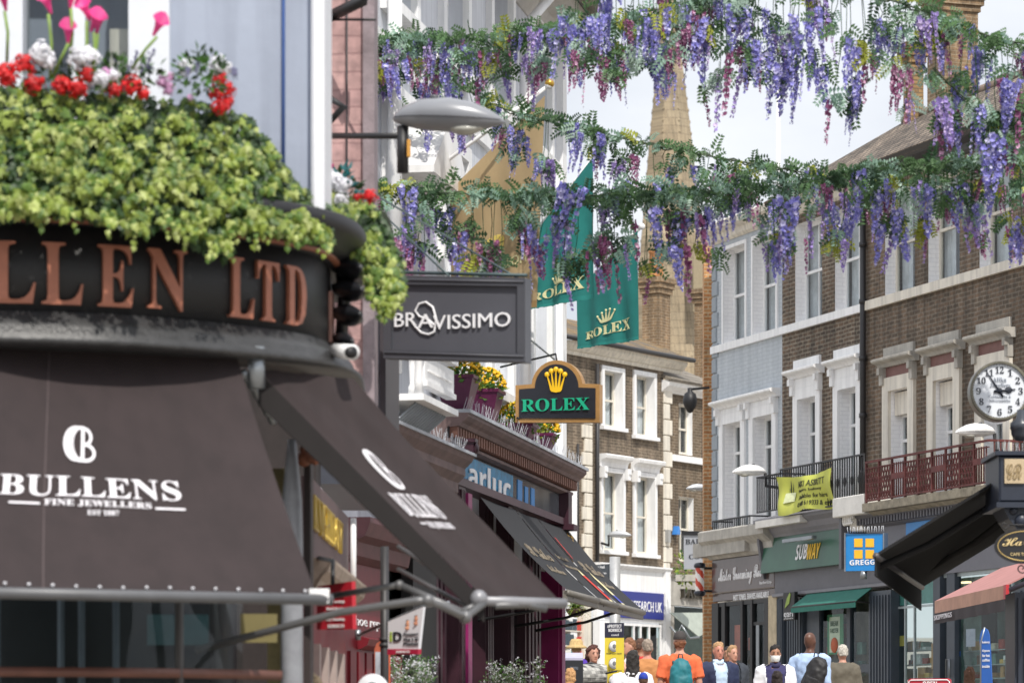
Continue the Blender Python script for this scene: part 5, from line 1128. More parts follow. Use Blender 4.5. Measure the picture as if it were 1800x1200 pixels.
# upper wall, corner post, window
WALL = mat("blue_grey_render", "#969eae", .75, var=.07, vscale=1.5, bump=.15, bscale=10, streak=.12)
yw = 17.0; p0, p1 = W(-200, 0, yw), W(548, 0, yw); xw0, xw1 = W(10, 0, yw).x, W(250, 0, yw).x
def wy(py, Y=yw): return W(0, py, Y).z
b = MB(); wall(b, p0.x, p1.x, 4.1, 6.3, [(xw0, xw1, 4.6, 6.2)], y=yw, dep=.2, back=.7); b.build("wall", WALL, jw, world=True)
b = MB(); p2 = W(570, 0, 16.9); b.bbox(p1.x+.002, p2.x, 16.9, 17.6, 4.2, 6.3, .015); b.build("corner_post", mat("corner_white", "#dadbe0", .5, var=.04), jw, world=True)
b = MB(); xc = W(498, 0, 16.96).x; b.tube([(xc, 16.97, 4.25), (xc, 16.97, 6.3)], .009, 6); b.build("cable", mat("blue_cable", "#3d5b96", .5), jw, world=True)
win = MB(); f = .09
win.box(xw0-.06, xw0+f, yw-.04, yw+.2, 4.55, 6.2); win.box(xw1-f*.7, xw1+.14, yw-.05, yw+.2, 4.55, 6.2); 
xm = W(137, 0, yw).x; win.box(xm-.035, xm+.035, yw+.01, yw+.2, 4.6, 6.2); win.box(xw0-.1, xw1+.16, yw-.12, yw+.1, 4.5, 4.6)
w_ = win.build("window", mat("window_blue_white", "#cfd3da", .5, var=.04), jw, world=True)
b = MB(); b.box(xw0, xw1, yw+.1, yw+.107, 4.6, 6.2); b.build("pane", GLASS, w_, world=True)
b = MB(); b.box(xw0-.3, xw1+.3, yw+.8, yw+.85, 4.2, 6.3); b.build("room", DARKROOM, w_, world=True)
b = MB(); q = W(195, 55, 17.3); b.box(q.x, q.x+.17, 17.25, 17.4, 4.6, q.z); b.build("box_on_sill", CREAM, w_, world=True)
# ground floor: dark display windows, slim columns, rail
b = MB(); sweep(b, [(-.55, .2), (-.54, .2), (-.54, 3.45), (-.55, 3.45)], cap=False); b.build("room", mat("shop_dark", "#14171a", .7, var=.6, vscale=2), jw, world=True)
b = MB(); sweep(b, [(-.2, .3), (-.195, .3), (-.195, 2.9), (-.2, 2.9)], s1=s_of(480), cap=False); b.build("shop_window", SHOPGLASS, jw, world=True)
b = MB()
for px in (-20, 135, 185, 265): s0 = s_of(px); b.tube([cpt(s0, -.4, .2), cpt(s0, -.4, 2.3)], .018, 6)
b.build("display_stand", mat("display_grey", "#5d646b", .5), jw, world=True)
b = MB(); s0 = s_of(345); b.tube([cpt(s0, -.12, .3), cpt(s0, -.12, 2.4)], .022, 8); b.build("slim_post", mat("post_grey", "#4a4744", .5), jw, world=True)
b = MB(); sweep(b, [(-.16, 1.9), (-.1, 1.9), (-.1, 1.945), (-.16, 1.945)], s1=s_of(528)); b.build("copper_rail", mat("copper_rail", "#6e4a40", .4, .2, var=.2), jw, world=True)
b = MB(); q = W(512, 0, 17.0); b.rings([((q.x, 17.05, z), (r, 0, 0), (0, r, 0)) for z, r in ((.2, .06), (2.6, .055), (2.8, .05), (3.0, .03), (3.1, .02))], 14); b.build("column", mat("column_grey", "#8f9299", .4, var=.25), jw, world=True)
b = MB(); q0, q1 = W(470, 0, 17.6), W(500, 0, 17.6); b.box(q0.x, q1.x, 17.6, 17.7, .2, 3.0); b.build("gold_strip", mat("dull_gold", "#7d7350", .5, .3, var=.3), jw, world=True)
b = MB(); q0, q1 = W(534, 0, 17.3), W(546, 0, 17.3); b.box(q0.x, q1.x, 17.3, 17.55, .2, 3.45); b.build("dark_jamb", mat("jamb_brown", "#2a1f1e", .6), jw, world=True)
b = MB()
for k in range(9): r0 = random.Random(k); b.ball(W(543+r0.uniform(-12, 12), 785+r0.uniform(-22, 28), 17.25), r0.uniform(.02, .05), None, None, 8, 5)
b.build("carved_capital", mat("copper_carving", "#7d4a35", .5, .2, var=.4, vscale=20), jw, world=True)
b = MB(); q = W(300, 0, 17); b.box(q.x-.9, q.x+.2, 16.86, 16.88, 2.07, 2.22); b.build("window_lamp_box", mat("teal_grey", "#39565c", .5), jw, world=True)
b = MB(); q = W(450, 0, 17); b.box(q.x-.06, q.x+.12, 16.78, 16.8, 2.08, 2.22); b.build("price_board", mat("straw", "#6f663f", .6), jw, world=True)
b = MB(); s0 = s_of(425); b.tube([cpt(s0, .1, 3.5), cpt(s0, .1, 3.3)], .04, 8); pts = [W(428, 655, 16.5).lerp(W(482, 745, 16.9), k/12)+Vector((0, 0, .008*(-1)**k)) for k in range(13)]; b.tube(pts, .018, 6); b.build("awning_chain", STEEL, jw, world=True)
cc = E("security_camera", "small white security camera under the end of the black fascia", "camera", W(600, 618, 16.9))
b = MB(); p, q = W(590, 616, 17.0), W(619, 619, 16.75); b.tube([p, q], [.035, .04], 12); b.build("camera_body", WHITE, cc, world=True)
b = MB(); b.tube([W(613, 619, 16.76), W(620, 619, 16.735)], .03, 12); b.build("camera_lens", BLACK, cc, world=True)

# two brown canvas awnings
CAN = mat("brown_canvas", "#2e2526", .9, var=.12, vscale=2.2, bump=.06, bscale=120, streak=.12); WP = mat("white_print", "#dcd9de", .6, var=.03)
def canopy(root, fn, mt=CAN, sag=.03, nn=20):
    g = lambda u, v, o=0: fn(u, v, -sag*math.sin(v*math.pi)*(.6+.4*math.sin(u*math.pi))+.007*math.sin(u*9+v*3)*math.sin(v*5+u*4)+.004*noise.noise(Vector((u*9, v*6, 1)))+o)
    b = MB(); b.sm = True
    b.add([g(i/nn, j/nn) for i in range(nn+1) for j in range(nn+1)], [(i*(nn+1)+j, (i+1)*(nn+1)+j, (i+1)*(nn+1)+j+1, i*(nn+1)+j+1) for i in range(nn) for j in range(nn)])
    b.build("canopy", mt, root, world=True); return g
def monogram(root, g, cu, cv, su, sv_):
    b = MB(); h = lambda x, y: g(cu+x*su, cv+y*sv_, .006)
    def ring(cx, cy, rx, ry, w, a0, a1, n=24):
        for i in range(n):
            t0, t1 = a0+(a1-a0)*i/n, a0+(a1-a0)*(i+1)/n
            q = lambda t, r: h(cx+(rx-r)*math.cos(t), cy+(ry-r)*math.sin(t)); b.add([q(t0, 0), q(t1, 0), q(t1, w), q(t0, w)], [(0, 1, 2, 3)])
    pi = math.pi
    ring(-.3, 0, .72, .95, .2, pi*.42, pi*1.6); ring(.02, 0, .75, .98, .17, pi*.45, pi*1.55)
    ring(-.12, 0, .74, .97, .09, pi*.44, pi*1.58); ring(.2, 0, .72, .98, .1, pi*.46, pi*1.54)
    ring(.25, .42, .5, .52, .17, -pi*.5, pi*.55); ring(.28, -.45, .62, .52, .17, -pi*.75, pi*.5); 
    b.add([h(.0, -.95), h(.2, -.95), h(.3, .9), h(.1, .9)], [(0, 1, 2, 3)]); b.add([h(-.35, .98), h(.35, .9), h(.4, .76), h(-.3, .84)], [(0, 1, 2, 3)])
    b.build("monogram", WP, root, world=True)
TL, TR, BR, BL = W(-90, 608, 15.97), W(417, 632, 16.5), W(556, 1046, 15.7), W(-190, 1026, 14.75)
zb = BR.z; BL.z = zb; TL.z = TR.z = 3.45
a1 = E("shop_awning", "broad brown canvas awning with white lettering facing the camera", "awning", TL, 0, "brown jeweller's awnings")
fn = quadfn(TL, TR, BR, BL); g = canopy(a1, fn)
def uv_of(fn, px, py):                                  # where a photo point lies on the canvas
    u = v = .5
    for _ in range(40):
        p = fn(u, v); e = Vector((p.x/p.y*FPX+HX-px, HY-(p.z-CAMZ)/p.y*FPX-py)); 
        pu, pv = fn(u+.001, v), fn(u, v+.001)
        ju = Vector((pu.x/pu.y*FPX+HX, HY-(pu.z-CAMZ)/pu.y*FPX))-Vector((p.x/p.y*FPX+HX, HY-(p.z-CAMZ)/p.y*FPX)); jv = Vector((pv.x/pv.y*FPX+HX, HY-(pv.z-CAMZ)/pv.y*FPX))-Vector((p.x/p.y*FPX+HX, HY-(p.z-CAMZ)/p.y*FPX))
        ju, jv = ju*1000, jv*1000; D = ju.x*jv.y-ju.y*jv.x
        u -= (e.x*jv.y-e.y*jv.x)/D; v -= (ju.x*e.y-ju.y*e.x)/D
    return u, v
def tq(root, s_, p0, p1, q0, q1, m_=WP):
    u0, v0 = uv_of(fn, p0, q0); u1, v0b = uv_of(fn, p1, q0+(p1-p0)*.045); _, v1 = uv_of(fn, p0, q1)
    text_on(root, s_, m_, g, u0, u1, v0, v1, off=.004)
tq(a1, SERIF("BULLENS"), 0, 324, 862, 826); tq(a1, SERIF("FINE JEWELLERS"), 80, 270, 882, 870); tq(a1, SERIF("EST 1887"), 156, 212, 899, 890)
u0, v0 = uv_of(fn, 143, 775); monogram(a1, g, u0, v0, .049, .077)
b = MB()
for p0, p1, q in ((17, 72, 878), (276, 329, 888)):
    (u0, v0), (u1, v1) = uv_of(fn, p0, q), uv_of(fn, p1, q+2); b.add([g(u0, v0, .006), g(u1, v1, .006), g(u1, v1+.008, .006), g(u0, v0+.008, .006)], [(0, 1, 2, 3)])
b.build("printed_line", WP, a1, world=True)
b = MB(); b.tube([BL+Vector((0, -.01, -.02)), BR+Vector((.07, -.01, -.02))], .027, 10); b.build("front_bar", mat("bar_grey", "#58595c", .45), a1, world=True)
b = MB(); 
for k in range(18): b.ball(g(.03+k*.0555, .012, .01), .009, None, None, 8, 5)
b.build("stud", mat("stud_steel", "#c9c9cd", .3, .3), a1, world=True)
b = MB(); b.box(BR.x-.03, BR.x+.06, BR.y-.045, BR.y+.02, zb-.035, zb+.03); b.build("end_cap", WHITE, a1, world=True)
b = MB(); b.tube([W(300, 700, 16.2), W(90, 620, 16)], .001, 3); 
ARM = mat("arm_grey", "#6b6b6c", .4, .4, var=.1)
seam = MB(); u0 = .34
seam.add([p for j in range(21) for p in (g(u0+.02*0, j/20, .002), g(u0+.004, j/20, .002))], [(2*j, 2*j+1, 2*j+3, 2*j+2) for j in range(20)])
seam.build("seam", mat("seam_brown", "#4a4041", .9), a1, world=True)
TL, TR, BR, BL = W(455, 650, 16.6), W(622, 664, 17.0), W(986, 1057, 17.22), W(852, 1051, 16.85)
BL.z = BR.z = (BL.z+BR.z)/2; TL.z = TR.z = 3.4
a2 = E("shop_awning", "narrow brown canvas awning round the corner, reaching over the pavement edge-on", "awning", TL, 0, "brown jeweller's awnings")
fn2 = quadfn(TL, TR, BR, BL); g2 = canopy(a2, fn2)
monogram(a2, g2, .36, .585, .085, .088); text_on(a2, SERIF("BULLENS"), WP, g2, .14, .6, .375, .48, off=.004); text_on(a2, SERIF("FINE JEWELLERS"), WP, g2, .26, .56, .325, .355, off=.004)
b = MB(); b.add([g2(.17, .34, .006), g2(.24, .34, .006), g2(.24, .347, .006), g2(.17, .347, .006)], [(0, 1, 2, 3)]); b.build("printed_line", WP, a2, world=True)
b = MB(); b.tube([BL+Vector((-.03, 0, -.01)), BR+Vector((.02, 0, -.01))], .026, 10); b.ball(BL+Vector((-.03, 0, 0)), .045, None, None, 10, 6); b.build("front_bar", mat("bar_light", "#86868a", .4, .2), a2, world=True)
b = MB(); dn = Vector((0, 0, -.17)); b.slab([TL+dn, TL+Vector((0, .005, -.01)), BL+Vector((0, .005, -.01)), BL+dn*.7], .012); b.build("side_valance", mat("brown_canvas_dark", "#1b1717", .9), a2, world=True)
b = MB()
j1 = [W(345, 1142, 16.75), W(600, 1075, 16.5), W(733, 1055, 16.3), W(752, 1054, 16.3), W(818, 1084, 16.6), W(850, 1060, 16.84)]
b.tube(j1[:4], .019, 8); b.tube(j1[3:], .019, 8); b.ball(j1[3], .03); b.ball(j1[4], .033)
j2 = [W(582, 1047, 17.3), W(702, 1027, 16.9), W(812, 1074, 16.8), W(846, 1058, 16.86)]
b.tube(j2[:2], .016, 8); b.tube(j2[1:3], .016, 8); b.tube(j2[2:], .016, 8); b.ball(j2[1], .024)
b.tube([W(700, 960, 18.2), W(845, 1052, 16.9)], .012, 6); b.tube([W(700, 1000, 18.2), W(830, 1070, 16.95)], .012, 6)
b.tube([W(870, 1064, 16.9), W(925, 1062, 17.05), W(960, 1070, 17.1)], .018, 6)
b.build("folding_arm", ARM, a2, world=True)

# ---------------------------------------------------------------- window box planting
IV = [leafmat("ivy_lime", "#7c8c38", .2), leafmat("ivy_green", "#546f2c", .2), leafmat("ivy_shaded", "#29431d", .15), leafmat("ivy_pale", "#a0ab62", .2)]
IVSH = [(0, 0), (.28, -.12), (.5, .06), (.34, .26), (.46, .52), (.2, .55), (0, 1.0), (-.2, .55), (-.46, .52), (-.34, .26), (-.5, .06), (-.28, -.12)]
def ivyleaf(b, p, nrm, dr, s_):
    nrm = nrm.normalized(); d = (dr-nrm*dr.dot(nrm)).normalized(); t = nrm.cross(d)
    vs = [p+t*x*s_+d*y*s_-nrm*(abs(x)*.35+y*y*.18)*s_ for x, y in IVSH]+[p+d*.25*s_+nrm*.03*s_]
    b.add(vs, [(12, i, (i+1) % 12) for i in range(12)])
def interp(tab, x):
    for (a, p), (c, q) in zip(tab, tab[1:]):
        if x <= c: return p+(q-p)*max(0, (x-a)/(c-a))
    return tab[-1][1]
def ivymass(root, top, bot, x0, x1, yf, n, size, seed, bulge=.28, nm="ivy"):
    r = random.Random(seed); b = MB()
    for k in range(n):
        px = r.uniform(x0, x1); t = r.random()**.9; a, c = interp(top, px), interp(bot, px)
        py = a+(c-a)*t+r.gauss(0, 7); lay = r.random(); bl = math.sin(min(1, t*1.15+.12)*math.pi)
        clump = noise.noise(Vector((px*.021, py*.024, seed)))+.8*noise.noise(Vector((px*.05, py*.055, seed+7)))
        Y = yf(px)-bulge*(.3+1.25*min(1, t*1.15))*(1-.45*lay)-clump*.13
        p = W(px, py, Y); nr = Vector((r.gauss(.05, .45), -1+r.gauss(0, .25), .55-t*.4+r.gauss(0, .45))); d = Vector((r.gauss(0, .6), -.25, -1+r.gauss(0, .4)))
        b.mi = (2 if lay > .55 or clump < -.25 else r.choice((0, 0, 1, 1, 1, 3) if clump < .2 else (0, 0, 0, 3, 1))); ivyleaf(b, p, nr, d, size*r.uniform(.45, 1.35))  # deep and hollow leaves get a darker colour to stand for shade
    for k in range(34):                                 # trailing strands below the mass
        px = r.uniform(x0, x1); c = interp(bot, px); Y = yf(px)-bulge*1.6; L_ = r.uniform(12, 42)
        for j in range(5): b.mi = r.choice((0, 1, 3)); ivyleaf(b, W(px+r.gauss(0, 5), c-8+L_*j/4, Y-r.random()*.05), Vector((r.gauss(0, .3), -1, .3)), Vector((r.gauss(0, .3), 0, -1)), size*r.uniform(.5, .9))
    return b.build(nm, IV, root, world=True)
wb1 = E("window_box", "long window box spilling lime green ivy with lilies and red geraniums above the black fascia", "planter", W(250, 372, 15.9))
yf1 = lambda px: interp([(-60, 16.02), (200, 16.15), (400, 16.5), (520, 16.9), (580, 17.2)], px)
top1 = [(-60, 150), (60, 158), (200, 172), (330, 178), (400, 192), (440, 212), (480, 258), (520, 325), (590, 380)]; bot1 = [(-60, 372), (70, 375), (140, 372), (230, 402), (300, 385), (355, 428), (390, 440), (430, 400), (500, 402), (590, 418)]
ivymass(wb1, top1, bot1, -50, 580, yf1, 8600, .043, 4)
b = MB()
for k in range(22):
    px = -60+k*25; c = W(px, (interp(top1, px)+interp(bot1, px))/2+14, yf1(px)-.02); h_ = (interp(bot1, px)-interp(top1, px))/FPX*16*.38
    b.ball(c, .1, .07, h_, 8, 6)
b.build("dark_ivy_core", mat("ivy_core_dark", "#1c2415", .95), wb1, world=True)  # added dark core, closes the gaps between leaves with painted shade
def rose(b, c, R_, seed, n=60):
    r = random.Random(seed)
    for k in range(n):
        u = Vector((r.gauss(0, 1), r.gauss(-.5, 1), r.gauss(.2, 1))).normalized(); p = Vector(c)+u*R_*r.uniform(.45, 1); s_ = u.orthogonal().normalized(); s_.rotate(Matrix.Rotation(r.random()*6.28, 3, u)); t = u.cross(s_); l = R_*r.uniform(.2, .38)
        b.add([p-s_*l-u*.2*l, p-t*l*.8+u*.1*l, p+s_*l-u*.25*l, p+t*l*.9+u*.15*l, p+u*.3*l], [(0, 1, 4), (1, 2, 4), (2, 3, 4), (3, 0, 4)])
REDP = leafmat("red_petal", "#c4161a", .15); WHP = leafmat("white_petal", "#dcdce2", .2); PKP = leafmat("pink_petal", "#d9448c", .25); PLP = leafmat("pale_pink_petal", "#d9a6cf", .25); STM = leafmat("stem_green", "#7f9a4a", .1)
for k, (px, py, R_, m_, nm) in enumerate(((8, 130, .06, REDP, "red_geranium"), (42, 118, .06, REDP, "red_geranium"), (15, 142, .045, REDP, "red_geranium"), (60, 150, .055, REDP, "red_geranium"), (108, 152, .05, REDP, "red_geranium"), (138, 155, .055, REDP, "red_geranium"), (152, 132, .04, REDP, "red_geranium"), (200, 160, .04, REDP, "red_geranium"), (232, 152, .055, REDP, "red_geranium"), (252, 165, .035, REDP, "red_geranium"),
        (386, 142, .045, REDP, "red_geranium"), (400, 158, .045, REDP, "red_geranium"), (380, 165, .04, REDP, "red_geranium"), (388, 188, .05, REDP, "red_geranium"), (402, 180, .035, REDP, "red_geranium"),
        (72, 95, .065, WHP, "white_rose"), (84, 108, .045, WHP, "white_rose"), (140, 103, .06, WHP, "white_rose"), (158, 100, .055, WHP, "white_rose"), (176, 142, .05, WHP, "white_rose"), (330, 118, .05, WHP, "white_rose"), (382, 116, .06, WHP, "white_rose"), (396, 122, .045, WHP, "white_rose"), (200, 132, .035, WHP, "white_rose"), (238, 120, .03, WHP, "white_rose"), (6, 122, .03, WHP, "white_rose"),
        (286, 145, .035, PLP, "pink_orchid"), (296, 158, .035, PLP, "pink_orchid"), (300, 135, .025, PLP, "pink_orchid"), (186, 128, .03, PLP, "pink_orchid"), (335, 172, .02, PLP, "pink_orchid"))):
    Y = 15.95+max(0, px-150)*.0014; b = MB(); c = W(px, py, Y); rose(b, c, R_, 100+k, 70 if R_ > .03 else 36); b.build(nm, m_, wb1, world=True)
for k, (px, py, qx, qy, lean) in enumerate(((8, 5, 12, 110, -.2), (85, 10, 88, 140, -.5), (125, 0, 122, 120, .2), (120, 62, 92, 135, .1), (152, 22, 145, 130, -.6), (165, 42, 162, 140, .7), (276, 50, 232, 120, .9), (172, 45, 160, 120, .3))):
    Y = 15.95; c, q = W(px, py, Y), W(qx, qy, Y+.05); b = MB(); b.tube([q, q.lerp(c, .5)+Vector((.01, 0, 0)), c+Vector((0, 0, -.04))], .008, 6); b.build("lily_stem", STM, wb1, world=True)
    b = MB(); d = (Vector((lean*.6, -.35, .9))).normalized(); s_ = d.orthogonal().normalized(); t_ = d.cross(s_); nn = 14; rg = []
    for j, (h_, r_) in enumerate(((0, .006), (.025, .011), (.05, .017), (.07, .026), (.082, .042))):
        rg.append([c-d*.04+d*h_*1.0+(s_*math.cos(a)+t_*math.sin(a))*r_*(1+.25*math.cos(a-1)*(j/4)**2)+d*((.035*max(0, math.cos(a-1))**3-.012*max(0, -math.cos(a-1))) if j == 4 else 0) for a in [6.2832*i/nn for i in range(nn)]])
    b.sm = True; b.add([v for r_ in rg for v in r_], [(i*nn+j, i*nn+(j+1) % nn, (i+1)*nn+(j+1) % nn, (i+1)*nn+j) for i in range(4) for j in range(nn)])
    b.build("lily_bloom", PKP, wb1, world=True)
b = MB(); leaves(b, W(350, 128, 16.15), 120, (.14, .06, .1), .05, 77, 2); leaves(b, W(215, 130, 16.1), 120, (.2, .06, .08), .05, 78, 2); leaves(b, W(120, 140, 16.05), 160, (.35, .06, .08), .05, 79, 2); b.build("flower_leaves", [DKG, MIDG], wb1, world=True)
b = MB(); r0 = random.Random(3)
for px in (205, 220, 228, 245, 252, 262, 330, 345, 410, 418):
    q = W(px, 140, 16.1); tpv = q+Vector((r0.uniform(-.03, .06), 0, r0.uniform(.05, .15))); b.tube([q, tpv], .003, 4)
    for j in range(12): b.ball(q.lerp(tpv, .4+.6*j/12)+Vector((r0.gauss(0, .006), -.005, 0)), .007, None, None, 5, 3)
b.build("lavender", mat("lavender_grey", "#6a6a86", .8), wb1, world=True)
wb2 = E("window_box", "smaller ivy window box with one red rose round the corner beside the white post", "planter", W(630, 380, 17.9))
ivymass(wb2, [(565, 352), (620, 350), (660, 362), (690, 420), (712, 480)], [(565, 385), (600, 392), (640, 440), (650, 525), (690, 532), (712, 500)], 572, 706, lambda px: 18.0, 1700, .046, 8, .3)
b = MB(); b.ball(W(620, 385, 18.2), .15, .15, .1); b.ball(W(668, 440, 18.1), .08, .1, .22); b.build("dark_ivy_core", mat("ivy_core_dark", "#1c2415", .95), wb2, world=True)  # same added dark core behind the leaves
for k, (px, py, R_, m_, nm) in enumerate(((650, 346, .045, REDP, "red_rose"), (628, 347, .025, REDP, "red_rose"), (590, 318, .055, WHP, "white_rose"), (604, 328, .05, WHP, "white_rose"), (598, 352, .05, WHP, "white_rose"), (582, 310, .04, WHP, "white_rose"), (577, 292, .03, PKP, "pink_lily"))):
    b = MB(); rose(b, W(px, py, 17.75), R_, 300+k); b.build(nm, m_, wb2, world=True)
b = MB(); leaves(b, W(590, 335, 17.85), 160, (.13, .06, .13), .06, 31, 2); b.build("flower_leaves", [leafmat("teal_leaf", "#2f6f73"), DKG], wb2, world=True)
# ================================================================ GARLANDS ACROSS THE STREET
def raceme(seed, taper=True, n=110, L=1.0, R_=.16, b=None, o0=(0, 0, 0)):
    r = random.Random(seed); b = b or MB(); o0 = Vector(o0)
    for k in range(n):
        t = (k+.5)/n; rad = R_*((1-t)**.55 if taper else .5)*(.55+.45*min(1, t*8)); a = k*2.4+r.gauss(0, .4)
        p = o0+Vector((math.cos(a)*rad*r.uniform(.4, 1.1), math.sin(a)*rad*r.uniform(.4, 1.1), -t*L+r.gauss(0, .02))); o = Vector((math.cos(a), math.sin(a), r.gauss(-.1, .4))).normalized()
        s_ = o.orthogonal().normalized(); s_.rotate(Matrix.Rotation(r.random()*6.28, 3, o)); t_ = o.cross(s_); l = .06*r.uniform(.6, 1.25)*(1.1-.5*t); b.mi = r.choice((0, 0, 1))
        b.add([p, p+s_*l+o*l*.3, p+s_*l*.4+t_*l+o*l*.5, p-s_*l*.6+t_*l*.5+o*l*.2, p-s_*l*.9-t_*l*.3+o*l*.4, p-t_*l*.9+o*l*.3], [(0, 1, 2), (0, 2, 3), (0, 3, 4), (0, 4, 5), (0, 5, 1)])
    b.mi = 2; b.tube([o0+Vector((0, 0, .25)), o0+Vector((0, 0, -.9*L))], .006, 4); return b
VIO = [leafmat("violet_petal", "#8f8cd2", .3), leafmat("violet_pale", "#c9c6ee", .3)]; MAU = [leafmat("mauve_petal", "#95567f", .3), leafmat("mauve_pale", "#c79cb8", .3)]; LIL = [leafmat("lilac_petal", "#9c88c6", .3), leafmat("lilac_pale", "#cdbbe2", .3)]
GST = leafmat("garland_stem", "#3b4a30", .1)
def rmesh(b, mats, nm): o = b.build(nm, mats, None); me = o.data; bpy.data.objects.remove(o); return me
RM = {}
for nm, mats in (("v", VIO), ("m", MAU), ("l", LIL)): 
    RM[nm] = [rmesh(raceme(10+i, True, 120, 1, .17+.04*i), mats+[GST], "raceme") for i in range(2)]
    for i in range(3):                                  # a main spike with shorter and stringy companions
        b = raceme(50+i, True, 90, .9, .125+.02*i); raceme(60+i, True, 60, .62, .1, b, (.3-.1*i, .05, .12)); raceme(70+i, False, 28, .95+.2*i, .05, b, (-.3, .08, -.1)); raceme(80+i, False, 22, .7, .05, b, (.12, -.2, -.3)); raceme(90+i, True, 34, .42, .09, b, (-.2, -.12, .15)); RM[nm].append(rmesh(b, mats+[GST], "raceme"))
RM["t"] = [rmesh(raceme(30+i, False, 34, 1, .07), (LIL, MAU)[i]+[GST], "trail") for i in range(2)]
GL = [leafmat("garland_green", "#55754a", .35), leafmat("garland_grey_green", "#8cab98", .35), leafmat("garland_dark", "#3a573a", .35), leafmat("garland_lime", "#9aa03c", .35), leafmat("garland_sage", "#a9bfb0", .35)]
def frond(b, p, d, L, r, mi):
    d = d.normalized(); s_ = d.cross(Vector((r.gauss(0, .3), -1, r.gauss(0, .3)))); s_ = s_.normalized() if s_.length > 1e-3 else Vector((1, 0, 0)); n_ = s_.cross(d); k = 5; b.mi = mi; q = p.copy(); dd = d.copy()
    for j in range(k):
        q = q+dd*L/k; dd = (dd+Vector((0, 0, -.12))).normalized(); w_ = L*.4*(1-.35*j/k)
        for sg_ in (-1, 1):
            e = (s_*sg_+dd*.6).normalized(); t_ = e.cross(n_); m_ = q+e*w_*.5
            b.add([q, m_+t_*w_*.26+n_*w_*.1, q+e*w_-n_*w_*.1, m_-t_*w_*.26+n_*w_*.1], [(0, 1, 2), (0, 2, 3)])
    e = dd; b.add([q, q+e*L*.1+s_*L*.04, q+e*L*.24, q+e*L*.1-s_*L*.04], [(0, 1, 2, 3)])
def garland(lab, pts, nclu, nfr, hang, seed, cl=.34, hp=1.3):
    """pts: (px, py, Y) along the rope; hang: how far (m) clusters and leaf sprays reach below it"""
    r = random.Random(seed); P = [W(*p) for p in pts]; C_ = catmull(P, 10); Ls = [0]
    for i in range(1, len(C_)): Ls.append(Ls[-1]+(C_[i]-C_[i-1]).length)
    def at(t):
        s_ = t*Ls[-1]; i = min(len(C_)-2, next(j for j in range(len(Ls)-1) if Ls[j+1] >= s_-1e-6)); return C_[i].lerp(C_[i+1], (s_-Ls[i])/(Ls[i+1]-Ls[i]))
    root = E("flower_garland", lab, "garland", C_[0], 0, "wisteria garlands strung across the street")
    b = MB(); b.tube(C_, .007, 5); b.tube([c+Vector((0, .02, .02*math.sin(i*1.3))) for i, c in enumerate(C_)], .006, 4); b.build("rope", GST, root, world=True)
    b = MB(); Mi = mworld(root).inverted()
    for k in range(nfr):                                # leaves wound along the rope
        t = r.random(); dens = noise.noise(Vector((t*30, seed, 0)))
        if dens < -.1 and r.random() < .6: continue
        p = at(t)+Vector((r.gauss(0, .02), r.gauss(0, .05), r.gauss(0, .022))); col = (0, 2, 0, 1, 3, 4)[int((noise.noise(Vector((t*14, seed, 5)))*.5+.5)*5.9) % 6]
        frond(b, p, Vector((r.gauss(0, .9), r.gauss(-.2, .7), r.gauss(-.1, .55))), r.uniform(.07, .15), r, col if r.random() < .6 else r.choice((0, 2)))
    for k in range(nclu):                               # bunches: a leaf tuft with its flowers hanging below
        t = min(.999, max(.001, (k+r.gauss(.5, .55))/nclu)); p = at(t); L_ = hang*r.random()**hp; q = p+Vector((r.gauss(0, .03), r.gauss(0, .08), -L_)); b.mi = 2; b.tube([p, (p+q)/2+Vector((r.gauss(0, .015), 0, 0)), q], .0035, 3, False)
        base = r.choices((0, 1, 2, 4, 3), (.3, .22, .2, .16, .12))[0]
        for j in range(r.choice((2, 4, 6, 8, 9))): frond(b, q+Vector((r.gauss(0, .025), r.gauss(0, .03), r.uniform(-.03, .1))), Vector((r.gauss(0, .8), r.gauss(-.3, .6), r.gauss(-.7, .5))), r.uniform(.08, .16), r, base if r.random() < .8 else r.choice((0, 2)))
        for j in range(r.choice((1, 1, 1, 2)) if k % 9 else 0):
            kind = r.choices("vlmt", (.46, .14, .2, .2))[0]; me = r.choice(RM[kind]); o = bpy.data.objects.new("flower_cluster", me); COL.objects.link(o); o.parent = root; s_ = cl*r.uniform(.5, 1.15)*(1.25 if kind == 't' else 1)
            o.location = Mi @ (q+Vector((r.gauss(0, .035), r.gauss(0, .05)-.02, r.uniform(-.03, .03)))); o.scale = (s_*r.uniform(.75, 1.15),)*2+(s_,); o.rotation_euler = (r.gauss(0, .12), r.gauss(0, .12), r.random()*6.28)
    b.build("foliage", GL, root, world=True)
    return root
garland("upper wisteria garland rising from the pink wall towards the top of the picture", [(640, 75, 27), (760, 68, 26.6), (880, 60, 26.3), (1000, 50, 26), (1110, 36, 25.8), (1210, 6, 25.5), (1320, -40, 25.2)], 70, 400, .34, 1, .25)
garland("densest wisteria garland, hanging thick from the top right of the picture", [(1000, -70, 25), (1150, -58, 25), (1300, -50, 25), (1450, -28, 25), (1580, 5, 25), (1680, 40, 25), (1760, 70, 25), (1850, 80, 25)], 84, 280, .85, 2, .33, .75)
garland("middle wisteria garland crossing in front of the church spire from the grey lantern", [(700, 95, 27.6), (790, 140, 27.5), (870, 185, 27.4), (960, 212, 27.3), (1060, 235, 27.2), (1150, 255, 27.2), (1250, 275, 27.2), (1350, 292, 27.2), (1450, 308, 27.2), (1600, 318, 27.2), (1720, 328, 27), (1850, 345, 26.8)], 60, 440, .45, 3, .26)
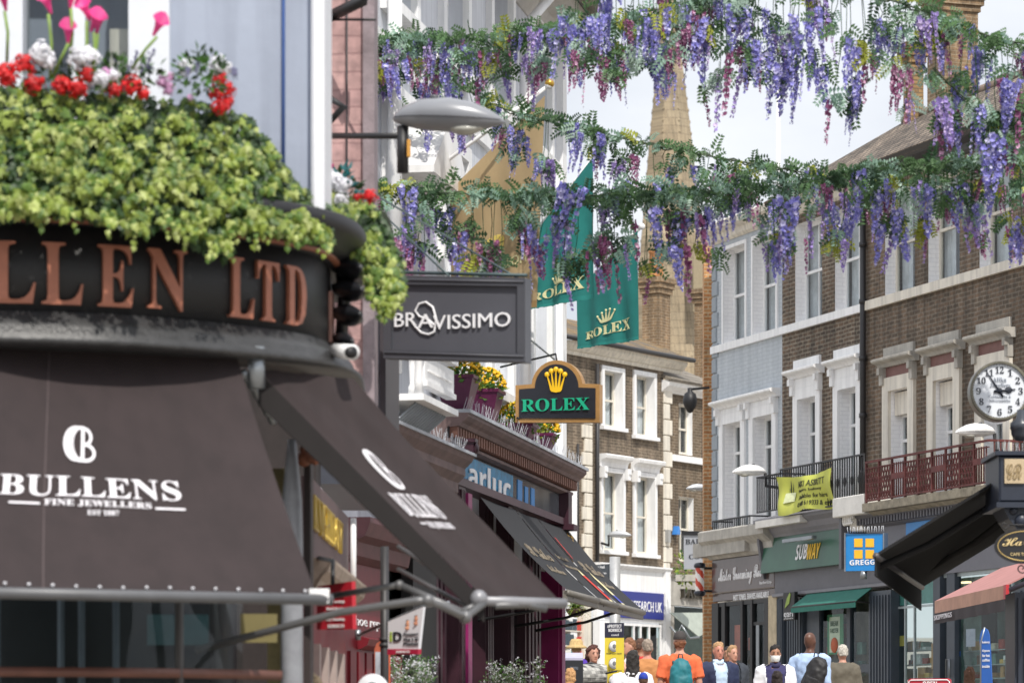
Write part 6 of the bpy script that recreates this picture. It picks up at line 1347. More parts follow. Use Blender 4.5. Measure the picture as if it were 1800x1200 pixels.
garland("lower wisteria garland sagging across the street in front of the green flags", [(640, 322, 26.5), (740, 336, 26.4), (860, 342, 26.3), (1000, 345, 26.2), (1130, 340, 26.2), (1260, 338, 26.1), (1380, 326, 26), (1480, 308, 26), (1570, 292, 26), (1680, 284, 25.9), (1770, 282, 25.8), (1850, 280, 25.7)], 88, 800, .54, 4, .34, 1.0)
garland("short wisteria garland dropping steeply at the right edge near the tiled roof", [(1640, 120, 25), (1700, 175, 25), (1760, 205, 25), (1840, 225, 25)], 11, 50, .4, 6, .26)

# ================================================================ NEAR RIGHT: cafe corner, clock, awnings
cf = E("cafe_corner", "navy cafe corner with fluted pilaster and console box at the right edge", "shopfront", W(1840, 1300, 25)-Vector((0, 0, 1.6)))
DN = mat("navy_paint", "#252b38", .4, var=.15)
q0 = W(1784, 0, 25.4); b = MB(); b.box(q0.x, q0.x+.6, 25.4, 25.9, .3, W(0, 1040, 25.4).z)
for k in range(4): b.box(q0.x+.02+k*.05, q0.x+.045+k*.05, 25.37, 25.4, .3, W(0, 1050, 25.4).z)
b.build("pilaster", DN, cf, world=True)
b = MB(); p0, p1 = W(1756, 882, 24.6), W(1860, 800, 24.6); b.bbox(p0.x, p1.x, 24.6, 25.3, p0.z, p1.z, .015); b.box(p0.x-.03, p1.x, 24.57, 25.33, p1.z+.001, p1.z+.03); b.box(p0.x-.02, p1.x, 24.58, 25.32, p0.z-.04, p0.z-.001); cb = b.build("console_box", DN, cf, world=True)
b = MB(); u0, u1 = W(1766, 849, 24.58), W(1801, 806, 24.58); b.box(u0.x, u1.x, 24.58, 24.598, u0.z, u1.z); b.build("plaque", mat("stone_plaque", "#b3a184", .7, var=.1, bump=.2), cb, world=True)
f_ = Fac(1750, 24.58, 1850, 24.58); txt_px(f_, cb, SCRIPT("GR"), mat("plaque_groove", "#857250", .8), 1769, 1797, 842, 815, -.003, .004)
b = MB()
b.add([v for y in (24.65, 25.2) for v in [W(px, py, 24.7)+Vector((0, y-24.7, 0)) for px, py in ((1760, 890), (1860, 890), (1860, 960), (1815, 950), (1790, 935), (1772, 912))]], [(0, 1, 2, 3, 4, 5), (11, 10, 9, 8, 7, 6)]+[(i, i+6, (i+1) % 6+6, (i+1) % 6) for i in range(6)])
b.ball(W(1782, 897, 24.64), .03); b.ball(W(1796, 915, 24.64), .05, .03); b.build("scroll_bracket", DN, cf, world=True)
b = MB(); q0, q1 = W(1812, 0, 25.9), W(1822, 0, 31)
b.hexa([(q0.x, 25.9, .3), (q0.x+.4, 25.9, .3), (q1.x+.4, 31, .3), (q1.x, 31, .3), (q0.x, 25.9, 3.75), (q0.x+.4, 25.9, 3.75), (q1.x+.4, 31, 3.75), (q1.x, 31, 3.75)]); b.build("side_wall", DN, cf, world=True)
spikes(cf, tuple(mworld(cf).inverted() @ W(1757, 797, 24.9)), tuple(mworld(cf).inverted() @ W(1850, 797, 24.9)), 26, .1)
# clock
ck = E("street_clock", "round white jeweller's street clock with black numerals at the right edge", "clock", W(1757, 687, 27))
def cpx(px, py, Y=27): return W(px, py, Y)
b = MB(); c = cpx(1757, 687, 27.0); R0 = 52.5/6000*27
b.rings([(c+Vector((0, y, 0)), (r, 0, 0), (0, 0, r)) for y, r in ((.2, R0*.9), (.14, R0), (-.02, R0), (-.04, R0*.98), (-.04, R0*.91), (-.015, R0*.9))], 48, smooth=False); b.build("rim", mat("clock_rim", "#6e6a5c", .35, .3, var=.3), ck, world=True)
b = MB(); b.rings([(c+Vector((0, y, 0)), (R0*.91, 0, 0), (0, 0, R0*.91)) for y in (-.012, -.016)], 48, smooth=False); b.build("dial", mat("dial_white", "#d8dce2", .4, var=.02), ck, world=True)
f_ = Fac(1700, 26.98, 1820, 26.98); CI = mat("clock_ink", "#1f2430", .5)
for h in range(1, 13):
    a = math.pi/2-h*math.pi/6; px, py = 1757+37*math.cos(a), 687-37*math.sin(a); w_ = 4 if h < 10 else 7.5
    txt_px(f_, ck, SERIF(str(h)), CI, px-w_, px+w_, py+6, py-6, -.001, .002)
for s_, a, e, q, t in (("Alika", 1745, 1769, 671, 663), ("Jewellers", 1740, 1776, 681, 673), ("Goldsmiths &", 1738, 1777, 699, 694), ("Silversmiths", 1739, 1776, 706, 701)): txt_px(f_, ck, SERIF(s_), mat("dial_grey", "#7b828e", .6), a, e, q, t, -.001, .002)
b = MB()
for k in range(60):
    a = k*math.pi/30; r0, r1 = 45.5, 47; b.tube([f_.w(f_.x(1757+r*math.cos(a)), -.002, f_.z(1757, 687-r*math.sin(a))) for r in (r0, r1)], .002, 4)
b.build("minute_marks", CI, ck, world=True)
def hand(tx, ty, bx, by, w_, nm, spade):
    b = MB(); g = lambda x, y: f_.w(f_.x(x), -.006, f_.z(x, y)); b.tube([g(bx, by), g((bx+tx)/2, (by+ty)/2), g(tx, ty)], [w_, w_*.8, w_*.35], 5)
    if spade: m_ = g(tx*.68+bx*.32, ty*.68+by*.32); b.ball(m_, .03, .004, .028, 10, 5)
    b.ball(g(1757, 687), .024, .006, .024, 10, 5); b.build(nm, CI, ck, world=True)
hand(1734, 653, 1763, 697, .009, "minute_hand", False); hand(1785, 684, 1747, 688, .012, "hour_hand", True)
b = MB(); b.tube([c+Vector((.2, .1, -.15)), c+Vector((.42, 0, -.3)), c+Vector((.5, -.6, -.55))], .03, 8); b.build("bracket", IRON, ck, world=True)
dm = E("dome_camera", "dark dome security camera hanging beneath the street clock", "camera", W(1795, 752, 26))
b = MB(); c = W(1795, 757, 26); b.lathe([(.01, -.08), (.05, -.07), (.075, -.03), (.08, .01), (.085, .015), (.085, .06), (.04, .09), (.03, .16)], c, 16); b.build("housing", mat("dome_grey", "#3c4048", .3), dm, world=True)
b = MB(); b.tube([c+Vector((0, 0, .14)), c+Vector((.12, 0, .2))], .015, 6); b.build("bracket", IRON, dm, world=True)
# oval hanging sign
ov = E("oval_sign", "black oval hanging sign with gold script at the right edge", "sign", W(1802, 960, 24.3))
f_ = Fac(1740, 24.3, 1870, 24.25)
def oval(rx, ry): return [(1802+rx*math.cos(t), 959+ry*math.sin(t)) for t in [6.2832*k/40 for k in range(40)]]
sgn(f_, ov, "board", oval(54, 31), 0, .05, BLACK)
b = MB(); P_ = oval(48, 26); b.tube([f_.w(f_.x(p), -.001, f_.z(p, q)) for p, q in P_+P_[:1]], .0035, 5, False); b.build("gold_line", mat("gilt_line", "#c0a566", .4, .3), ov, world=True)
txt_px(f_, ov, SCRIPT("Harrys"), mat("gilt_script", "#d8c08a", .4), 1762, 1842, 966, 945, -.001, .004, dz=2); txt_px(f_, ov, "CAFE TEAROOM", mat("gilt_script", "#d8c08a", .4), 1776, 1830, 976, 971, -.001, .003)
b = MB(); cx, cy = 1796, 998; b.tube([W(cx+r*math.cos(t), cy+r*math.sin(t), 24.3) for t, r in [(k*.5, 10-k*.55) for k in range(16)]], .005, 5); b.tube([W(1802, 928, 24.3), W(1802, 915, 24.4)], .008, 5); cx, cy = 1766, 922; b.tube([W(cx+r*math.cos(t), cy+r*math.sin(t), 24.3) for t, r in [(k*.5, 8-k*.5) for k in range(14)]], .004, 5); b.tube([W(1774, 922, 24.3), W(1830, 922, 24.4)], .006, 5); b.build("scroll_iron", IRON, ov, world=True)
# black awning
BC = mat("black_canvas", "#141416", .9, var=.15, vscale=6); BC2 = mat("black_canvas_light", "#1d1d20", .85)
TL, TR = W(1762, 842, 25), W(1806, 905, 30); BL, BR = W(1540, 978, 25), W(1620, 1030, 30.1); BR.z = BL.z; TR.z = TL.z; TR.x = TL.x+(BR.x-BL.x)
ba = E("black_awning", "black canvas awning reaching out from the right edge below the red balcony", "awning", TL)
b = MB(); b.slab([TL, TR, BR, BL], .02); b.build("canopy", BC, ba, world=True)
b = MB(); b.slab([BL, BR, BR+Vector((0, 0, -.2)), BL+Vector((0, 0, -.14))], .012); b.build("valance", BC, ba, world=True)
b = MB(); b.tube([BL+Vector((0, 0, .005)), BR+Vector((0, 0, .005))], .028, 8); b.build("front_bar", mat("awning_bar_dark", "#4a484a", .4), ba, world=True)
b = MB(); m1 = TL.lerp(BL, .52)+Vector((0, .5, -.16)); m2 = TR.lerp(BR, .5)+Vector((0, -.6, -.3))
b.tube([TL+Vector((.02, .4, -.14)), m1, BL+Vector((.05, .4, -.06))], .028, 6); b.tube([W(1795, 890, 26.5), W(1712, 955, 27.5), W(1612, 1016, 29.6)], .03, 6); b.build("folding_arm", BC2, ba, world=True)
# pink awning
BLp, BRp = W(1643, 1056, 42), W(1768, 1026, 37.6); BRp.z = BLp.z; TLp, TRp = BLp+Vector((.85, .2, .42)), BRp+Vector((.85, .25, .42))
pa_ = E("pink_awning", "faded pink canvas awning with a dark valance at the right edge", "awning", TLp)
b = MB(); b.slab([TLp, TRp, BRp, BLp], .015); b.build("canopy", mat("pink_canvas", "#a5736f", .85, var=.1, vscale=4), pa_, world=True)
b = MB(); dn = Vector((0, 0, -.15)); b.slab([BLp, BRp, BRp+dn, BLp+dn], .03); fb = b.build("front_board", mat("faded_pink_board", "#b58a76", .7, var=.15, vscale=3), pa_, world=True)
b = MB(); e = (BRp-BLp).normalized(); b.slab([BRp-e*.12+Vector((-.003, -.004, .004)), BRp+e*.02+Vector((-.003, -.004, .004)), BRp+e*.02+dn+Vector((-.003, -.004, -.004)), BRp-e*.12+dn+Vector((-.003, -.004, -.004))], .036); b.build("red_end", mat("red_end_cap", "#b02a33", .5), pa_, world=True)
b = MB(); n = 24; b.sm = True; vs = []
for k in range(n+1):
    t = k/n; p = BLp.lerp(BRp, t)+dn+Vector((.0, 0, -.003)); w_ = Vector((-.02*math.sin(t*40), .02*math.cos(t*31), 0)); vs += [p, p+w_+Vector((0, 0, -.13))]
b.add(vs, [(2*k, 2*k+2, 2*k+3, 2*k+1) for k in range(n)]); b.build("valance", mat("valance_dark", "#3a3336", .85), pa_, world=True)
vf = lambda u, v, o=0: BLp.lerp(BRp, u)+dn+Vector((-.03-o, -.012-o, -.13+.13*v))
text_on(pa_, BOLD("SKIPPINGS"), WP, vf, .03, .3, .3, .75)
b = MB(); b.tube([BRp+Vector((.03, -.1, -.06)), TRp+Vector((.1, -.1, -.1))], .03, 6); b.build("folding_arm", mat("arm_dark", "#2b2530", .5), pa_, world=True)
# little red fabric behind the oval sign
rf = E("striped_bunting", "red bunting with white spots hanging behind the black awning arm", "bunting", W(1775, 920, 30))
b = MB(); b.slab([W(1752, 915, 30), W(1776, 896, 30), W(1812, 905, 30), W(1800, 935, 30), ], .01); b.build("cloth", mat("bunting_red", "#c4414b", .8), rf, world=True)
b = MB()
for px, py in ((1762, 908), (1770, 903), (1778, 899), (1793, 906)): b.ball(W(px, py, 29.97), .017, .008, .014, 8, 5)
b.build("spots", WHITE, rf, world=True)
# barber pole
bp_ = E("barber_pole", "red and white striped barber pole with dark caps on the pale stone pier", "barber pole", W(1230, 1018, 66.4))
b = MB(); c = W(1230, 1018, 66.4); hh = 20/6000*66.4; r = .085; n = 32; m = 20
st = math.pi*2
for i in range(m):
    for k in range(n):
        z0, z1 = -hh+2*hh*i/m, -hh+2*hh*(i+1)/m; a0, a1 = 6.2832*k/n, 6.2832*(k+1)/n; ph = ((k/n*2+i/m*1.6) % 1)
        b.mi = 0 if ph < .5 else 1; b.add([c+Vector((r*math.cos(a), r*math.sin(a), z)) for a, z in ((a0, z0), (a1, z0), (a1, z1), (a0, z1))], [(0, 1, 2, 3)])
b.build("striped_glass", [mat("pole_white", "#e9e6e2", .2), mat("pole_orange_red", "#c8472f", .2)], bp_, world=True)
b = MB()
for s_ in (-1, 1): b.lathe([(.09, s_*hh), (.115, s_*(hh+.02)), (.115, s_*(hh+.06)), (.09, s_*(hh+.1)), (.02, s_*(hh+.11))], c, 20)
b.build("cap", mat("cap_navy", "#20242f", .3), bp_, world=True)
arm(bp_, [c+Vector((.05, 0, hh)), c+Vector((.35, .1, hh))], .025); arm(bp_, [c+Vector((.05, 0, -hh)), c+Vector((.35, .1, -hh))], .025)

# ================================================================ LEFT PAVEMENT LEVEL
gf = Fac(545, 19, 613, 22.6)
gs2 = gf.E("gold_lettered_shop", "mauve shop fascia with gold serif letters glimpsed past the brown awning", "shopfront")
xa, xb = 0, gf.L; z0, z1 = gf.z(560, 990), gf.z(560, 852)
b = MB(); b.box(xa, xb, 0, .05, z0, z1); b.build("fascia", mat("mauve_paint", "#5d4a4b", .6, var=.12), gs2)
text(gs2, SERIF("KNIGHTLOW"), mat("gold_leaf", "#c2a548", .3, .4, var=.2), .1, 2.7, z0+.16, z0+.36, -.003, .018)
b = MB(); cornice(b, xa, xb, z0-.22, [(-.05, 0), (.03, .04), (.05, .1), (.1, .14), (.12, .2), (.12, .219)]); b.build("moulding", mat("pale_wood", "#a08f80", .7, var=.25, bump=.2), gs2)
b = MB(); b.tube([(xb+.02, -.03, z0-.1), (xb+.02, -.03, z1)], .02, 6); b.build("conduit", WHITE, gs2)
b = MB(); b.box(xa, xb, .02, .06, .3, z0-.225); b.build("red_panelling", mat("crimson_paint", "#6e1420", .45, var=.2), gs2)
b = MB(); 
for k in range(4): b.box(.5+k*.75, .62+k*.75, -.02, .02, .3, 2.15)
b.build("pale_stripe", mat("pale_strip", "#a3958f", .6), gs2)
rsH = LF.E("crimson_shop", "crimson panelled shopfront with plum cornice between the two brown awnings", "shopfront")
xa, xb = LF.x(612), LF.x(697); zt = LF.z(655, 925)
b = MB(); cornice(b, xa-.3, xb, zt-.32, [(.02, 0), (.1, .04), (.12, .14), (.2, .18), (.24, .28), (.24, .32)]); b.build("cornice", mat("plum_moulding", "#5d353a", .5, var=.2), rsH)
b = MB(); b.box(xa-.3, xb-.3, 0, .1, .3, zt-.32)
for k in range(9): b.box(xa+k*.28, xa+.2+k*.28, -.02, 0, .3, zt-1.0)
b.build("panelling", mat("crimson_paint", "#6e1420", .45, var=.2), rsH)
b = MB(); cornice(b, xa+.3, xb-.3, zt-.98, [(.02, 0), (.08, .03), (.1, .08), (.02, .1)]); b.build("moulding", mat("crimson_paint", "#6e1420", .45), rsH)
text(rsH, "Shoe repairs", PALE, xa+.1, xa+1.5, zt-.82, zt-.72, -.003, .006)
b = MB(); b.box(xb-.3, LF.x(770), .1, .2, .3, zt+.5); b.build("dark_recess", DARKROOM, rsH)
bd = E("red_service_board", "red hanging board with white service lines below the broad brown awning", "sign", W(580, 1060, 18.6))
f_ = Fac(554, 18.7, 622, 18.5); RB = mat("board_red", "#b3202f", .45, var=.05)
sgn(f_, bd, "board", [(557, 1106), (620, 1105), (618, 1021), (557, 1030)], 0, .03, RB)
for k, (s_, q) in enumerate((("Watches", 1050), ("Engraving", 1061), ("Watch Repairs", 1073), ("Dry Cleaning", 1092), ("SERVICES", 1103))): txt_px(f_, bd, BOLD(s_), PALE, 575 if k != 4 else 577, 606, q, q-6, -.002, .003)
b = MB(); b.tube([W(585, 1026, 18.6), W(585, 985, 18.7), W(560, 980, 19)], .012, 6); b.build("bracket", IRON, bd, world=True)
ids = E("photo_sign", "white hanging flag sign with two portrait photos and a crimson foot", "sign", W(712, 1105, 21))
f_ = Fac(682, 21.1, 746, 20.9)
sgn(f_, ids, "board", [(682, 1150), (735, 1149), (744, 1066), (682, 1092)], 0, .02, mat("sign_white", "#d8d9de", .5, var=.03))
sgn(f_, ids, "foot", [(682, 1150), (735, 1149), (736, 1140), (682, 1140)], -.006, .026, mat("foot_crimson", "#a8203f", .5))
txt_px(f_, ids, BOLD("D"), mat("id_black", "#23262c", .5), 692, 707, 1127, 1110, -.002, .003); txt_px(f_, ids, BOLD("i"), mat("id_lime", "#9fb83a", .5), 686, 690, 1127, 1110, -.002, .003)
for s_, q in (("Passport", 1118), ("Visa & ID", 1126), ("Photos", 1134)): txt_px(f_, ids, BOLD(s_), mat("id_black", "#23262c", .5), 710, 736, q, q-6, -.002, .003)
txt_px(f_, ids, BOLD("SERVICES"), PALE, 698, 722, 1147, 1143, -.008, .003)
for cx, cy, m_ in ((718, 1095, "#b98468"), (733, 1087, "#a9745c")):
    b = MB(); b.ball(f_.w(f_.x(cx), -.003, f_.z(cx, cy)), .014, .003, .02, 10, 6); b.ball(f_.w(f_.x(cx), -.002, f_.z(cx, cy+8)), .022, .003, .012, 10, 6); b.build("portrait", mat("portrait_"+m_[1:], m_, .6), ids, world=True)
    b = MB(); b.ball(f_.w(f_.x(cx), -.001, f_.z(cx, cy-3.5)), .016, .003, .012, 10, 6); b.build("portrait_hair", mat("portrait_hair", "#3a2a22", .7), ids, world=True)
b = MB(); b.tube([W(629, 1116, 22), W(744, 1066, 20.95), W(790, 1058, 20.9)], .011, 6); b.tube([W(629, 1106, 22), W(629, 1124, 22)], .02, 6); b.build("bracket", STEEL, ids, world=True)
lp = E("lamp_column", "slim dark green column standing in front of the crimson shop", "post", W(676, 1300, 21.5)-Vector((0, 0, 1.2)))
b = MB(); b.tube([W(676, 1420, 21.5), W(676, 960, 21.5)], .027, 10); [b.tube([W(676, q, 21.5), W(676, q+6, 21.5)], .034, 10) for q in (1120, 1130)]; b.build("shaft", LEAD, lp, world=True)
op = E("orange_poster_frame", "orange framed poster panel behind the dark column", "sign", W(665, 1160, 23))
f_ = Fac(655, 23.2, 680, 23)
sgn(f_, op, "frame", [(658, 1260), (674, 1262), (674, 1122), (662, 1130), (658, 1140)], 0, .05, mat("orange_frame", "#c4572a", .5)); sgn(f_, op, "poster", [(662, 1255), (673, 1256), (673, 1145), (662, 1145)], -.01, -.002, mat("poster_white", "#c9ccd2", .6, var=.3, vscale=8))
ws = E("round_white_sign", "white round sign cut by the bottom edge below the crimson shop", "sign", W(655, 1215, 19))
b = MB(); c = W(655, 1212, 19); b.rings([(c+Vector((0, y, 0)), (r_, 0, 0), (0, 0, r_)) for y, r_ in ((.05, .08), (.04, .09), (0, .09), (-.01, .08))], 28); b.build("disc", mat("sign_white", "#d8d9de", .5), ws, world=True)
b = MB(); b.tube([c+Vector((.035*math.cos(t), -.012, .035*math.sin(t))) for t in [1+.3*k for k in range(16)]], .009, 6); b.build("letter", mat("id_black", "#23262c", .5), ws, world=True)
b = MB(); b.tube([c+Vector((0, .03, -.05)), c+Vector((0, .03, -1.5))], .02, 8); b.build("post", IRON, ws, world=True)
for k, (px, py, wdt, lab) in enumerate(((722, 1195, 40, "white flowering potted plant under the portrait sign"), (900, 1195, 52, "white flowering potted plant by the magenta pilaster"))):
    Y = 25 if k == 0 else 30; r_ = E("potted_plant", lab, "plant", Vector((W(px, 0, Y).x, Y, G(Y))), 0, "white flowering plants outside the purple restaurant")
    b = MB(); bz = G(Y); cx = W(px, 0, Y).x; b.lathe([(.12, bz), (.16, bz+.05), (.2, bz+.4), (.22, bz+.42), (.2, bz+.42), (.05, bz+.4)], (cx, Y, 0), 18); b.build("pot", mat("pot_grey", "#5b5c60", .6), r_, world=True)
    b = MB(); bb = MB(); r0 = random.Random(60+k); W_ = wdt/6000*Y
    for q in range(34):
        tp_ = Vector((cx+r0.uniform(-1, 1)*W_, Y+r0.uniform(-.2, .2), W(0, py-(42 if k == 0 else 38)*(1-r0.random()**1.3)+12, Y).z)); b.mi = 0; b.tube([(cx+r0.uniform(-.06, .06), Y, bz+.4), tp_.lerp(Vector((cx, Y, bz+.6)), .4), tp_], .005, 4, False)
        leaves(b, tp_, 14, (.05, .05, .06), .035, q+k*99, 2)
        for w_ in range(6): rose(bb, tp_+Vector((r0.gauss(0, .04), -.05+r0.gauss(0, .03), r0.gauss(.01, .04))), .017, q*7+w_, 5)
    b.build("foliage", [leafmat("sage_leaf", "#6f7a5d"), MIDG], r_, world=True); bb.build("blossom", WHP, r_, world=True)
# direction sign on a post in the street
wf = E("wayfinding_post", "grey fingerpost with a dark panel beside the blue charity sign", "signpost", Vector((W(1081, 0, 62).x, 62, G(62))))
b = MB(); b.tube([W(1081, 1300, 62), W(1081, 978, 62)], .1, 12); b.build("post", mat("post_galv", "#a9aaab", .45, .3), wf, world=True)
f_ = Fac(1035, 62.2, 1080, 62)
sgn(f_, wf, "panel", [(1034, 1030), (1077, 1029), (1077, 990), (1034, 993)], 0, .06, mat("panel_charcoal", "#3d4248", .5))
txt_px(f_, wf, "Market Hall", PALE, 1037, 1063, 999, 994, -.002, .004); txt_px(f_, wf, "Art & Design", PALE, 1037, 1066, 1010, 1005, -.002, .004)
# ================================================================ PEOPLE
def solid(b, name, mt, parent, vox=.013, it=3, disp=0, dsc=6, cut=None):
    """weld the parts of one body or garment into a single continuous surface"""
    o = b.build(name, mt, None); m = o.modifiers.new("r", 'REMESH'); m.mode = 'VOXEL'; m.voxel_size = vox; m.use_smooth_shade = True
    s_ = o.modifiers.new("s", 'SMOOTH'); s_.iterations = it; s_.factor = .5
    COL.objects.unlink(o); me = baked(o); COL.objects.link(o); old = o.data; o.modifiers.clear(); o.data = me; bpy.data.meshes.remove(old); me.name = name
    if not me.materials: me.materials.append(mt)
    if disp:
        for v in me.vertices:
            p = v.co; n_ = noise.noise(Vector((p.x*dsc+p.z*3, p.y*dsc, p.z*dsc*.8-p.x*4+parent.location.x*9))); v.co = p+v.normal*disp*(n_+.5*noise.noise(p*dsc*2.3))
    if cut:
        bm = bmesh.new(); bm.from_mesh(me); bmesh.ops.delete(bm, geom=[f for f in bm.faces if cut(f.calc_center_median())], context='FACES'); bm.to_mesh(me); bm.free()
    for p in me.polygons: p.use_smooth = True
    o.parent = parent; return o
SKIN = {"fair": mat("skin_fair", "#b98873", .5, var=.06, vscale=30), "tan": mat("skin_tan", "#986c54", .5, var=.06, vscale=30), "dark": mat("skin_dark", "#5a3a2c", .45, var=.08, vscale=30), "rosy": mat("skin_rosy", "#b97c69", .5, var=.1, vscale=30)}
EYE = mat("eye_dark", "#2a211e", .3); LIPS = mat("lip", "#9c5548", .5)
def torso(b, g, w=1.0):
    b.rings([((0, y, z), (rx*w+g, 0, 0), (0, ry*w+g, 0)) for z, rx, ry, y in ((.84, .15, .105, 0), (.92, .165, .115, .005), (1.02, .155, .108, 0), (1.12, .142, .1, 0), (1.25, .158, .112, -.005), (1.36, .172, .11, 0), (1.42, .155, .09, .01), (1.47, .1, .07, .015), (1.5, .062, .06, .01))], 18)
def arms(b, g, pose, upto=1.0, w=1.0):
    for s_ in (-1, 1):
        sh = Vector((s_*.185*w, .005, 1.405)); el, wr = [Vector((s_*v[0]*1, v[1], v[2])) for v in pose[0 if s_ < 0 else 1]]
        if upto <= .55: e2 = sh.lerp(el, upto/.5*.8); b.tube([sh+Vector((-s_*.06, 0, .015)), sh, sh.lerp(e2, .5), e2], [.062+g, .062+g, .056+g, .054+g*1.6], 12)
        else: b.tube([sh+Vector((-s_*.06, 0, .015)), sh, sh.lerp(el, .5), el, el.lerp(wr, .35), wr], [.06+g, .06+g, .05+g, .043+g, .042+g, .03+g], 12)
ADOWN = (((.235, .03, 1.13), (.25, -.06, .89)), ((.235, .03, 1.13), (.25, -.06, .89)))
AHOLD = (((.24, .0, 1.14), (.16, -.28, 1.06)), ((.24, .0, 1.14), (.16, -.28, 1.06)))
APHONE = (((.24, .0, 1.14), (.12, -.24, 1.22)), ((.235, .03, 1.13), (.25, -.06, .89)))
AFACE = (((.24, .0, 1.14), (.2, -.1, .95)), ((.27, -.12, 1.2), (.1, -.2, 1.5)))
def hand(b, wr, d, s_):
    d = d.normalized(); side = Vector((0, -1, 0)); side = (side-d*side.dot(d)).normalized(); n_ = d.cross(side)
    pc = wr+d*.045; b.rings([(wr+d*t, side*a, n_*c) for t, a, c in ((-.01, .026, .024), (.03, .036, .018), (.08, .04, .016), (.095, .036, .013))], 10)
    for k, L_ in enumerate((.062, .075, .07, .052)):
        r0 = wr+d*.088+side*(.03-.02*k); b.tube([r0, r0+d*L_*.5-n_*s_*.006, r0+d*L_-n_*s_*.022], [.0095, .009, .0075], 6)
    t0 = wr+d*.035+side*.03; b.tube([t0, t0+d*.03+side*.022, t0+d*.058+side*.026-n_*s_*.01], [.012, .011, .009], 6)
def person(label, px, top, Y, face, skin, topc, hairc, bottom="#2b2f3a", H_=None, hair="short", sleeves="long", pose=ADOWN, jacket=None, lean=0, w=1.0, opened=.0, bald=False, glasses=False, mask=False, cap=None, neckc=None):
    base = W(px, 0, Y); zt = W(px, top, Y).z; H_ = H_ or zt-G(Y); sc = H_/1.77
    r_ = E("person", label, "person", (base.x, Y, zt-H_), face); r_.scale = (sc,)*3
    if lean: r_.rotation_euler = (lean, 0, face)
    sk = SKIN[skin]; b = MB(); torso(b, 0, w); arms(b, 0, pose, 1, w)
    b.tube([(0, .012, 1.44), (0, .005, 1.53), (0, -.01, 1.6)], [.058, .054, .058], 12)
    b.rings([((0, y, z), (rx, 0, 0), (0, ry, 0)) for z, rx, ry, y in ((1.525, .03, .03, -.06), (1.54, .046, .06, -.035), (1.575, .062, .085, -.012), (1.62, .071, .096, -.002), (1.66, .075, .1, .004), (1.7, .073, .096, .008), (1.74, .058, .075, .01), (1.762, .03, .04, .01), (1.77, .005, .005, .01))], 16)
    b.rings([((0, y, z), (rx, 0, 0), (0, ry, 0)) for z, rx, ry, y in ((1.595, .014, .014, -.1), (1.605, .018, .02, -.102), (1.63, .011, .014, -.098), (1.655, .007, .008, -.093))], 8)
    for s_ in (-1, 1):
        b.ball((s_*.078, .005, 1.635), .012, .02, .032, 8, 6); el, wr = [Vector((s_*v[0], v[1], v[2])) for v in pose[0 if s_ < 0 else 1]]; hand(b, wr, wr-el, s_)
        b.tube([(s_*.085, .01, .93), (s_*.092, 0, .72), (s_*.095, -.01, .5), (s_*.097, .01, .3), (s_*.1, .02, .09)], [.092, .078, .056, .052, .036], 12)
        b.rings([((s_*.1, .03-.24*t, .045), (r*.9, 0, 0), (0, 0, .045*(1-.3*t))) for t, r in ((0, .02), (.1, .038), (.5, .045), (.85, .042), (1, .015))], 10)
    body = solid(b, "body", sk, r_, .0125)
    b = MB()
    for s_ in (-1, 1): b.ball((s_*.031, -.089, 1.652), .013, .008, .006, 8, 5)
    b.build("eye", EYE, body)
    if not mask: b = MB(); b.ball((0, -.092, 1.568), .022, .008, .006, 10, 5); b.build("mouth", LIPS, body)
    hm = mat("hair_"+hairc[1:], hairc, .75, var=.35, vscale=40, bump=.5, bscale=90)
    b = MB(); b.sm = True
    for s_ in (-1, 1): b.ball((s_*.031, -.094, 1.673), .018, .006, .004, 8, 4)
    br = b.build("eyebrow", hm, body)
    if not bald:
        b = MB()
        if hair == "cap_fringe": b.rings([((0, .018, z), (rx, 0, 0), (0, ry, 0)) for z, rx, ry in ((1.57, .066, .075), (1.62, .078, .09), (1.66, .078, .09))], 16)
        else:
            b.rings([((0, y, z), (rx, 0, 0), (0, ry, 0)) for z, rx, ry, y in ((1.6, .06, .06, .055), (1.64, .076, .075, .04), (1.68, .083, .092, .022), (1.72, .08, .093, .013), (1.76, .064, .075, .01), (1.785, .035, .04, .01), (1.79, .005, .005, .01))], 18)
            if hair in ("bob", "long", "wild"): L_ = {"bob": 1.5, "wild": 1.52, "long": 1.26}[hair]; q = .095 if hair != "wild" else .115; b.rings([((0, y, z), (rx, 0, 0), (0, ry, 0)) for z, rx, ry, y in ((L_, .06, .03, .075), (L_+.06, q-.01, .045, .07), (1.6, q, .07, .045), (1.7, q-.004, .085, .025), (1.76, .06, .06, .015))], 16)
        solid(b, "hair", hm, r_, .012, 2, .017 if hair != "wild" else .026, 26, (lambda c: c.y < -.055 and c.z < 1.715) if hair != "cap_fringe" else (lambda c: c.y < -.03))
    tm = mat("cloth_"+topc[1:], topc, .85, var=.1, vscale=9, bump=.15, bscale=60)
    bmt = mat("cloth_"+bottom[1:], bottom, .85, var=.1, vscale=9)
    b = MB()
    b.rings([((0, .005, z), (rx*w, 0, 0), (0, ry*w, 0)) for z, rx, ry in ((.8, .16, .12), (.9, .178, .13), (.99, .172, .125), (1.03, .168, .122))], 18)
    for s_ in (-1, 1): b.tube([(s_*.085, .01, .9), (s_*.092, 0, .7), (s_*.095, -.005, .5), (s_*.097, .01, .3), (s_*.1, .02, .08)], [.105, .095, .075, .07, .062], 14)
    solid(b, "trousers", bmt, r_, .018, 3, .01)
    b = MB(); torso(b, .02, w); b.rings([((0, 0, z), (rx*w, 0, 0), (0, ry*w, 0)) for z, rx, ry in ((.86, .186, .138), (.95, .186, .138), (1.05, .178, .13))], 18); arms(b, .018, pose, 1 if sleeves == "long" else .5, w)
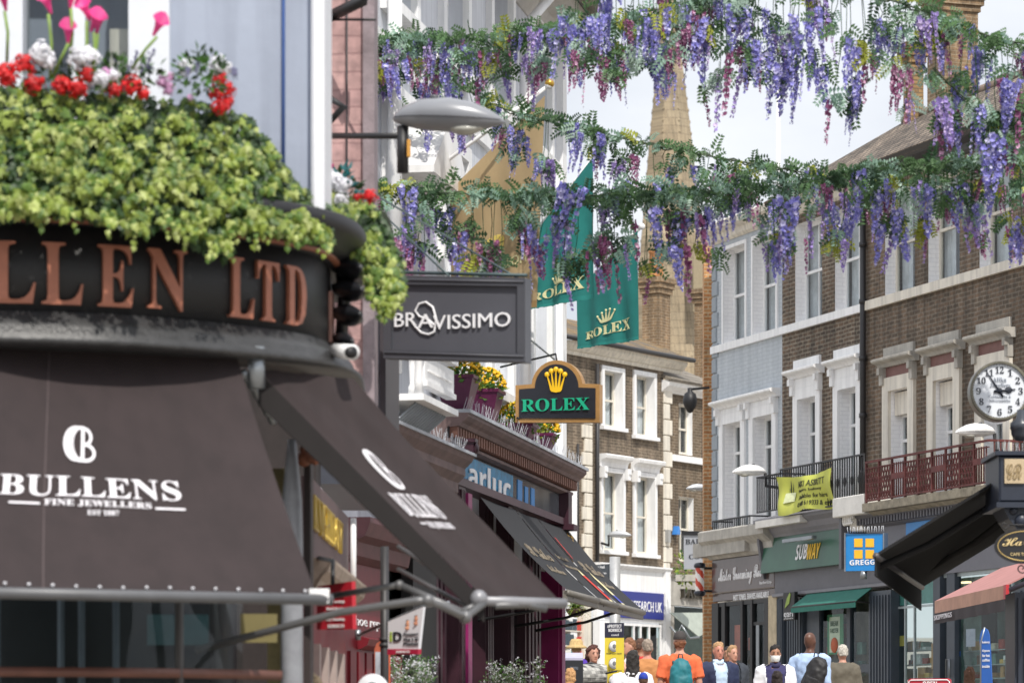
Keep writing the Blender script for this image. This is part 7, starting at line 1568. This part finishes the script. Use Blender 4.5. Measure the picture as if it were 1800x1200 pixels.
    solid(b, "shirt", tm, r_, .0165, 4, .015, 9, lambda c: c.z > 1.487 or (c.y < -.03 and c.z > 1.445 and abs(c.x) < .05))
    if jacket:
        b = MB(); torso(b, .04, w); b.rings([((0, 0, z), (rx*w, 0, 0), (0, ry*w, 0)) for z, rx, ry in ((.78, .215, .165), (.95, .208, .16), (1.1, .2, .15))], 18); arms(b, .034, pose, 1, w)
        solid(b, "jacket", mat("cloth_"+jacket[1:], jacket, .8, var=.1, vscale=9, bump=.15, bscale=60), r_, .018, 4, .016, 8, lambda c: c.z > 1.5 or (c.y < -.02 and abs(c.x) < opened*(.35+.65*(c.z-.8)/.65)+.012))
    if neckc:
        b = MB(); b.rings([((0, .01, z), (r, 0, 0), (0, r, 0)) for z, r in ((1.45, .085), (1.49, .075), (1.525, .072), (1.525, .062), (1.46, .062))], 16); b.build("collar", mat("cloth_"+neckc[1:], neckc, .8), r_)
    if mask:
        b = MB(); b.rings([((0, -.012, z), (rx, 0, 0), (0, ry, 0)) for z, rx, ry in ((1.53, .045, .075), (1.56, .064, .098), (1.6, .07, .108), (1.625, .068, .1))], 18, cap=False)
        solid_ = b.build("face_mask", mat("mask_white", "#e2e2e0", .8, var=.03), r_)
        b = MB(); [b.tube([(s_*.062, -.05, 1.61), (s_*.082, .0, 1.64)], .003, 4) for s_ in (-1, 1)]; b.build("mask_loop", WHITE, r_)
    if glasses:
        b = MB(); [b.tube([(s_*.031+.022*math.cos(t), -.103, 1.65+.016*math.sin(t)) for t in [.5*k for k in range(14)]], .003, 4) for s_ in (-1, 1)]; [b.tube([(s_*.053, -.1, 1.655), (s_*.078, .0, 1.65)], .003, 4) for s_ in (-1, 1)]; b.build("glasses", BLACK, r_)
    if cap:
        b = MB(); b.rings([((0, .01, z), (rx, 0, 0), (0, ry, 0)) for z, rx, ry in ((1.68, .088, .11), (1.71, .088, .11), (1.755, .075, .092), (1.79, .045, .055), (1.8, .006, .006))], 20)
        b.rings([((0, -.1-.07*t, 1.69-.02*t), (.07*(1-.35*t*t), 0, 0), (0, 0, .006)) for t in (0, .3, .7, 1)], 14); b.tube([(.085*math.cos(t), .01+.108*math.sin(t), 1.685) for t in [.2+.1*k for k in range(28)]], .008, 5); b.build("cap", mat("cloth_"+cap[1:], cap, .8, var=.1), r_)
    for o in list(r_.children_recursive):                # head a touch smaller on its neck
        for v in o.data.vertices:
            k = min(1, max(0, (v.co.z-1.5)/.05))
            if k and o.name.split('.')[0] not in ('jacket', 'shirt', 'collar'): f = 1-.09*k; v.co = Vector((v.co.x*f, v.co.y*f, 1.5+(v.co.z-1.5)*f))
    return r_
def rucksack(lab, pr, col, strap, w_=.15, h_=.22, x=0, cz=1.2, ry=.085, tilt=0, y=.2):
    M = mworld(pr); c = M @ Vector((x, y, cz)); r_ = E("backpack", lab, "backpack", c, pr.rotation_euler.z); s_ = pr.scale.x; r_.scale = (s_,)*3
    t_ = Matrix.Rotation(tilt, 4, 'Y')
    b = MB(); b.rings([(t_ @ Vector((0, yy, z)), t_ @ Vector((rx, 0, 0)), (0, rr, 0)) for z, rx, rr, yy in ((-h_, w_*.6, ry*.7, 0), (-h_*.9, w_*.95, ry, .01), (-h_*.3, w_, ry*1.1, .02), (h_*.4, w_*.9, ry, .01), (h_*.85, w_*.65, ry*.75, 0), (h_, w_*.3, ry*.4, -.01))], 20)
    solid(b, "bag", mat("bag_"+col[1:], col, .6, var=.2, vscale=6), r_, .016, 2, .022, 9)
    b = MB(); b.rings([(t_ @ Vector((0, ry*.75, z)), t_ @ Vector((w_*.7, 0, 0)), (0, .045, 0)) for z in (-h_*.8, -h_*.7, -h_*.1, 0)], 14); solid(b, "pocket", mat("bag_"+strap[1:], strap, .6, var=.2), r_, .014, 2, .012, 9)
    b = MB()
    for s_ in (-1, 1): b.tube([t_ @ Vector((s_*w_*.55, -ry*.6, h_*.7)), Vector((s_*.1-x, -.2, .27)), Vector((s_*.11-x, -.33, .2)), Vector((s_*.14-x, -.34, -.02)), Vector((s_*w_*.9, -ry*.8, -h_*.6))], .016, 6)
    b.tube([(-.03, -ry*.4, h_), (-.02, -ry*.4, h_+.05), (.02, -ry*.4, h_+.05), (.03, -ry*.4, h_)], .008, 5); b.build("strap", mat("bag_"+strap[1:], strap, .6), r_); return r_
pi = math.pi
p = person("man in an orange t-shirt and dark cap seen from behind, wearing a teal backpack", 1195, 1108, 43.5, pi, "fair", "#d8683f", "#7a4d34", sleeves="short", hair="cap_fringe", cap="#3a3534", w=1.06)
rucksack("teal drawstring backpack on the man in orange", p, "#176a74", "#0f4650", .145, .23)
person("man in a navy blazer and pale blue open shirt walking towards the camera", 1263, 1126, 44, .25, "rosy", "#b9cfe6", "#a98560", jacket="#232c4a", opened=.085, w=1.06, neckc="#c6d8ea")
person("man with short sandy hair and a dark jacket behind the navy blazer", 1288, 1132, 47, .5, "fair", "#2f3640", "#9b7a58", jacket="#353a42", opened=.05)
person("dark haired person half hidden behind the navy blazer", 1279, 1134, 49.5, -.2, "tan", "#55565a", "#241e1c")
person("woman in a white face mask and open white shirt over a navy polo", 1363, 1131, 43, 0, "tan", "#35335a", "#1d1817", jacket="#dfdfe4", opened=.13, mask=True, hair="short", w=1.0, neckc="#2c2a4c")
p = person("bald man in a pale blue shirt turned away with a black rucksack", 1424, 1107, 43.5, pi-.55, "dark", "#a9bfe0", "#2a1f1a", bald=True, w=1.1)
rucksack("black leather rucksack slung on the man in pale blue", p, "#1f1e20", "#29282b", .15, .24, x=-.16, cz=1.2, tilt=-.35, y=.19)
person("grey haired person in an olive brown coat walking away past the sandwich shop", 1481, 1131, 46.5, pi+.2, "fair", "#5b564a", "#b5b0a6", jacket="#5d574b", opened=0)
person("person in a tan shirt seen from behind near the charity shop", 1138, 1121, 45.5, pi+.1, "rosy", "#b77d4c", "#8d7f72", sleeves="short", w=1.1)
person("person in red half hidden behind the tan shirt", 1127, 1120, 50, 2.2, "tan", "#b3332f", "#51382c")
person("young man in a white t-shirt in profile raising a hand to his chin", 1106, 1119, 48, -1.2, "fair", "#dcdce0", "#7d553c", sleeves="short", pose=AFACE)
p = person("person with long black hair and a white top facing away beside the yellow banner", 1112, 1141, 40, pi, "tan", "#dedde2", "#26221f", hair="long", sleeves="short", H_=1.62)
person("smiling woman with curly brown hair and a dark denim jacket behind the pushchair", 1043, 1131, 44, .35, "fair", "#2a2428", "#4d2a22", jacket="#2f3644", opened=.12, hair="wild", pose=AHOLD, H_=1.68)
p = person("person in a purple top and straw hat facing away by the bookshop", 1013, 1124, 50, pi, "fair", "#4c2f96", "#8c7150", H_=1.7)
ht = E("straw_hat", "pale straw hat on the person in purple", "hat", mworld(p) @ Vector((0, 0, 1.68)))
b = MB(); b.lathe([(.17, -.035), (.13, 0), (.1, .01), (.096, .06), (.07, .1), (.01, .105)], (0, 0, 0), 20, 1, 1.1); b.build("straw", mat("straw_weave", "#b59a6a", .9, var=.25, vscale=40), ht)
person("blonde haired person at the bottom edge below the menu stand", 1003, 1172, 39, pi-.2, "fair", "#d98f7c", "#b58a5c", hair="bob", H_=1.35)
person("child in a royal blue bucket cap near the tan shirt", 1131, 1181, 38, pi, "fair", "#3a4f9c", "#5a4030", cap="#1d3aa0", H_=1.16)
person("dark haired person at the bottom edge in front of the white face mask", 1366, 1177, 36, pi, "tan", "#41404a", "#241a17", hair="bob", H_=1.3)
person("brown haired woman at the bottom edge outside the bakery", 1705, 1170, 40, pi-.3, "fair", "#4a3a38", "#5b3f2e", hair="long", H_=1.4)
person("sandy haired person cut by the bottom edge near the crimson shop", 551, 1182, 18, pi, "fair", "#8d7560", "#b09a7c", hair="bob", H_=1.15)
person("person in a tan top behind the bakery glass, standing for a reflection", 1651, 1150, 62, .4, "fair", "#b3815a", "#4a3526", H_=1.6)  # figure added behind the glass in place of a reflection

# ================================================================ STREET THINGS AMONG THE PEOPLE
yb = E("yellow_banner_stand", "tall yellow safety banner stand with white circles and a dark heading", "banner", Vector((W(1079, 0, 42).x, 42, G(42))))
f_ = Fac(1062, 42, 1097, 41.9)
bz = G(42); qz = lambda py: py
sgn(f_, yb, "panel", [(1062, 1330), (1096, 1330), (1096, 1120), (1063, 1120)], 0, .02, mat("banner_yellow", "#dcc63f", .6, var=.04))
sgn(f_, yb, "heading", [(1063, 1120), (1096, 1120), (1096, 1094), (1063, 1094)], -.002, .022, mat("banner_navy", "#25263a", .6))
txt_px(f_, yb, BOLD("#PROTECT"), PALE, 1068, 1093, 1103, 1097, -.004, .003); txt_px(f_, yb, BOLD("NORWICH"), PALE, 1070, 1093, 1110, 1104, -.004, .003); txt_px(f_, yb, "council", PALE, 1075, 1088, 1117, 1113, -.004, .003)
for k, (cy, wds) in enumerate(((1135, "Wash your hands"), (1165, "Keep your distance"), (1195, "Wear a face covering"))):
    b = MB(); c = f_.w(f_.x(1080), -.004, f_.z(1080, cy)); R_ = 9.5/6000*42; b.rings([(c, (R_, 0, 0), (0, 0, R_)), (c-Vector((0, .003, 0)), (R_, 0, 0), (0, 0, R_))], 28); b.build("white_circle", WHITE, yb, world=True)
    b = MB(); b.tube([c+Vector((R_*math.cos(t), -.003, R_*math.sin(t))) for t in [6.2832*q/28 for q in range(29)]], .003, 4); b.ball(c+Vector((0, -.004, .0)), .022, .003, .03, 10, 5); b.build("pictogram", mat("picto_grey", "#6f7078", .6), yb, world=True)
    txt_px(f_, yb, wds, mat("banner_navy", "#25263a", .6), 1066, 1093, cy+14.5, cy+11.5, -.003, .002)
ps_ = E("pushchair", "pushchair with a white and black patterned hood in front of the curly haired woman", "pushchair", Vector((W(1040, 0, 42).x, 42, G(42))))
c = W(1040, 1188, 42); b = MB()
for k in range(8): a = k/7*2.2-.3; b.rings([(c+Vector((s_*.17, -.16*math.cos(a), .16*math.sin(a)-.02)), (.006, 0, 0), (0, .01, .01)) for s_ in (-1, 1)], 6)
b.rings([(c+Vector((x, 0, 0)), (0, .17*q, 0), (0, 0, .15*q)) for x, q in ((-.19, .86), (-.18, .97), (-.09, 1), (.09, 1), (.18, .97), (.19, .86))], 20); b.build("hood", brick("hood_print", "#d6d6d2", "#2c2c2e", "#9a9a98", bw=.05, bh=.04, ms=.004, dirt=.3), ps_, world=True)
b = MB(); b.tube([c+Vector((-.18, .25, .12)), c+Vector((0, .34, .17)), c+Vector((.18, .25, .12))], .016, 8); [b.tube([c+Vector((s_*.18, .25, .12)), c+Vector((s_*.2, .1, -.2)), Vector((c.x+s_*.24, 41.7, G(42)+.15))], .013, 6) for s_ in (-1, 1)]; b.tube([c+Vector((.1, -.1, .02)), c+Vector((.3, -.25, .06))], .012, 6); b.build("frame", BLACK, ps_, world=True)
b = MB(); b.box(c.x-.18, c.x+.18, 41.75, 42.1, G(42)+.35, c.z-.15); b.build("seat", mat("seat_black", "#232326", .8), ps_, world=True)
for sx, sy in ((-.26, -.3), (.26, -.3), (-.26, .3), (.26, .3)):
    b = MB(); q = Vector((c.x+sx, 42+sy, G(42)+.1)); b.rings([(q+Vector((x, 0, 0)), (0, r, 0), (0, 0, r)) for x, r in ((-.02, .07), (-.02, .1), (.02, .1), (.02, .07))], 16); b.build("wheel", BLACK, ps_, world=True)
ms = E("menu_stand", "black menu stand with a pale top in front of the person in purple", "stand", Vector((W(1007, 0, 41).x, 41, G(41))))
b = MB(); q0, q1 = W(990, 1160, 41), W(1025, 1190, 41); b.bbox(q0.x, q1.x, 41, 41.3, q1.z-.1, q0.z, .01); b.box((q0.x+q1.x)/2-.04, (q0.x+q1.x)/2+.04, 41.1, 41.2, G(41), q1.z-.1); b.box(q0.x, q1.x, 40.95, 41.35, G(41), G(41)+.04); b.build("box", mat("stand_black", "#1e2126", .5), ms, world=True)
b = MB(); b.hexa([(q0.x, 41, q0.z+.002), (q1.x, 41, q0.z+.002), (q1.x, 41.3, q0.z+.002), (q0.x, 41.3, q0.z+.002), (q0.x, 41, q0.z+.03), (q1.x, 41, q0.z+.03), (q1.x, 41.3, q0.z+.1), (q0.x, 41.3, q0.z+.1)]); b.build("top", mat("stand_lilac", "#a6a4b8", .5), ms, world=True)
f_ = Fac(990, 41, 1025, 41); txt_px(f_, ms, "menu", mat("dial_grey", "#7b828e", .6), 1002, 1016, 1176, 1171, -.002, .003)
ff = E("feather_flag", "blue feather flag with white lettering standing outside the bakery", "flag", Vector((W(1733, 0, 44).x, 44, G(44))))
f_ = Fac(1715, 44.1, 1752, 43.9)
sgn(f_, ff, "sail", [(1727, 1340), (1745, 1340), (1744, 1200), (1741, 1140), (1739, 1115), (1736, 1106), (1731, 1103), (1726, 1106), (1723, 1114), (1722, 1128), (1724, 1200)], 0, .012, mat("feather_blue", "#2b5fae", .6, var=.08))
for s_, q in (("bakery", 1131), ("Open", 1146), ("for hot", 1154), ("coffee", 1162), ("inside", 1173)): txt_px(f_, ff, BOLD(s_), PALE, 1727, 1740, q, q-5, -.002, .003)
b = MB(); b.tube([f_.w(f_.x(1724+t*0), -.0, f_.z(1724, q)) for t, q in ((0, 1350), (0, 1130))]+[f_.w(f_.x(1731), 0, f_.z(1731, 1102))], .012, 6); b.box(f_.w(f_.x(1733), 0, 0).x-.2, f_.w(f_.x(1733), 0, 0).x+.2, 43.8, 44.2, G(44), G(44)+.04); b.build("pole", STEEL, ff, world=True)
rb = E("red_a_board", "red pavement sign board whose pale bordered top shows at the bottom edge", "sign", Vector((W(1633, 0, 45).x, 45, G(45))))
f_ = Fac(1595, 45, 1672, 44.8)
sgn(f_, rb, "board", [(1594, 1360), (1673, 1360), (1671, 1194), (1667, 1191.5), (1600, 1192), (1596, 1195)], 0, .05, mat("a_board_red", "#b92f3f", .4)); txt_px(f_, rb, BOLD("OPEN"), PALE, 1622, 1647, 1205, 1196.5, -.002, .004)
b = MB(); P_ = [(1597, 1355), (1598, 1197), (1602, 1194.5), (1665, 1194), (1669, 1197), (1670, 1355)]; b.tube([f_.w(f_.x(a), -.006, f_.z(a, q)) for a, q in P_], .008, 5); b.build("rim", WHITE, rb, world=True)
cs2 = E("bollard", "round topped dark bollard at the bottom right corner outside the bakery", "bollard", Vector((W(1796, 0, 34).x, 34, G(34))))
b = MB(); q = W(1800, 1192, 34); b.lathe([(.1, G(34)), (.09, G(34)+.2), (.08, q.z-.15), (.11, q.z-.12), (.1, q.z-.05), (.06, q.z-.01), (.01, q.z)], (q.x, 34, 0), 18); b.build("post", DN, cs2, world=True)

bpy.data.scenes.remove(TMP)
